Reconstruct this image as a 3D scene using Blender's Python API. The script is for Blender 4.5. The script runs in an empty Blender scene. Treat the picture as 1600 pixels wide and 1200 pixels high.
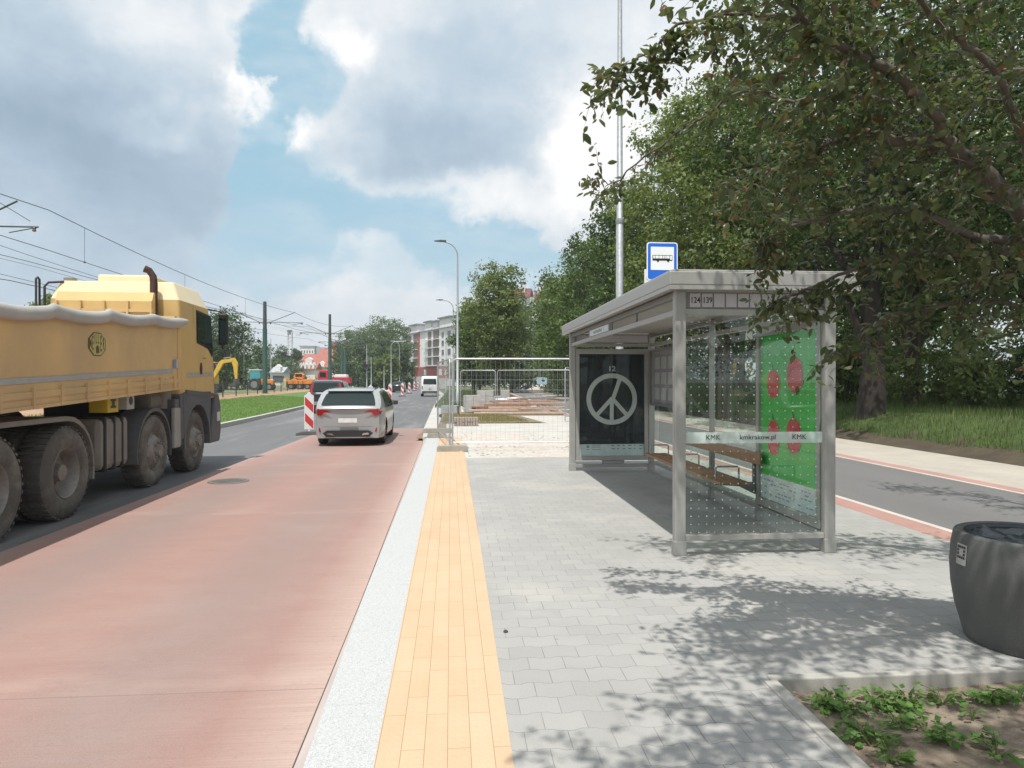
import bpy, bmesh, math, random
import numpy as np
from mathutils import Matrix, Vector
R = math.radians
SC = bpy.context.scene
COL = SC.collection
# ---------------------------------------------------------------- camera, sky, sun, exposure
FPX = 1080.0
YAW = R(4.5)
cam_d = bpy.data.cameras.new('camera')
cam = bpy.data.objects.new('camera', cam_d); COL.objects.link(cam)
cam_d.sensor_width = 36.0; cam_d.lens = 36.0 * FPX / 1600.0
cam_d.clip_start = 0.05; cam_d.clip_end = 6000
cam.location = (0, 0, 1.6)
cam.rotation_euler = (R(90 - 0.32), 0, -YAW)
SC.camera = cam

# sun: high, behind the viewer and a little to the left
SUN = Vector((-0.33, -0.98, 2.45)).normalized()
sl = bpy.data.lights.new('sun', 'SUN'); sl.energy = 4.4; sl.angle = R(0.55); sl.color = (1, .965, .90)
so = bpy.data.objects.new('sun', sl); COL.objects.link(so)
so.rotation_euler = (-SUN).to_track_quat('-Z', 'Y').to_euler(); so.location = (0, 0, 50)
SC.view_settings.view_transform = 'Standard'; SC.view_settings.look = 'None'
SC.view_settings.exposure = 0.12; SC.view_settings.gamma = 1.0
SC.view_settings.use_curve_mapping = False

W = bpy.data.worlds.new('World'); SC.world = W; W.use_nodes = True
nt = W.node_tree; nt.nodes.clear()
def N(t, **k):
    n = nt.nodes.new(t)
    for a, b in k.items(): setattr(n, a, b)
    return n
def L(a, b): nt.links.new(a, b)
def put(s, v):
    if isinstance(v, bpy.types.NodeSocket): L(v, s)
    else: s.default_value = v
def M_(op, a, b=0.0, c=None, clamp=False):
    n = N('ShaderNodeMath', operation=op); n.use_clamp = clamp
    put(n.inputs[0], a); put(n.inputs[1], b)
    if c is not None: put(n.inputs[2], c)
    return n.outputs[0]
def V_(op, a, b=None):
    n = N('ShaderNodeVectorMath', operation=op); put(n.inputs[0], a)
    if b is not None: put(n.inputs[1], b)
    return n.outputs['Value'] if op in ('LENGTH', 'DOT_PRODUCT') else n.outputs[0]
def MR(v, a, b, c=0.0, d=1.0, smooth=True):
    n = N('ShaderNodeMapRange'); n.interpolation_type = 'SMOOTHSTEP' if smooth else 'LINEAR'
    put(n.inputs[0], v); put(n.inputs[1], a); put(n.inputs[2], b); put(n.inputs[3], c); put(n.inputs[4], d)
    return n.outputs[0]
def MIXC(f, a, b):
    n = N('ShaderNodeMix', data_type='RGBA'); put(n.inputs[0], f); put(n.inputs[6], a); put(n.inputs[7], b)
    return n.outputs[2]
def noise(vec, scale, detail=5, rough=.55, dist=0.0):
    n = N('ShaderNodeTexNoise'); put(n.inputs['Vector'], vec); n.inputs['Scale'].default_value = scale
    n.inputs['Detail'].default_value = detail; n.inputs['Roughness'].default_value = rough
    n.inputs['Distortion'].default_value = dist
    return n
sky = N('ShaderNodeTexSky', sky_type='NISHITA'); sky.sun_disc = False
sky.sun_elevation = math.asin(SUN.z); sky.sun_rotation = math.atan2(SUN.x, SUN.y)
sky.air_density = 1.2; sky.dust_density = 2.0; sky.ozone_density = 1.5
tc = N('ShaderNodeTexCoord'); dirv = tc.outputs['Generated']
sep = N('ShaderNodeSeparateXYZ'); L(dirv, sep.inputs[0])
az = M_('ARCTAN2', sep.outputs[0], sep.outputs[1]); el = M_('ARCSINE', sep.outputs[2])
ae = N('ShaderNodeCombineXYZ'); L(az, ae.inputs[0]); L(el, ae.inputs[1]); aev = ae.outputs[0]
w1 = noise(dirv, 5.0, 8, .58); w2 = noise(V_('ADD', dirv, (3.1, 7.7, 1.3)), 20.0, 6, .6)
wv = V_('ADD', V_('MULTIPLY', V_('SUBTRACT', w1.outputs['Color'], (.5, .5, .5)), (.22, .18, 0)),
        V_('MULTIPLY', V_('SUBTRACT', w2.outputs['Color'], (.5, .5, .5)), (.055, .045, 0)))
pw = V_('ADD', aev, wv)
soft = V_('ADD', aev, V_('MULTIPLY', V_('SUBTRACT', w1.outputs['Color'], (.5, .5, .5)), (.26, .2, 0)))
def ae_of(px, py):
    u = (px - 800) / FPX
    return math.atan(u) + YAW, math.atan((594 - py) / (FPX * math.sqrt(1 + u * u)))
def blob(px, py, rx, ry, src, inner=.25):
    a, e = ae_of(px, py); s = FPX
    d = V_('MULTIPLY', V_('SUBTRACT', src, (a, e, 0)), (s / rx, s / ry, 0))
    return MR(V_('LENGTH', d), inner, 1.25, 1.0, 0.0)
def total(lst, src, inner=.25):
    acc = None
    for (px, py, rx, ry, w) in lst:
        b = M_('MULTIPLY', blob(px, py, rx, ry, src, inner), w)
        acc = b if acc is None else M_('ADD', acc, b)
    return acc
gaps = total([(425, 60, 46, 95, 1), (455, 130, 60, 60, .9), (405, 240, 34, 90, .9), (455, 320, 85, 75, 1), (600, 350, 150, 46, 1),
              (760, 392, 150, 40, 1), (880, 405, 90, 40, .9), (440, 395, 110, 55, .8), (640, 430, 130, 30, .55), (1010, 60, 40, 70, .2)], pw, .55)
gap = MR(gaps, .0, 1.15)
bright = total([(532, 100, 42, 42, 1.0), (372, 165, 34, 40, .9), (432, 222, 62, 40, .9), (935, 215, 80, 80, 1.15), (905, 270, 70, 60, .8),
                (240, 40, 90, 50, .45), (225, 190, 140, 30, .45), (740, 318, 220, 34, .55), (480, 70, 60, 60, .35), (860, 420, 40, 22, .7),
                (520, 420, 120, 40, .35), (380, 20, 40, 60, .3), (620, 30, 120, 40, .25), (1050, 120, 160, 120, .45)], pw, .1)
dark = total([(110, 225, 330, 95, 1.25), (70, 90, 230, 110, .85), (200, 330, 200, 70, .5), (690, 250, 170, 80, 1.1), (780, 110, 260, 130, .6), (90, 400, 280, 80, .75),
              (330, 330, 90, 80, .35), (560, 190, 90, 60, .3), (150, 500, 300, 60, .35)], soft, .1)
fl = noise(V_('MULTIPLY', dirv, (1, 1, 1.8)), 7.0, 8, .6, .4)
flv = MR(fl.outputs['Fac'], .34, .68, -1.0, 1.0, False)
fl2 = noise(V_('ADD', dirv, (9, 2, 4)), 26.0, 6, .6)
lum = M_('ADD', M_('ADD', .735, M_('MULTIPLY', bright, .33)), M_('MULTIPLY', dark, -.26))
lum = M_('ADD', lum, M_('MULTIPLY', flv, .05))
lum = M_('ADD', lum, MR(fl2.outputs['Fac'], .3, .7, -.03, .03, False))
# pale towards the horizon
hz = MR(el, 0.0, .30, 1.0, 0.0)
lum = M_('ADD', lum, M_('MULTIPLY', hz, .04))
tint = MR(lum, .33, .86, 0.0, 1.0, False)
cc = MIXC(tint, (.30, .43, .58, 1), (1.0, .99, .985, 1))
cr = N('ShaderNodeValToRGB'); L(lum, cr.inputs[0])
els = cr.color_ramp.elements
els[0].position = .30; els[0].color = (.33, .44, .545, 1)
els[1].position = .95; els[1].color = (1.0, 1.0, 1.0, 1)
for p, c in ((.45, (.415, .53, .645, 1)), (.60, (.55, .655, .75, 1)), (.75, (.76, .815, .86, 1))):
    e_ = els.new(p); e_.color = c
cloud = cr.outputs[0]
blue = N('ShaderNodeVectorMath', operation='SCALE'); L(sky.outputs[0], blue.inputs[0]); blue.inputs['Scale'].default_value = .10
bl = MIXC(.80, blue.outputs[0], (.375, .64, .79, 1))
bl = MIXC(M_('MULTIPLY', hz, .6), bl, (.60, .73, .82, 1))
thin = MR(noise(V_('MULTIPLY', dirv, (1, 1, 3)), 9.0, 6, .6).outputs['Fac'], .35, .75, 0.0, .35)
bl = MIXC(thin, bl, cloud)
fin = MIXC(M_('MULTIPLY', gap, .95), cloud, bl)
bg = N('ShaderNodeBackground'); L(fin, bg.inputs[0]); bg.inputs[1].default_value = .95
wo = N('ShaderNodeOutputWorld'); L(bg.outputs[0], wo.inputs[0])

# ---------------------------------------------------------------- helpers
def P(px, py, z=0.0):
    """the ground point seen at a photograph pixel (1600 x 1200)"""
    d = cam.matrix_basis.to_3x3() @ Vector((px - 800, 600 - py, -FPX))
    t = (z - 1.6) / d.z
    return Vector((d.x * t, d.y * t, z))
ROOTS = {}
class MB:
    def __init__(s): s.v = []; s.f = []; s.m = []; s.uv = None
    def add(s, vs, fs, m=0):
        b = len(s.v); s.v += [tuple(v) for v in vs]
        for f in fs: s.f.append(tuple(i + b for i in f)); s.m.append(m)
    def box(s, x0, x1, y0, y1, z0, z1, m=0):
        if x1 < x0: x0, x1 = x1, x0
        if y1 < y0: y0, y1 = y1, y0
        if z1 < z0: z0, z1 = z1, z0
        s.add([(x0, y0, z0), (x1, y0, z0), (x1, y1, z0), (x0, y1, z0), (x0, y0, z1), (x1, y0, z1), (x1, y1, z1), (x0, y1, z1)],
              [(0, 3, 2, 1), (4, 5, 6, 7), (0, 1, 5, 4), (1, 2, 6, 5), (2, 3, 7, 6), (3, 0, 4, 7)], m)
    def bar(s, p0, p1, w, h, m=0):
        p0 = Vector(p0); p1 = Vector(p1); d = (p1 - p0).normalized()
        up = Vector((0, 0, 1)) if abs(d.z) < .95 else Vector((0, 1, 0))
        a = d.cross(up).normalized() * w / 2; b = a.cross(d).normalized() * h / 2
        vs = [p + i * a + j * b for p in (p0, p1) for i, j in ((-1, -1), (1, -1), (1, 1), (-1, 1))]
        s.add(vs, [(0, 1, 2, 3), (7, 6, 5, 4), (0, 4, 5, 1), (1, 5, 6, 2), (2, 6, 7, 3), (3, 7, 4, 0)], m)
    def tube(s, pts, rs, n=8, m=0, caps=True):
        pts = [Vector(p) for p in pts]
        if not isinstance(rs, (list, tuple)): rs = [rs] * len(pts)
        b = len(s.v); prev = None
        for i, p in enumerate(pts):
            d = (pts[min(i + 1, len(pts) - 1)] - pts[max(i - 1, 0)]).normalized()
            if prev is None:
                up = Vector((0, 0, 1)) if abs(d.z) < .9 else Vector((1, 0, 0))
                a = d.cross(up).normalized()
            else:
                a = (prev - d * prev.dot(d)).normalized()
            prev = a; c = d.cross(a)
            for k in range(n):
                t = 2 * math.pi * k / n
                s.v.append(tuple(p + (a * math.cos(t) + c * math.sin(t)) * rs[i]))
        for i in range(len(pts) - 1):
            for k in range(n):
                k2 = (k + 1) % n
                s.f.append((b + i * n + k, b + i * n + k2, b + (i + 1) * n + k2, b + (i + 1) * n + k)); s.m.append(m)
        if caps:
            s.f.append(tuple(b + k for k in range(n - 1, -1, -1))); s.m.append(m)
            e = b + (len(pts) - 1) * n
            s.f.append(tuple(e + k for k in range(n))); s.m.append(m)
    def lathe(s, prof, n=32, origin=(0, 0, 0), axis='z', m=0, closed=False):
        b = len(s.v); ox, oy, oz = origin
        for (a, r) in prof:
            for k in range(n):
                t = 2 * math.pi * k / n; c, q = math.cos(t) * r, math.sin(t) * r
                s.v.append((ox + a, oy + c, oz + q) if axis == 'x' else (ox + c, oy + q, oz + a) if axis == 'z' else (ox + q, oy + a, oz + c))
        for i in range(len(prof) - 1):
            for k in range(n):
                k2 = (k + 1) % n
                s.f.append((b + i * n + k, b + i * n + k2, b + (i + 1) * n + k2, b + (i + 1) * n + k)); s.m.append(m)
        if not closed:
            for i, rev in ((0, True), (len(prof) - 1, False)):
                if prof[i][1] > 1e-4:
                    r = [b + i * n + k for k in range(n)]
                    s.f.append(tuple(reversed(r)) if rev else tuple(r)); s.m.append(m)
    def prism(s, poly, z0, z1, m=0):
        n = len(poly); vs = [(x, y, z0) for x, y in poly] + [(x, y, z1) for x, y in poly]
        s.add(vs, [tuple(range(n - 1, -1, -1)), tuple(range(n, 2 * n))] + [(i, (i + 1) % n, n + (i + 1) % n, n + i) for i in range(n)], m)
    def prism_ax(s, poly, a0, a1, axis='x', m=0):
        n = len(poly)
        f = (lambda u, v, a: (a, u, v)) if axis == 'x' else (lambda u, v, a: (u, a, v))
        vs = [f(u, v, a0) for u, v in poly] + [f(u, v, a1) for u, v in poly]
        s.add(vs, [tuple(range(n - 1, -1, -1)), tuple(range(n, 2 * n))] + [(i, (i + 1) % n, n + (i + 1) % n, n + i) for i in range(n)], m)
    def quad(s, a, b, c, d, m=0): s.add([a, b, c, d], [(0, 1, 2, 3)], m)
    def build(s, name, mat, parent=None, world=False, smooth=None, bevel=0, fix=True):
        me = bpy.data.meshes.new(name); me.from_pydata(s.v, [], s.f)
        mats = mat if isinstance(mat, (list, tuple)) else [mat]
        for q in mats: me.materials.append(q)
        if len(mats) > 1:
            me.polygons.foreach_set('material_index', s.m)
        if fix:
            bm = bmesh.new(); bm.from_mesh(me)
            bmesh.ops.recalc_face_normals(bm, faces=bm.faces)
            bm.to_mesh(me); bm.free()
        if smooth is not None:
            me.polygons.foreach_set('use_smooth', [True] * len(me.polygons))
            me.set_sharp_from_angle(angle=R(smooth))
        me.update()
        o = bpy.data.objects.new(name, me); COL.objects.link(o)
        if parent is not None:
            o.parent = parent
            if world: o.matrix_parent_inverse = Matrix.Translation(-top_loc(parent))
        if bevel:
            bv = o.modifiers.new('bevel', 'BEVEL'); bv.width = bevel; bv.segments = 2; bv.limit_method = 'ANGLE'; bv.angle_limit = R(40)
            bv.harden_normals = False
        return o
def top_loc(o):
    # accumulated world translation of an unrotated chain
    v = Vector((0, 0, 0))
    while o is not None:
        v = v + o.location + (o.matrix_parent_inverse.translation if o.parent else Vector((0, 0, 0)))
        o = o.parent
    return v
def tag(o, label=None, cat=None, group=None, kind=None):
    if label: o['label'] = label
    if cat: o['category'] = cat
    if group: o['group'] = group
    if kind: o['kind'] = kind
    return o
def empty(name, label, cat, loc=(0, 0, 0), rz=0.0, group=None):
    o = bpy.data.objects.new(name, None); COL.objects.link(o); o.location = loc; o.rotation_euler = (0, 0, rz)
    o.empty_display_size = .2
    return tag(o, label, cat, group)
def dup(root, loc, rz=0.0, label=None, scale=None):
    kids = {}
    for o in SC.objects:
        if o.parent: kids.setdefault(o.parent.name, []).append(o)
    def rec(o, par):
        c = o.copy(); COL.objects.link(c)
        if par is not None:
            inv = o.matrix_parent_inverse.copy(); c.parent = par; c.matrix_parent_inverse = inv
        for k in kids.get(o.name, []): rec(k, c)
        return c
    r = rec(root, None); r.location = loc; r.rotation_euler = (root.rotation_euler[0], root.rotation_euler[1], rz)
    if label: r['label'] = label
    if scale: r.scale = scale if isinstance(scale, (tuple, list)) else (scale,) * 3
    return r
def text(name, s, size, mtx, mat, parent=None, align='CENTER', extrude=.0008, world=True, bold=0.0, sx=1.0, sy=1.0):
    c = bpy.data.curves.new(name, 'FONT'); c.body = s; c.size = size; c.align_x = align; c.align_y = 'CENTER'
    c.extrude = extrude; c.offset = bold; c.resolution_u = 3
    t = bpy.data.objects.new(name, c); COL.objects.link(t)
    bpy.context.view_layer.update()
    me = bpy.data.meshes.new_from_object(t.evaluated_get(bpy.context.evaluated_depsgraph_get()))
    bpy.data.objects.remove(t); bpy.data.curves.remove(c)
    me.transform(Matrix.Diagonal((sx, sy, 1, 1))); me.transform(mtx)
    me.materials.clear(); me.materials.append(mat)
    o = bpy.data.objects.new(name, me); COL.objects.link(o)
    if parent is not None:
        o.parent = parent
        if world: o.matrix_parent_inverse = Matrix.Translation(-top_loc(parent))
    return o
# writing facing the viewer (-Y) / facing -X
def FY(x, y, z): return Matrix.Translation((x, y, z)) @ Matrix.Rotation(R(90), 4, 'X')
def FX(x, y, z): return Matrix.Translation((x, y, z)) @ Matrix.Rotation(R(-90), 4, 'Z') @ Matrix.Rotation(R(90), 4, 'X')
def FXR(x, y, z): return Matrix.Translation((x, y, z)) @ Matrix.Rotation(R(90), 4, 'Z') @ Matrix.Rotation(R(90), 4, 'X')

# ---------------------------------------------------------------- materials
MATS = {}
class NT:
    """tiny node-graph writer for one material"""
    def __init__(s, name):
        s.mat = bpy.data.materials.new(name); s.mat.use_nodes = True; s.t = s.mat.node_tree; s.t.nodes.clear()
        s.out = s.n('ShaderNodeOutputMaterial'); s._geo = None; s._tc = None
    def n(s, t, **k):
        q = s.t.nodes.new(t)
        for a, b in k.items(): setattr(q, a, b)
        return q
    def put(s, i, v):
        if isinstance(v, bpy.types.NodeSocket): s.t.links.new(v, i)
        else: i.default_value = v
    def pos(s):
        if s._geo is None: s._geo = s.n('ShaderNodeNewGeometry')
        return s._geo.outputs['Position']
    def obj(s):
        if s._tc is None: s._tc = s.n('ShaderNodeTexCoord')
        return s._tc.outputs['Object']
    def m(s, op, a, b=0.0, c=None, clamp=False):
        q = s.n('ShaderNodeMath', operation=op); q.use_clamp = clamp; s.put(q.inputs[0], a); s.put(q.inputs[1], b)
        if c is not None: s.put(q.inputs[2], c)
        return q.outputs[0]
    def vm(s, op, a, b):
        q = s.n('ShaderNodeVectorMath', operation=op); s.put(q.inputs[0], a); s.put(q.inputs[1], b); return q.outputs[0]
    def mr(s, v, a, b, c=0.0, d=1.0):
        q = s.n('ShaderNodeMapRange'); s.put(q.inputs[0], v)
        for i, x in enumerate((a, b, c, d)): s.put(q.inputs[i + 1], x)
        return q.outputs[0]
    def mix(s, f, a, b, blend='MIX'):
        q = s.n('ShaderNodeMix', data_type='RGBA'); q.blend_type = blend; s.put(q.inputs[0], f); s.put(q.inputs[6], a); s.put(q.inputs[7], b); return q.outputs[2]
    def noise(s, v, sc, det=4, ro=.55, sock='Fac', dist=0.0):
        q = s.n('ShaderNodeTexNoise'); s.put(q.inputs['Vector'], v); q.inputs['Scale'].default_value = sc
        q.inputs['Detail'].default_value = det; q.inputs['Roughness'].default_value = ro; q.inputs['Distortion'].default_value = dist
        return q.outputs[sock]
    def sep(s, v):
        q = s.n('ShaderNodeSeparateXYZ'); s.put(q.inputs[0], v); return q.outputs
    def comb(s, x, y, z=0.0):
        q = s.n('ShaderNodeCombineXYZ'); s.put(q.inputs[0], x); s.put(q.inputs[1], y); s.put(q.inputs[2], z); return q.outputs[0]
    def bump(s, h, strength=.3, dist=.01):
        q = s.n('ShaderNodeBump'); s.put(q.inputs['Height'], h); q.inputs['Strength'].default_value = strength; q.inputs['Distance'].default_value = dist
        return q.outputs[0]
    def bsdf(s, col, rough=.6, metal=0.0, bump=None, spec=.5, coat=0.0):
        q = s.n('ShaderNodeBsdfPrincipled'); s.put(q.inputs['Base Color'], col); s.put(q.inputs['Roughness'], rough)
        s.put(q.inputs['Metallic'], metal); s.put(q.inputs['Specular IOR Level'], spec)
        q.inputs['Coat Weight'].default_value = coat; q.inputs['Coat Roughness'].default_value = .05
        if bump is not None: s.put(q.inputs['Normal'], bump)
        s.t.links.new(q.outputs[0], s.out.inputs[0]); return q
def c4(c): return (c[0], c[1], c[2], 1)
def mat(name, col, rough=.6, metal=0.0, var=.12, sc=6.0, bmp=0.0, bsc=40.0, dirt=None, spec=.5, coat=0.0, dirt_amt=.5, obj=True):
    if name in MATS: return MATS[name]
    g = NT(name); v = g.obj() if obj else g.pos()
    f = g.noise(v, sc, 5, .6)
    col1 = g.mix(g.mr(f, .3, .7), c4([x * (1 - var) for x in col]), c4([min(1, x * (1 + var)) for x in col]))
    if dirt:
        d = g.mr(g.noise(v, sc * .35, 7, .7), .45, .75, 0, dirt_amt)
        col1 = g.mix(d, col1, c4(dirt))
    b = g.bump(g.noise(v, bsc, 4, .6), bmp, .01) if bmp else None
    g.bsdf(col1, g.mr(f, .3, .7, rough * .88, min(1, rough * 1.1)), metal, b, spec, coat)
    MATS[name] = g.mat; return g.mat
# ---------------------------------------------------------------- ground materials
def m_paving():
    g = NT('grey_paving'); x, y, z = g.sep(g.pos())
    # interlocking blocks: rows across the platform with a stepped joint
    tri = g.m('PINGPONG', g.m('ADD', x, 10.0), .10)                       # 0..0.1
    st = g.m('MULTIPLY', g.m('MINIMUM', g.m('MAXIMUM', g.m('SUBTRACT', tri, .035), 0.0), .03), 1.0)
    rowi = g.m('FLOOR', g.m('DIVIDE', y, .165)); alt = g.m('MULTIPLY', g.m('MODULO', g.m('ABSOLUTE', rowi), 2.0), 1.0)
    yy = g.m('ADD', y, g.m('MULTIPLY', st, .55))
    b = g.n('ShaderNodeTexBrick'); g.put(b.inputs['Vector'], g.comb(x, yy)); b.offset = .5
    b.inputs['Scale'].default_value = 1; b.inputs['Brick Width'].default_value = .2; b.inputs['Row Height'].default_value = .165
    b.inputs['Mortar Size'].default_value = .0022; b.inputs['Mortar Smooth'].default_value = .3; b.inputs['Bias'].default_value = 0
    b.inputs['Color1'].default_value = (.0, .0, .0, 1); b.inputs['Color2'].default_value = (1, 1, 1, 1); b.inputs['Mortar'].default_value = (.5, .5, .5, 1)
    v = g.pos()
    cell = g.mr(g.m('ADD', b.outputs['Color'], 0.0), 0, 1, -.016, .014)
    n1 = g.mr(g.noise(v, 1.1, 5, .6), .3, .7, -.026, .022); n2 = g.mr(g.noise(v, 160, 2, .5), .3, .7, -.03, .03)
    L_ = g.m('ADD', g.m('ADD', g.m('ADD', .338, cell), n1), n2)
    col = g.comb(L_, g.m('MULTIPLY', L_, .985), g.m('MULTIPLY', L_, .945))
    sand = g.mr(g.noise(v, .55, 6, .65), .52, .72, 0, .55)
    col = g.mix(sand, col, (.46, .435, .385, 1))
    jv = g.mr(g.noise(v, 2.3, 3, .6), .35, .65, .25, .85)
    col = g.mix(g.m('MULTIPLY', b.outputs['Fac'], jv), col, (.13, .12, .105, 1))
    spots = g.n('ShaderNodeTexVoronoi'); g.put(spots.inputs['Vector'], v); spots.inputs['Scale'].default_value = 2.2
    sp = g.mr(spots.outputs['Distance'], .018, .03, .6, 0)
    col = g.mix(sp, col, (.2, .19, .17, 1))
    h = g.m('SUBTRACT', g.m('MULTIPLY', g.noise(v, 120, 3, .6), .15), b.outputs['Fac'])
    g.bsdf(col, .82, 0, g.bump(h, .5, .004)); return g.mat
def m_tactile():
    g = NT('yellow_tactile_paving'); x, y, z = g.sep(g.pos()); v = g.pos()
    xs = g.m('ADD', x, g.m('MULTIPLY', g.m('SUBTRACT', y, 7.0), .0095))
    b = g.n('ShaderNodeTexBrick'); g.put(b.inputs['Vector'], g.comb(y, g.m('ADD', xs, 10.0 - .218))); b.offset = .37; b.offset_frequency = 2
    b.inputs['Scale'].default_value = 1; b.inputs['Brick Width'].default_value = .5; b.inputs['Row Height'].default_value = .1
    b.inputs['Mortar Size'].default_value = .0018; b.inputs['Mortar Smooth'].default_value = .2; b.inputs['Bias'].default_value = 0
    b.inputs['Color1'].default_value = (0, 0, 0, 1); b.inputs['Color2'].default_value = (1, 1, 1, 1)
    col = g.mix(g.m('ADD', b.outputs['Color'], 0.0), (.505, .355, .222, 1), (.545, .395, .260, 1))
    n1 = g.mr(g.noise(v, 2.4, 6, .65), .3, .7, 0, .55)
    col = g.mix(n1, col, (.57, .44, .31, 1))
    col = g.mix(g.mr(g.noise(v, 130, 2, .5), .35, .7, 0, .16), col, (.48, .32, .17, 1))
    fx = g.m('SUBTRACT', g.m('FRACT', g.m('MULTIPLY', g.m('ADD', xs, 10.0 - .218), 20.0)), .5)
    fy = g.m('SUBTRACT', g.m('FRACT', g.m('MULTIPLY', y, 20.0)), .5)
    d = g.m('SQRT', g.m('ADD', g.m('MULTIPLY', fx, fx), g.m('MULTIPLY', fy, fy)))
    dome = g.mr(d, .18, .30, 1, 0); ring = g.m('MULTIPLY', g.mr(d, .2, .27, 0, 1), g.mr(d, .27, .36, 1, 0))
    col = g.mix(g.m('MULTIPLY', ring, .09), col, (.42, .28, .14, 1))
    col = g.mix(g.m('MULTIPLY', b.outputs['Fac'], .8), col, (.26, .17, .09, 1))
    h = g.m('SUBTRACT', g.m('MULTIPLY', dome, .8), b.outputs['Fac'])
    g.bsdf(col, .8, 0, g.bump(h, .3, .003)); return g.mat
def m_granite():
    g = NT('white_washed_kerb_stone'); v = g.pos(); x, y, z = g.sep(v)
    n = g.noise(v, 190, 3, .7); n2 = g.noise(v, 60, 3, .6)
    col = g.mix(g.mr(n, .30, .56), (.20, .21, .215, 1), (.50, .51, .51, 1))
    col = g.mix(g.mr(n2, .35, .7, 0, .35), col, (.58, .58, .57, 1))
    col = g.mix(g.mr(g.noise(v, 1.5, 4, .6), .4, .75, 0, .18), col, (.41, .425, .43, 1))
    j = g.m('LESS_THAN', g.m('FRACT', g.m('ADD', y, .55)), .006)
    col = g.mix(g.m('MULTIPLY', j, .35), col, (.35, .34, .32, 1))
    g.bsdf(col, .75, 0, g.bump(n, .35, .004)); return g.mat
def m_red():
    g = NT('red_brushed_concrete'); v = g.pos(); x, y, z = g.sep(v)
    st = g.noise(g.comb(g.m('MULTIPLY', x, 1.1), g.m('MULTIPLY', y, 26.0)), 2.2, 6, .7)
    st2 = g.noise(g.comb(g.m('MULTIPLY', x, 1.5), g.m('MULTIPLY', y, 3.0)), 1.3, 5, .6)
    blot = g.noise(v, .7, 6, .62)
    col = g.mix(g.mr(st, .32, .68), (.245, .132, .110, 1), (.295, .168, .142, 1))
    col = g.mix(g.mr(st2, .35, .7, 0, .3), col, (.355, .24, .205, 1))
    # tyre-darkened wheel tracks and dusty edges
    def band(c, w, a):
        xx = g.m('ADD', x, g.m('MULTIPLY', g.m('SUBTRACT', blot, .5), .35))
        dd = g.m('ABSOLUTE', g.m('SUBTRACT', xx, c)); return g.mr(dd, w * .25, w, a, 0)
    tr = g.m('ADD', band(-1.75, .62, .72), band(-3.45, .66, .82), clamp=True)
    col = g.mix(g.m('MULTIPLY', tr, g.mr(blot, .3, .6, .6, 1)), col, (.200, .155, .140, 1))
    col = g.mix(g.mr(blot, .50, .80, 0, .4), col, (.38, .285, .245, 1))
    edge = g.mr(x, -1.15, -.72, 0, .55); col = g.mix(edge, col, (.54, .44, .38, 1))
    edge2 = g.mr(x, -4.45, -4.15, .5, 0); col = g.mix(edge2, col, (.36, .27, .24, 1))
    ln = g.noise(g.comb(g.m('MULTIPLY', x, .5), g.m('MULTIPLY', y, 60.0)), 1.6, 3, .6); col = g.mix(g.mr(ln, .42, .66, 0, .32), col, (.24, .125, .105, 1)); gr = g.noise(v, 210, 2, .6); col = g.mix(g.mr(gr, .3, .7, .0, .28), col, (.52, .40, .36, 1)); gr2 = g.noise(v, 34, 4, .7); col = g.mix(g.mr(gr2, .55, .75, 0, .3), col, (.20, .125, .11, 1))
    jy = g.m('FRACT', g.m('DIVIDE', g.m('ADD', y, 1.18), 5.0))
    j = g.m('LESS_THAN', jy, .0022)
    col = g.mix(g.m('MULTIPLY', j, .6), col, (.2, .13, .11, 1))
    jd = g.mr(g.m('ABSOLUTE', g.m('SUBTRACT', jy, .03)), 0, .05, .12, 0); col = g.mix(g.m('MULTIPLY', jd, g.mr(st2, .4, .6)), col, (.58, .46, .40, 1))
    # small gouges left by the broom
    vo = g.n('ShaderNodeTexVoronoi'); g.put(vo.inputs['Vector'], g.comb(g.m('MULTIPLY', x, 1.0), g.m('MULTIPLY', y, 2.6))); vo.inputs['Scale'].default_value = 1.7
    sp = g.m('MULTIPLY', g.mr(vo.outputs['Distance'], .02, .05, .7, 0), g.mr(g.noise(v, 3, 2), .5, .6))
    col = g.mix(sp, col, (.22, .10, .07, 1))
    g.bsdf(col, .78, 0, g.bump(st, .35, .006)); return g.mat
def m_asphalt(name, a, b, dust=(.30, .28, .26), amt=.5):
    g = NT(name); v = g.pos(); x, y, z = g.sep(v)
    n = g.noise(v, 150, 3, .6); bl = g.noise(g.comb(x, g.m('MULTIPLY', y, .25)), .8, 6, .6)
    col = g.mix(g.mr(bl, .3, .7), c4(a), c4(b)); col = g.mix(g.mr(n, .35, .7, 0, .35), col, c4([q * 1.9 for q in b]))
    dn = g.mr(g.noise(g.comb(g.m('MULTIPLY', x, .8), g.m('MULTIPLY', y, .12)), 1.2, 7, .68), .5, .72, 0, amt)
    col = g.mix(dn, col, c4(dust))
    g.bsdf(col, .8, 0, g.bump(n, .4, .004)); return g.mat
def m_ground(name, cols, sc=1.0, bmp=.5, dist=.03, fine=30):
    g = NT(name); v = g.pos()
    n = g.noise(v, sc, 7, .65); n2 = g.noise(v, fine, 5, .7)
    col = g.mix(g.mr(n, .35, .65), c4(cols[0]), c4(cols[1])); col = g.mix(g.mr(n2, .42, .68, 0, .7), col, c4(cols[2]))
    g.bsdf(col, .95, 0, g.bump(n2, bmp, dist)); return g.mat
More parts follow.
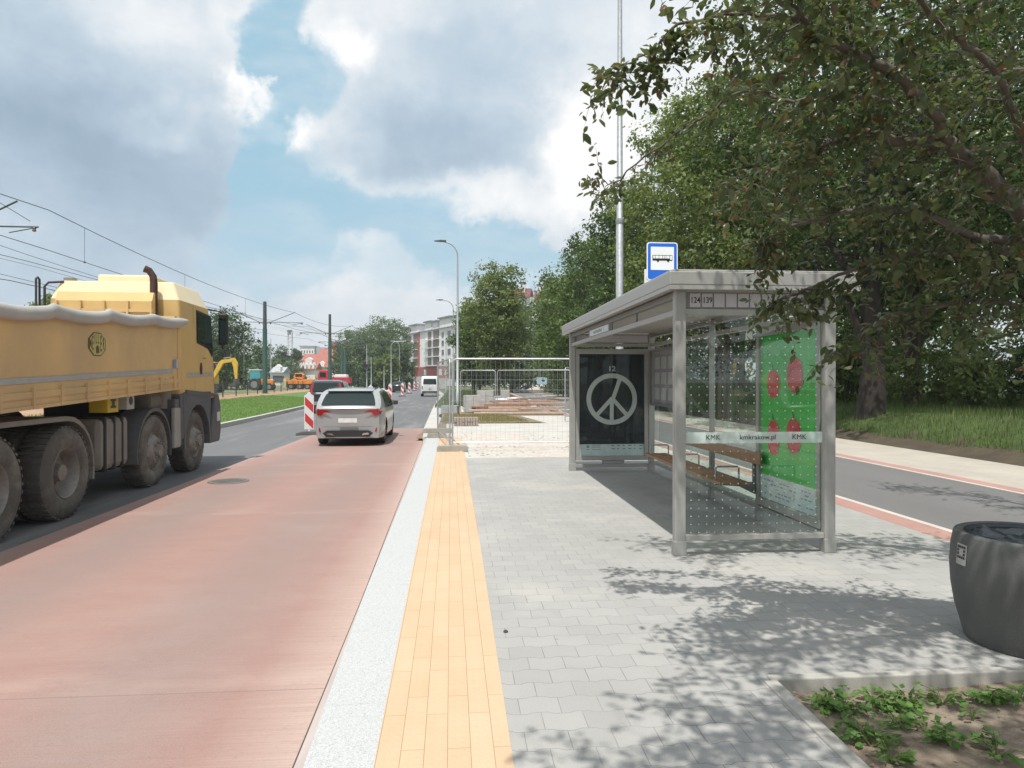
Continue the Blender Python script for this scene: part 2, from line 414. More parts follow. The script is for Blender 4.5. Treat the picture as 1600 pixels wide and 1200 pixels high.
def m_slab(name, c, joint=None):
    g = NT(name); v = g.pos(); x, y, z = g.sep(v)
    n = g.noise(v, 1.2, 7, .65); n2 = g.noise(v, 90, 3, .6)
    col = g.mix(g.mr(n, .32, .68), c4([q * .86 for q in c]), c4([min(1, q * 1.1) for q in c]))
    col = g.mix(g.mr(n2, .4, .7, 0, .25), col, c4([q * .75 for q in c]))
    h = n2
    if joint:
        b = g.n('ShaderNodeTexBrick'); g.put(b.inputs['Vector'], g.comb(y, x)); b.offset = .5
        b.inputs['Scale'].default_value = 1; b.inputs['Brick Width'].default_value = joint[0]; b.inputs['Row Height'].default_value = joint[1]
        b.inputs['Mortar Size'].default_value = .002; b.inputs['Bias'].default_value = 0
        col = g.mix(g.m('MULTIPLY', b.outputs['Fac'], .55), col, c4([q * .45 for q in c]))
    g.bsdf(col, .85, 0, g.bump(h, .3, .004)); return g.mat
RZ = -.08                                            # road level; the platform is at 0
def strip(name, left, right, ys, z, m, zb=None, seg=1):
    """a ribbon of ground between two x(y) lines, with sides down to zb"""
    b = MB(); ls = [left(y) for y in ys]; rs = [right(y) for y in ys]
    top = [(x, y, z) for x, y in zip(ls, ys)] + [(x, y, z) for x, y in zip(rs, ys)]
    n = len(ys)
    b.add(top, [(i, n + i, n + i + 1, i + 1) for i in range(n - 1)])
    if zb is not None:
        for row in (ls, rs):
            vs = [(x, y, z) for x, y in zip(row, ys)] + [(x, y, zb) for x, y in zip(row, ys)]
            b.add(vs, [(i, i + 1, n + i + 1, n + i) for i in range(n - 1)])
        for k in (0, n - 1): b.add([(ls[k], ys[k], z), (rs[k], ys[k], z), (rs[k], ys[k], zb), (ls[k], ys[k], zb)], [(0, 1, 2, 3)])
    o = b.build(name, m, fix=False)
    bm = bmesh.new(); bm.from_mesh(o.data); bmesh.ops.recalc_face_normals(bm, faces=bm.faces)
    up = sum(f.normal.z for f in bm.faces)
    if up < 0: bmesh.ops.reverse_faces(bm, faces=bm.faces)
    bm.to_mesh(o.data); bm.free()
    tag(o, kind='structure'); return o
def lin(pts):
    xs = [p[0] for p in pts]; ys = [p[1] for p in pts]
    return lambda y: float(np.interp(y, xs, ys))
ys_n = [-12, -4, 2.85, 5.4, 7.8, 10, 12, 14, 16, 18, 19.2]
crack = lin([(-12, -.60), (2.85, -.713), (5.4, -.735), (7.8, -.775), (18.5, -.93), (23.2, -1.12), (40, -1.42), (72, -1.9), (110, -3.8), (160, -8.5), (220, -17)])
kerbL = lin([(-12, -.52), (2.85, -.635), (5.4, -.70), (7.8, -.725), (18, -.84), (20, -.88)])
kerbR = lin([(-12, -.20), (2.85, -.347), (7.3, -.40), (16.8, -.485), (20, -.52)])
tacR = lin([(-12, .37), (2.85, .232), (7.4, .217), (14.3, .16), (20, .10)])
GRASS_L = lin([(-30, -7.7), (10, -7.9), (23, -8.2), (33, -8.55), (42, -9.07), (72, -10.6), (110, -12.8), (157, -18), (220, -28)])
roadL = GRASS_L
base_m = m_ground('bare_soil', [(.16, .115, .075), (.24, .18, .12), (.30, .24, .17)], .6)
b = MB(); b.quad((-2500, -400, -.16), (2500, -400, -.16), (2500, 4500, -.16), (-2500, 4500, -.16))
tag(b.build('ground', m_ground('far_ground', [(.075, .10, .035), (.13, .12, .07), (.10, .13, .05)], .05, fine=2)), kind='structure')
ys_r = [-40, -12, 0, 5, 10, 15, 20, 23, 30, 42, 56, 72, 90, 110, 130, 157, 190, 220]
strip('road', roadL, crack, ys_r, RZ - .006, m_asphalt('road_asphalt', (.090, .092, .096), (.125, .126, .130), (.30, .29, .28), .62), -.15)
strip('bus_bay', lambda y: -4.45, lambda y: crack(y) - .002, [-14, -4, 2.85, 5.4, 7.8, 10, 14, 18, 24.3], RZ, m_red())
conc = m_slab('gutter_concrete', (.50, .44, .41))
# sloping foot of the platform kerb
b = MB(); n = len(ys_n)
vs = [(crack(y) + .007, y, RZ + .004) for y in ys_n] + [(kerbL(y), y, -.002) for y in ys_n]
b.add(vs, [(i, n + i, n + i + 1, i + 1) for i in range(n - 1)])
vs = [(crack(y) - .001, y, RZ + .002) for y in ys_n] + [(crack(y) + .012, y, RZ + .002) for y in ys_n]
b.add(vs, [(i, n + i, n + i + 1, i + 1) for i in range(n - 1)], 1)
tag(b.build('kerb_face', [conc, mat('joint_tar', (.07, .06, .05), .9)]), kind='structure')
strip('kerb', kerbL, kerbR, ys_n, .002, m_granite(), -.1)
strip('tactile_strip', kerbR, tacR, [y for y in ys_n], .003, m_tactile(), -.1)
PAV = m_paving()
strip('platform', tacR, lambda y: 4.86, [3.56, 5.4, 7.8, 10, 12, 14.0, 14.25], 0, PAV, -.1)
strip('platform_tail', tacR, lambda y: 1.66, [-14, -4, 2.85, 3.56], 0, PAV, -.1)
far_slab = m_slab('pale_concrete', (.50, .485, .45), (1.5, 2.2))
far_kerb = m_slab('pale_kerb_concrete', (.48, .465, .44))
strip('far_kerb', crack, lambda y: crack(y) + lin([(19, .4), (30, .55), (72, .7), (160, 1.0), (220, 1.3)])(y), [19.2, 23.2, 30, 40, 56, 72, 90, 110, 160, 220], .004, far_kerb, -.1)
strip('median_kerb', lambda y: GRASS_L(y) - .18, GRASS_L, ys_r, .07, far_kerb, -.1)
# dirt bed at the lower right with its concrete edging
dm = m_ground('dry_dirt', [(.20, .155, .115), (.30, .245, .19), (.17, .125, .09)], 2.2, .7, .02, 26)
bed = MB(); nx, ny = 60, 60; rng = random.Random(5)
from mathutils import noise as mn
def hz_(x, y): return mn.noise((x * 1.3, y * 1.3, 0)) * .035 + mn.noise((x * 5, y * 5, 3)) * .012
gx = [1.70 + i * (7.0 - 1.70) / nx for i in range(nx + 1)]; gy = [-4 + j * (3.54 + 4) / ny for j in range(ny + 1)]
vs = [(x, y, -.055 + hz_(x, y)) for y in gy for x in gx]
bed.add(vs, [(j * (nx + 1) + i, j * (nx + 1) + i + 1, (j + 1) * (nx + 1) + i + 1, (j + 1) * (nx + 1) + i) for j in range(ny) for i in range(nx)])
o = bed.build('dirt_bed', dm, smooth=180); tag(o, kind='structure')
edge_m = m_slab('edging_concrete', (.40, .385, .35))
for nm_, a in (('edging', (1.60, 4.9, 3.54, 3.605)), ('edging', (1.615, 1.69, -4, 3.539))):
    b = MB(); b.box(a[0] + .06 if a[0] < 1.61 else a[0], a[1], a[2], a[3], -.12, .012)
    o = b.build('bed_edging', edge_m, bevel=.008); tag(o, kind='structure')
# cycle path with its red and pale borders
redb = m_slab('red_border_paving', (.40, .235, .20), (.2, .1)); wht = m_slab('pale_border', (.54, .49, .45))
YP = [-16, 0, 5, 8, 11, 14, 20, 30, 45, 60, 90, 140, 240]
cx = lin([(-16, 0), (30, 0), (60, .6), (90, 1.6), (140, 6), (240, 22)])
strip('path_border_red', lambda y: 4.86 + cx(y), lambda y: 5.16 + cx(y), YP, .001, redb, -.1)
strip('path_border_pale', lambda y: 5.16 + cx(y), lambda y: 5.25 + cx(y), YP, .004, wht, -.1)
strip('cycle_path', lambda y: 5.25 + cx(y), lambda y: 7.9 + cx(y), YP, -.004, m_asphalt('path_asphalt', (.115, .112, .112), (.145, .142, .140), (.26, .25, .24), .3), -.1)
strip('path_border_pale_far', lambda y: 7.9 + cx(y), lambda y: 7.97 + cx(y), YP, .004, wht, -.1)
strip('path_border_red_far', lambda y: 7.97 + cx(y), lambda y: 8.27 + cx(y), YP, .001, redb, -.1)
strip('footway', lambda y: 8.27 + cx(y), lambda y: 10.45 + cx(y), YP, 0, m_slab('pale_paving', (.44, .40, .345), (.2, .1)), -.1)
# ragged building ground between platform and the far fence
def patch(name, poly, z, m, jag=.25, seed=1, zb=None, jag_axis=True):
    r = random.Random(seed); pts = []
    for i in range(len(poly)):
        a = Vector(poly[i]); c = Vector(poly[(i + 1) % len(poly)]); k = max(2, int((c - a).length / .35))
        for j in range(k):
            p = a.lerp(c, j / k); pts.append((p.x + r.uniform(-jag, jag) * (j > 0), p.y + r.uniform(-jag, jag) * (j > 0)))
    b = MB(); b.add([(x, y, z) for x, y in pts], [tuple(range(len(pts)))])
    bm = bmesh.new(); me = bpy.data.meshes.new(name); me.from_pydata(b.v, [], b.f)
    bm.from_mesh(me); bmesh.ops.triangulate(bm, faces=bm.faces[:])
    for f in bm.faces:
        if f.normal.z < 0: f.normal_flip()
    bm.to_mesh(me); bm.free(); me.materials.append(m)
    o = bpy.data.objects.new(name, me); COL.objects.link(o); return tag(o, kind='structure')
patch('building_ground', [(-1.15, 19.3), (4.86, 19.3), (4.86, 60), (.5, 60), (-.9, 35)], -.02, base_m, .05)
strip('concrete_slab', lambda y: tacR(y) + .002, lambda y: 4.86, [14.25, 16, 18, 19.19], -.006, far_slab, -.1)
strip('concrete_slab_far', lambda y: crack(y) + .75, lambda y: 4.86, [19.2, 21, 23, 25.6], -.007, far_slab, -.1)
rub_m = m_ground('sand_and_rubble', [(.50, .45, .40), (.60, .56, .51), (.36, .32, .28)], 3, .9, .03, 14)
def heap(name, x0, x1, y0, y1, h, z0, m, seed, sc=2.0, lab=None, n=46):
    b = MB(); r = seed * 7.3
    for j in range(n + 1):
        for i in range(n + 1):
            u, v = i / n, j / n; x = x0 + (x1 - x0) * u; y = y0 + (y1 - y0) * v
            e = (min(u, 1 - u, v, 1 - v) * 2) ** .6
            q = mn.noise((x * sc, y * sc, r)) * .6 + mn.noise((x * sc * 3.1, y * sc * 3.1, r)) * .4 + .12
            b.v.append((x, y, z0 + max(-.04, (q * h) * e - (.04 if e < .03 else 0))))
    b.f = [(j * (n + 1) + i, j * (n + 1) + i + 1, (j + 1) * (n + 1) + i + 1, (j + 1) * (n + 1) + i) for j in range(n) for i in range(n)]
    b.m = [0] * len(b.f)
    return b.build(name, m, smooth=35)
tag(heap('sand_spill', .3, 4.8, 14.2, 18.6, .085, -.004, rub_m, 1, 1.8), kind='structure')
tag(heap('sand_spill', -.4, 2.0, 18.2, 21.2, .06, -.004, rub_m, 2, 2.3), kind='structure')
dryg = m_ground('dry_yellow_turf', [(.20, .165, .075), (.26, .205, .10), (.15, .15, .05)], 1.5, .9, .03, 22)
patch('dry_turf', [(-.55, 25.9), (3.15, 25.9), (2.0, 33), (-.9, 33)], .004, dryg, .12, 3)
# right hand bank and the park behind it
grass_m = m_ground('park_grass', [(.045, .075, .018), (.075, .115, .028), (.03, .05, .014)], .8, .9, .05, 9)
bank_m = m_ground('bank_soil', [(.06, .045, .03), (.10, .08, .05), (.05, .04, .025)], 2, .9, .05, 8)
def bank_z(x, y):
    t = max(0.0, min(1.0, (x - cx(y) - 10.35 - .35 * mn.noise((y * .5, 0, 0))) / 2.4)); t = t * t * (3 - 2 * t)
    far = 1.0 if y < 45 else max(0.25, 1 - (y - 45) / 50)
    return -.03 + t * .72 * far + mn.noise((x * .7, y * .7, 0)) * .07 * (t + .1) + mn.noise((x * 3, y * 3, 0)) * .03
def grid(name, xs, ys, zf, m, xoff=None):
    b = MB(); nx_, ny_ = len(xs), len(ys)
    b.v = [((x + (xoff(y) if xoff else 0)), y, zf(x + (xoff(y) if xoff else 0), y)) for y in ys for x in xs]
    b.f = [(j * nx_ + i, j * nx_ + i + 1, (j + 1) * nx_ + i + 1, (j + 1) * nx_ + i) for j in range(ny_ - 1) for i in range(nx_ - 1)]; b.m = [0] * len(b.f)
    o = b.build(name, m, smooth=180, fix=False); return o
xs_ = [10.3 + i * .3 for i in range(14)] + [15 + i * 2.0 for i in range(10)] + [38, 45, 60, 90, 150]
ys_ = [-20, -10, -4] + [i * .6 for i in range(70)] + [43 + i * 3 for i in range(20)] + [105, 120, 140, 170, 200, 240]
o = grid('bank', xs_, ys_, bank_z, grass_m, cx); tag(o, kind='structure')
o.data.materials.append(bank_m)
for p in o.data.polygons:
    c = p.center
    if c.x - cx(c.y) < 11.3 + mn.noise((c.y, 0, 0)) * .6: p.material_index = 1
# left side: green median, brown strip, tram bed and works ground
med_m = m_ground('mown_grass', [(.085, .165, .038), (.13, .22, .055), (.07, .125, .035)], 1.2, .9, .04, 18)
brown_m = m_ground('orange_brown_soil', [(.33, .20, .12), (.42, .27, .175), (.28, .18, .11)], .8, .7, .04, 6)
medR = lin([(-30, -14.5), (40, -15.2), (48, -15.6), (86, -17.6), (110, -21), (160, -30), (220, -44)])
def left_z(x, y):
    d = max(0.0, (GRASS_L(y) - .18) - x); t = min(1.0, d / 8.5); t = t * t * (3 - 2 * t)
    return .06 + .30 * t + .02 * mn.noise((x * .4, y * .4, 0))
def lgrid(name, lf, rf, k, m):
    b = MB(); ysl = [-30, -10, 0, 10] + [15 + i * 3 for i in range(50)] + [180, 200, 220]
    for y in ysl:
        for i in range(k + 1):
            x = rf(y) + (lf(y) - rf(y)) * i / k; b.v.append((x, y, left_z(x, y)))
    b.f = [(j * (k + 1) + i, (j + 1) * (k + 1) + i, (j + 1) * (k + 1) + i + 1, j * (k + 1) + i + 1) for j in range(len(ysl) - 1) for i in range(k)]; b.m = [0] * len(b.f)
    o = b.build(name, m, smooth=180, fix=False); o.data.flip_normals() if o.data.polygons[0].normal.z < 0 else None
    return tag(o, kind='structure')
lgrid('median_grass', medR, lambda y: GRASS_L(y) - .18, 12, med_m)
lgrid('soil_strip', lambda y: medR(y) - 3.0, medR, 4, brown_m)
lgrid('tram_field', lambda y: medR(y) - 60, lambda y: medR(y) - 3.0, 10, m_ground('works_ground', [(.10, .14, .05), (.17, .18, .08), (.26, .21, .15)], .25, .6, .05, 3))

# ---------------------------------------------------------------- foliage
def leaf_mat(name, c1, c2, c3, trans=.35, rough=.5):
    g = NT(name); at = g.n('ShaderNodeAttribute'); at.attribute_name = 'tone'
    col = g.mix(at.outputs['Fac'], c4(c1), c4(c2))
    at2 = g.n('ShaderNodeAttribute'); at2.attribute_name = 'odd'
    col = g.mix(at2.outputs['Fac'], col, c4(c3))
    q = g.bsdf(col, rough, 0, None, .35)
    t = g.n('ShaderNodeBsdfTranslucent'); g.put(t.inputs[0], g.mix(.5, col, c4([c2[0] * 1.6, c2[1] * 1.7, c2[2] * .7])))
    ms = g.n('ShaderNodeMixShader'); ms.inputs[0].default_value = trans
    g.t.links.new(q.outputs[0], ms.inputs[1]); g.t.links.new(t.outputs[0], ms.inputs[2]); g.t.links.new(ms.outputs[0], g.out.inputs[0])
    return g.mat
def leaves_mesh(name, cen, nrm, size, m, aspect=.55, tone=None, odd=None, droop=None, rng=None, fold=.18, fine=False):
    """one mesh of small folded leaves; cen (n,3), nrm (n,3)"""
    rng = rng or np.random.default_rng(1); n = len(cen)
    nrm = nrm / np.linalg.norm(nrm, axis=1, keepdims=True)
    a = rng.normal(size=(n, 3)) if droop is None else droop + rng.normal(size=(n, 3)) * .35
    a = a - nrm * np.sum(a * nrm, axis=1, keepdims=True); a /= np.linalg.norm(a, axis=1, keepdims=True) + 1e-9
    c = np.cross(nrm, a); s = (size if np.ndim(size) else np.full(n, size)).reshape(-1, 1)
    hw = s * aspect * .5
    p0 = cen; p2 = cen + a * s - nrm * s * .12; mid = cen + a * s * .45
    p1 = mid + c * hw - nrm * hw * fold * 2; p3 = mid - c * hw - nrm * hw * fold * 2
    if fine:
        q1 = cen + a * s * .22 + c * hw * .8; q2 = cen + a * s * .55 + c * hw; q3 = cen + a * s * .85 + c * hw * .45 - nrm * s * .08
        r1 = cen + a * s * .22 - c * hw * .8; r2 = cen + a * s * .55 - c * hw; r3 = cen + a * s * .85 - c * hw * .45 - nrm * s * .08
        md = cen + a * s * .55 + nrm * hw * fold * 2; K = 9
        v = np.stack([p0, q1, q2, q3, p2, r3, r2, r1, md], axis=1).reshape(-1, 3)
        idx = np.arange(n) * K; T = [(0, 1, 8), (1, 2, 8), (2, 3, 8), (3, 4, 8), (4, 5, 8), (5, 6, 8), (6, 7, 8), (7, 0, 8)]
    else:
        K = 4; v = np.stack([p0, p1, p2, p3], axis=1).reshape(-1, 3); idx = np.arange(n) * K; T = [(0, 1, 2), (0, 2, 3)]
    nT = len(T); tri = np.stack([idx + j for t_ in T for j in t_], axis=1).reshape(-1)
    me = bpy.data.meshes.new(name)
    me.vertices.add(n * K); me.vertices.foreach_set('co', v.astype(np.float32).ravel())
    me.loops.add(n * nT * 3); me.loops.foreach_set('vertex_index', tri.astype(np.int32))
    me.polygons.add(n * nT); me.polygons.foreach_set('loop_start', (np.arange(n * nT) * 3).astype(np.int32))
    me.polygons.foreach_set('loop_total', np.full(n * nT, 3, np.int32))
    for nm_, ar in (('tone', tone if tone is not None else rng.random(n)), ('odd', odd if odd is not None else np.zeros(n))):
        at = me.attributes.new(nm_, 'FLOAT', 'FACE'); at.data.foreach_set('value', np.repeat(ar, nT).astype(np.float32))
    me.update(calc_edges=True); me.materials.append(m)
    return me
BARK = mat('bark', (.085, .065, .05), .95, 0, .35, 9, .8, 30)
BARK_D = mat('dark_bark', (.034, .027, .022), .95, 0, .35, 9, .8, 30)
def crown_points(blobs, n, rng, clump=.5, per=26):
    """leaf positions gathered in clumps near the surface of a set of ellipsoids"""
    vol = np.array([b[3] * b[4] * b[5] for b in blobs]) ** .67; vol /= vol.sum()
    k = max(1, n // per); pick = rng.choice(len(blobs), size=k, p=vol)
    B = np.array(blobs)[pick]
    d = rng.normal(size=(k, 3)); d /= np.linalg.norm(d, axis=1, keepdims=True)
    r = rng.random(k) ** .33; r = .35 + .65 * r; r *= 1 + rng.normal(size=k) * .10
    cc = B[:, :3] + d * B[:, 3:6] * r[:, None]
    nn = d / B[:, 3:6]; nn /= np.linalg.norm(nn, axis=1, keepdims=True)
    cl = clump * (.45 + 1.0 * rng.random(k))
    off = rng.normal(size=(k, per, 3)) * cl[:, None, None] * np.array([.55, .55, .36])
    pts = (cc[:, None, :] + off).reshape(-1, 3)
    nr = (nn[:, None, :] * .7 + rng.normal(size=(k, per, 3)) * .55 + np.array([0, 0, .45])).reshape(-1, 3)
    tone = np.clip(np.repeat(rng.random(k) ** 1.3, per) * .75 + rng.random(k * per) * .25, 0, 1)
    return pts, nr, tone, cc
def make_tree_parts(seed, H, rad, crown_base, n, leaf, leafm, barkm, trunk_r, lean=(0, 0), nblob=13, clump=.45, shape='round', limbs=9):
    rng = np.random.default_rng(seed); blobs = []
    zc = (H + crown_base) / 2; hz2 = (H - crown_base) / 2
    for i in range(nblob):
        t = (i + .5) / nblob; z = crown_base + (H - crown_base) * (.08 + .86 * t)
        u = (z - zc) / hz2
        w = {'round': math.sqrt(max(.05, 1 - u * u)), 'cone': max(.12, .95 - .9 * (u * .5 + .5)), 'tall': max(.2, (1 - abs(u) ** 3)) * .75,
             'droop': max(.3, math.sqrt(max(.05, 1 - (u * .9) ** 2)))}[shape]
        ang = i * 2.4 + rng.random(); rr = rad * w * (.35 + .35 * rng.random())
        br = rad * (.36 + .22 * rng.random()) * (.55 + .45 * w)
        blobs.append((math.cos(ang) * rr + lean[0] * t, math.sin(ang) * rr + lean[1] * t, z, br, br, br * (.62 + .3 * rng.random())))
    pts, nr, tone, cc = crown_points(blobs, n, rng, clump)
    keep = pts[:, 2] > crown_base * .55
    pts, nr, tone = pts[keep], nr[keep], tone[keep]
    me = leaves_mesh('crown', pts, nr, leaf * (.6 + .8 * rng.random(len(pts))), leafm, .62, tone, (rng.random(len(pts)) < .03).astype(float), rng=rng)
    b = MB(); r = random.Random(seed)
    top = Vector((lean[0] * .8, lean[1] * .8, H * .86)); spine = []
    for i in range(8):
        t = i / 7; spine.append(Vector((top.x * t + r.uniform(-.12, .12) * (i > 0), top.y * t + r.uniform(-.12, .12) * (i > 0), -.3 + (top.z + .3) * t)))
    b.tube(spine, [trunk_r * (1.25 if i == 0 else 1) * (1 - .86 * i / 7) for i in range(8)], 10)
    lm = MB()
    for i in range(limbs):
        bl = blobs[(i * 5) % len(blobs)]; t = min(.85, max(.22, (bl[2] - 1.6) / H * .8))
        k = int(t * 7); s = spine[k]; e = Vector(bl[:3]); md = s.lerp(e, .5) + Vector((r.uniform(-.3, .3), r.uniform(-.3, .3), r.uniform(0, .4)))
        rr = trunk_r * (1 - .86 * k / 7) * .55
        lm.tube([s, s.lerp(md, .5), md, md.lerp(e, .6), e], [rr, rr * .8, rr * .6, rr * .4, rr * .12], 6)
        for q in range(4):
            st = md.lerp(e, r.random()); en = st + Vector((r.uniform(-1, 1), r.uniform(-1, 1), r.uniform(-.2, .8))) * bl[3] * .8
            lm.tube([st, st.lerp(en, .5) + Vector((0, 0, .1)), en], [rr * .3, rr * .2, .008], 4)
    return me, b, lm
def tree(name, label, loc, seed, H, rad, cb, n, leaf, leafm, barkm=BARK, tr=.2, cat='tree', group=None, rz=0.0, **k):
    root = empty(name, label, cat, loc, rz, group)
    me, tb, lb = make_tree_parts(seed, H, rad, cb, n, leaf, leafm, barkm, tr, **k)
    c = bpy.data.objects.new('crown', me); COL.objects.link(c); c.parent = root
    tb.build('trunk', barkm, root, smooth=60); lb.build('limbs', barkm, root, smooth=60)
    return root
# ---------------------------------------------------------------- object materials
ALU = mat('grey_painted_metal', (.36, .355, .335), .42, .25, .05, 8, .03, 90)
ALU_D = mat('darker_grey_metal', (.22, .22, .215), .5, .2, .06, 8)
GALV = mat('galvanised_steel', (.44, .46, .47), .45, .55, .16, 14, .05, 60)
GALV_D = mat('dull_galvanised_steel', (.36, .39, .40), .55, .4, .16, 10)
WHITE = mat('white_plastic', (.72, .73, .74), .45, 0, .04, 5)
BLACK = mat('black_paint', (.018, .018, .02), .4, 0, .1, 5)
RUB = mat('black_rubber', (.030, .029, .028), .85, 0, .2, 9, .2, 60, dirt=(.12, .10, .085), dirt_amt=.5)
def glass_mat(name, tint=(.86, .93, .90), dots=None, refl=1.0, axis='x'):
    g = NT(name); tr = g.n('ShaderNodeBsdfTransparent'); tr.inputs[0].default_value = c4(tint)
    gl = g.n('ShaderNodeBsdfGlossy'); gl.inputs['Roughness'].default_value = .004; gl.inputs[0].default_value = (.95, 1, .98, 1)
    gq = g.n('ShaderNodeNewGeometry'); fr = g.n('ShaderNodeFresnel'); g.put(fr.inputs[0], g.mr(gq.outputs['Backfacing'], 0, 1, 1.52, 1 / 1.52))
    ms = g.n('ShaderNodeMixShader'); g.put(ms.inputs[0], g.m('MULTIPLY', fr.outputs[0], 1.5 * refl, clamp=True))
    g.t.links.new(tr.outputs[0], ms.inputs[1]); g.t.links.new(gl.outputs[0], ms.inputs[2])
    last = ms.outputs[0]
    if dots:
        pitch, rad = dots; x, y, z = g.sep(g.pos())
        u = x if axis == 'x' else y
        fx = g.m('SUBTRACT', g.m('FRACT', g.m('DIVIDE', g.m('ADD', u, 10.0), pitch)), .5); fz = g.m('SUBTRACT', g.m('FRACT', g.m('DIVIDE', g.m('ADD', z, 10.0), pitch)), .5)
        d = g.m('SQRT', g.m('ADD', g.m('MULTIPLY', fx, fx), g.m('MULTIPLY', fz, fz)))
        mk = g.m('LESS_THAN', d, rad / pitch)
        df = g.n('ShaderNodeBsdfDiffuse'); df.inputs[0].default_value = (.42, .44, .43, 1)
        m2 = g.n('ShaderNodeMixShader'); g.put(m2.inputs[0], mk); g.t.links.new(last, m2.inputs[1]); g.t.links.new(df.outputs[0], m2.inputs[2]); last = m2.outputs[0]
    g.t.links.new(last, g.out.inputs[0]); return g.mat
GL_NEAR = glass_mat('dotted_glass', dots=(.0742, .0066))
GL_BACK = glass_mat('rear_dotted_glass', tint=(.84, .92, .89), dots=(.055, .0028), axis='y', refl=.8)
GL_CASE = glass_mat('poster_glass', tint=(.93, .96, .95), refl=.42)
CARGL = mat('dark_car_glass', (.018, .028, .028), .05, 0, .0, 3, spec=.35)

# ---------------------------------------------------------------- bus shelter
SX0, SX1, SY0, SY1 = 2.02, 3.44, 6.18, 12.08
sh = empty('bus_shelter', 'long grey metal and glass bus shelter with a flat roof standing on the platform', 'bus shelter', (SX0, SY0, 0))
def part(b, name, m, par=None, **k): return b.build(name, m, par or sh, world=True, **k)
ys_p = [SY0, SY0 + 1.475, SY0 + 2.95, SY0 + 4.425, SY1]
def post(x, y, w=.105, d=.08, foot=True):
    b = MB(); b.box(x - w / 2, x + w / 2, y - d / 2, y + d / 2, .012, 2.429); o = part(b, 'post', ALU, bevel=.012)
    if foot:
        b = MB(); b.box(x - w / 2 - .006, x + w / 2 + .006, y - d / 2 - .006, y + d / 2 + .006, 0, .132)
        b.build('foot', ALU, o, world=True, bevel=.006)
    return o
for x in (SX0, SX1):
    for y in (SY0, SY1): post(x, y)
for y in ys_p[1:4]: post(SX1 + .0, y, .07, .06)
# roof
b = MB(); b.box(1.885, 3.66, 6.03, 12.45, 2.45, 2.575); b.box(1.90, 3.645, 6.045, 12.435, 2.57, 2.592); rf = part(b, 'roof', ALU, bevel=.01)
b = MB(); b.box(1.885, 1.92, 6.03, 12.45, 2.412, 2.4495); b.box(1.921, 3.624, 6.03, 6.065, 2.412, 2.4495); b.box(3.625, 3.66, 6.03, 12.45, 2.412, 2.4495); b.box(1.921, 3.624, 12.415, 12.45, 2.412, 2.4495)
b.build('fascia', ALU, rf, world=True)
sl_ = MB()
for i in range(31): sl_.box(1.93, 3.615, 6.10 + i * .2, 6.10 + i * .2 + .188, 2.430, 2.448)
sl_.build('ceiling_panel', mat('ceiling_boards', (.42, .40, .37), .6, .1, .07, 4), rf, world=True)
# rails
def rail(x0, x1, y0, y1, z0, z1, name='rail', m=None, bev=.004):
    b = MB(); b.box(x0, x1, y0, y1, z0, z1); return part(b, name, m or ALU, bevel=bev)
rail(SX0 + .054, SX1 - .054, SY0 - .025, SY0 + .025, 2.195, 2.25)
rail(SX0 + .054, SX1 - .054, SY0 - .03, SY0 + .03, .135, .185)
rail(SX0 + .054, SX1 - .054, SY1 - .025, SY1 + .025, 2.195, 2.25)
rail(SX0 + .054, SX1 - .054, SY1 - .03, SY1 + .03, .06, .12)
rail(SX0 - .025, SX0 + .025, SY0 + .041, SY1 - .041, 2.195, 2.25)
rail(SX0 - .03, SX0 + .03, SY0 + .041, SY1 - .041, 2.355, 2.412, m=ALU_D)
rail(SX1 - .03, SX1 + .03, SY0 + .041, SY1 - .041, 2.355, 2.412, m=ALU_D)
for i in range(4):
    rail(SX1 - .026, SX1 + .026, ys_p[i] + .041, ys_p[i + 1] - .041, 2.195, 2.25)
    rail(SX1 - .028, SX1 + .028, ys_p[i] + .041, ys_p[i + 1] - .041, .135, .175)
for y in (7.7, 8.95, 10.45): rail(SX0 - .012, SX0 + .012, y - .02, y + .02, 2.2505, 2.3545, 'upright', ALU_D)
# near end pane with the printed band
def pane(x0, x1, y0, y1, z0, z1, m, name='glass_pane'):
    b = MB()
    if abs(x1 - x0) < 1e-6: b.quad((x0, y0, z0), (x0, y1, z0), (x0, y1, z1), (x0, y0, z1))
    else: b.quad((x0, y0, z0), (x1, y0, z0), (x1, y0, z1), (x0, y0, z1))
    return part(b, name, m, fix=False)
gp = pane(SX0 + .06, SX1 - .06, SY0, SY0, .19, 2.19, GL_NEAR)
bandm = NT('frosted_band'); tr_ = bandm.n('ShaderNodeBsdfTransparent'); df_ = bandm.n('ShaderNodeBsdfDiffuse'); df_.inputs[0].default_value = (.62, .72, .68, 1)
ms_ = bandm.n('ShaderNodeMixShader'); ms_.inputs[0].default_value = .80; bandm.t.links.new(tr_.outputs[0], ms_.inputs[1]); bandm.t.links.new(df_.outputs[0], ms_.inputs[2]); bandm.t.links.new(ms_.outputs[0], bandm.out.inputs[0])
b = MB(); b.quad((SX0 + .06, SY0 - .004, 1.02), (SX1 - .06, SY0 - .004, 1.02), (SX1 - .06, SY0 - .004, 1.122), (SX0 + .06, SY0 - .004, 1.122))
bd = b.build('printed_band', bandm.mat, gp, world=True, fix=False)
ink = mat('dark_grey_ink', (.07, .075, .07), .6)
for s_, x in (('KMK', 2.335), ('kmkrakow.pl', 2.76), ('KMK', 3.155)):
    text('lettering', s_, .066, FY(x, SY0 - .008, 1.073), ink, bd, sx=1.0, bold=0)
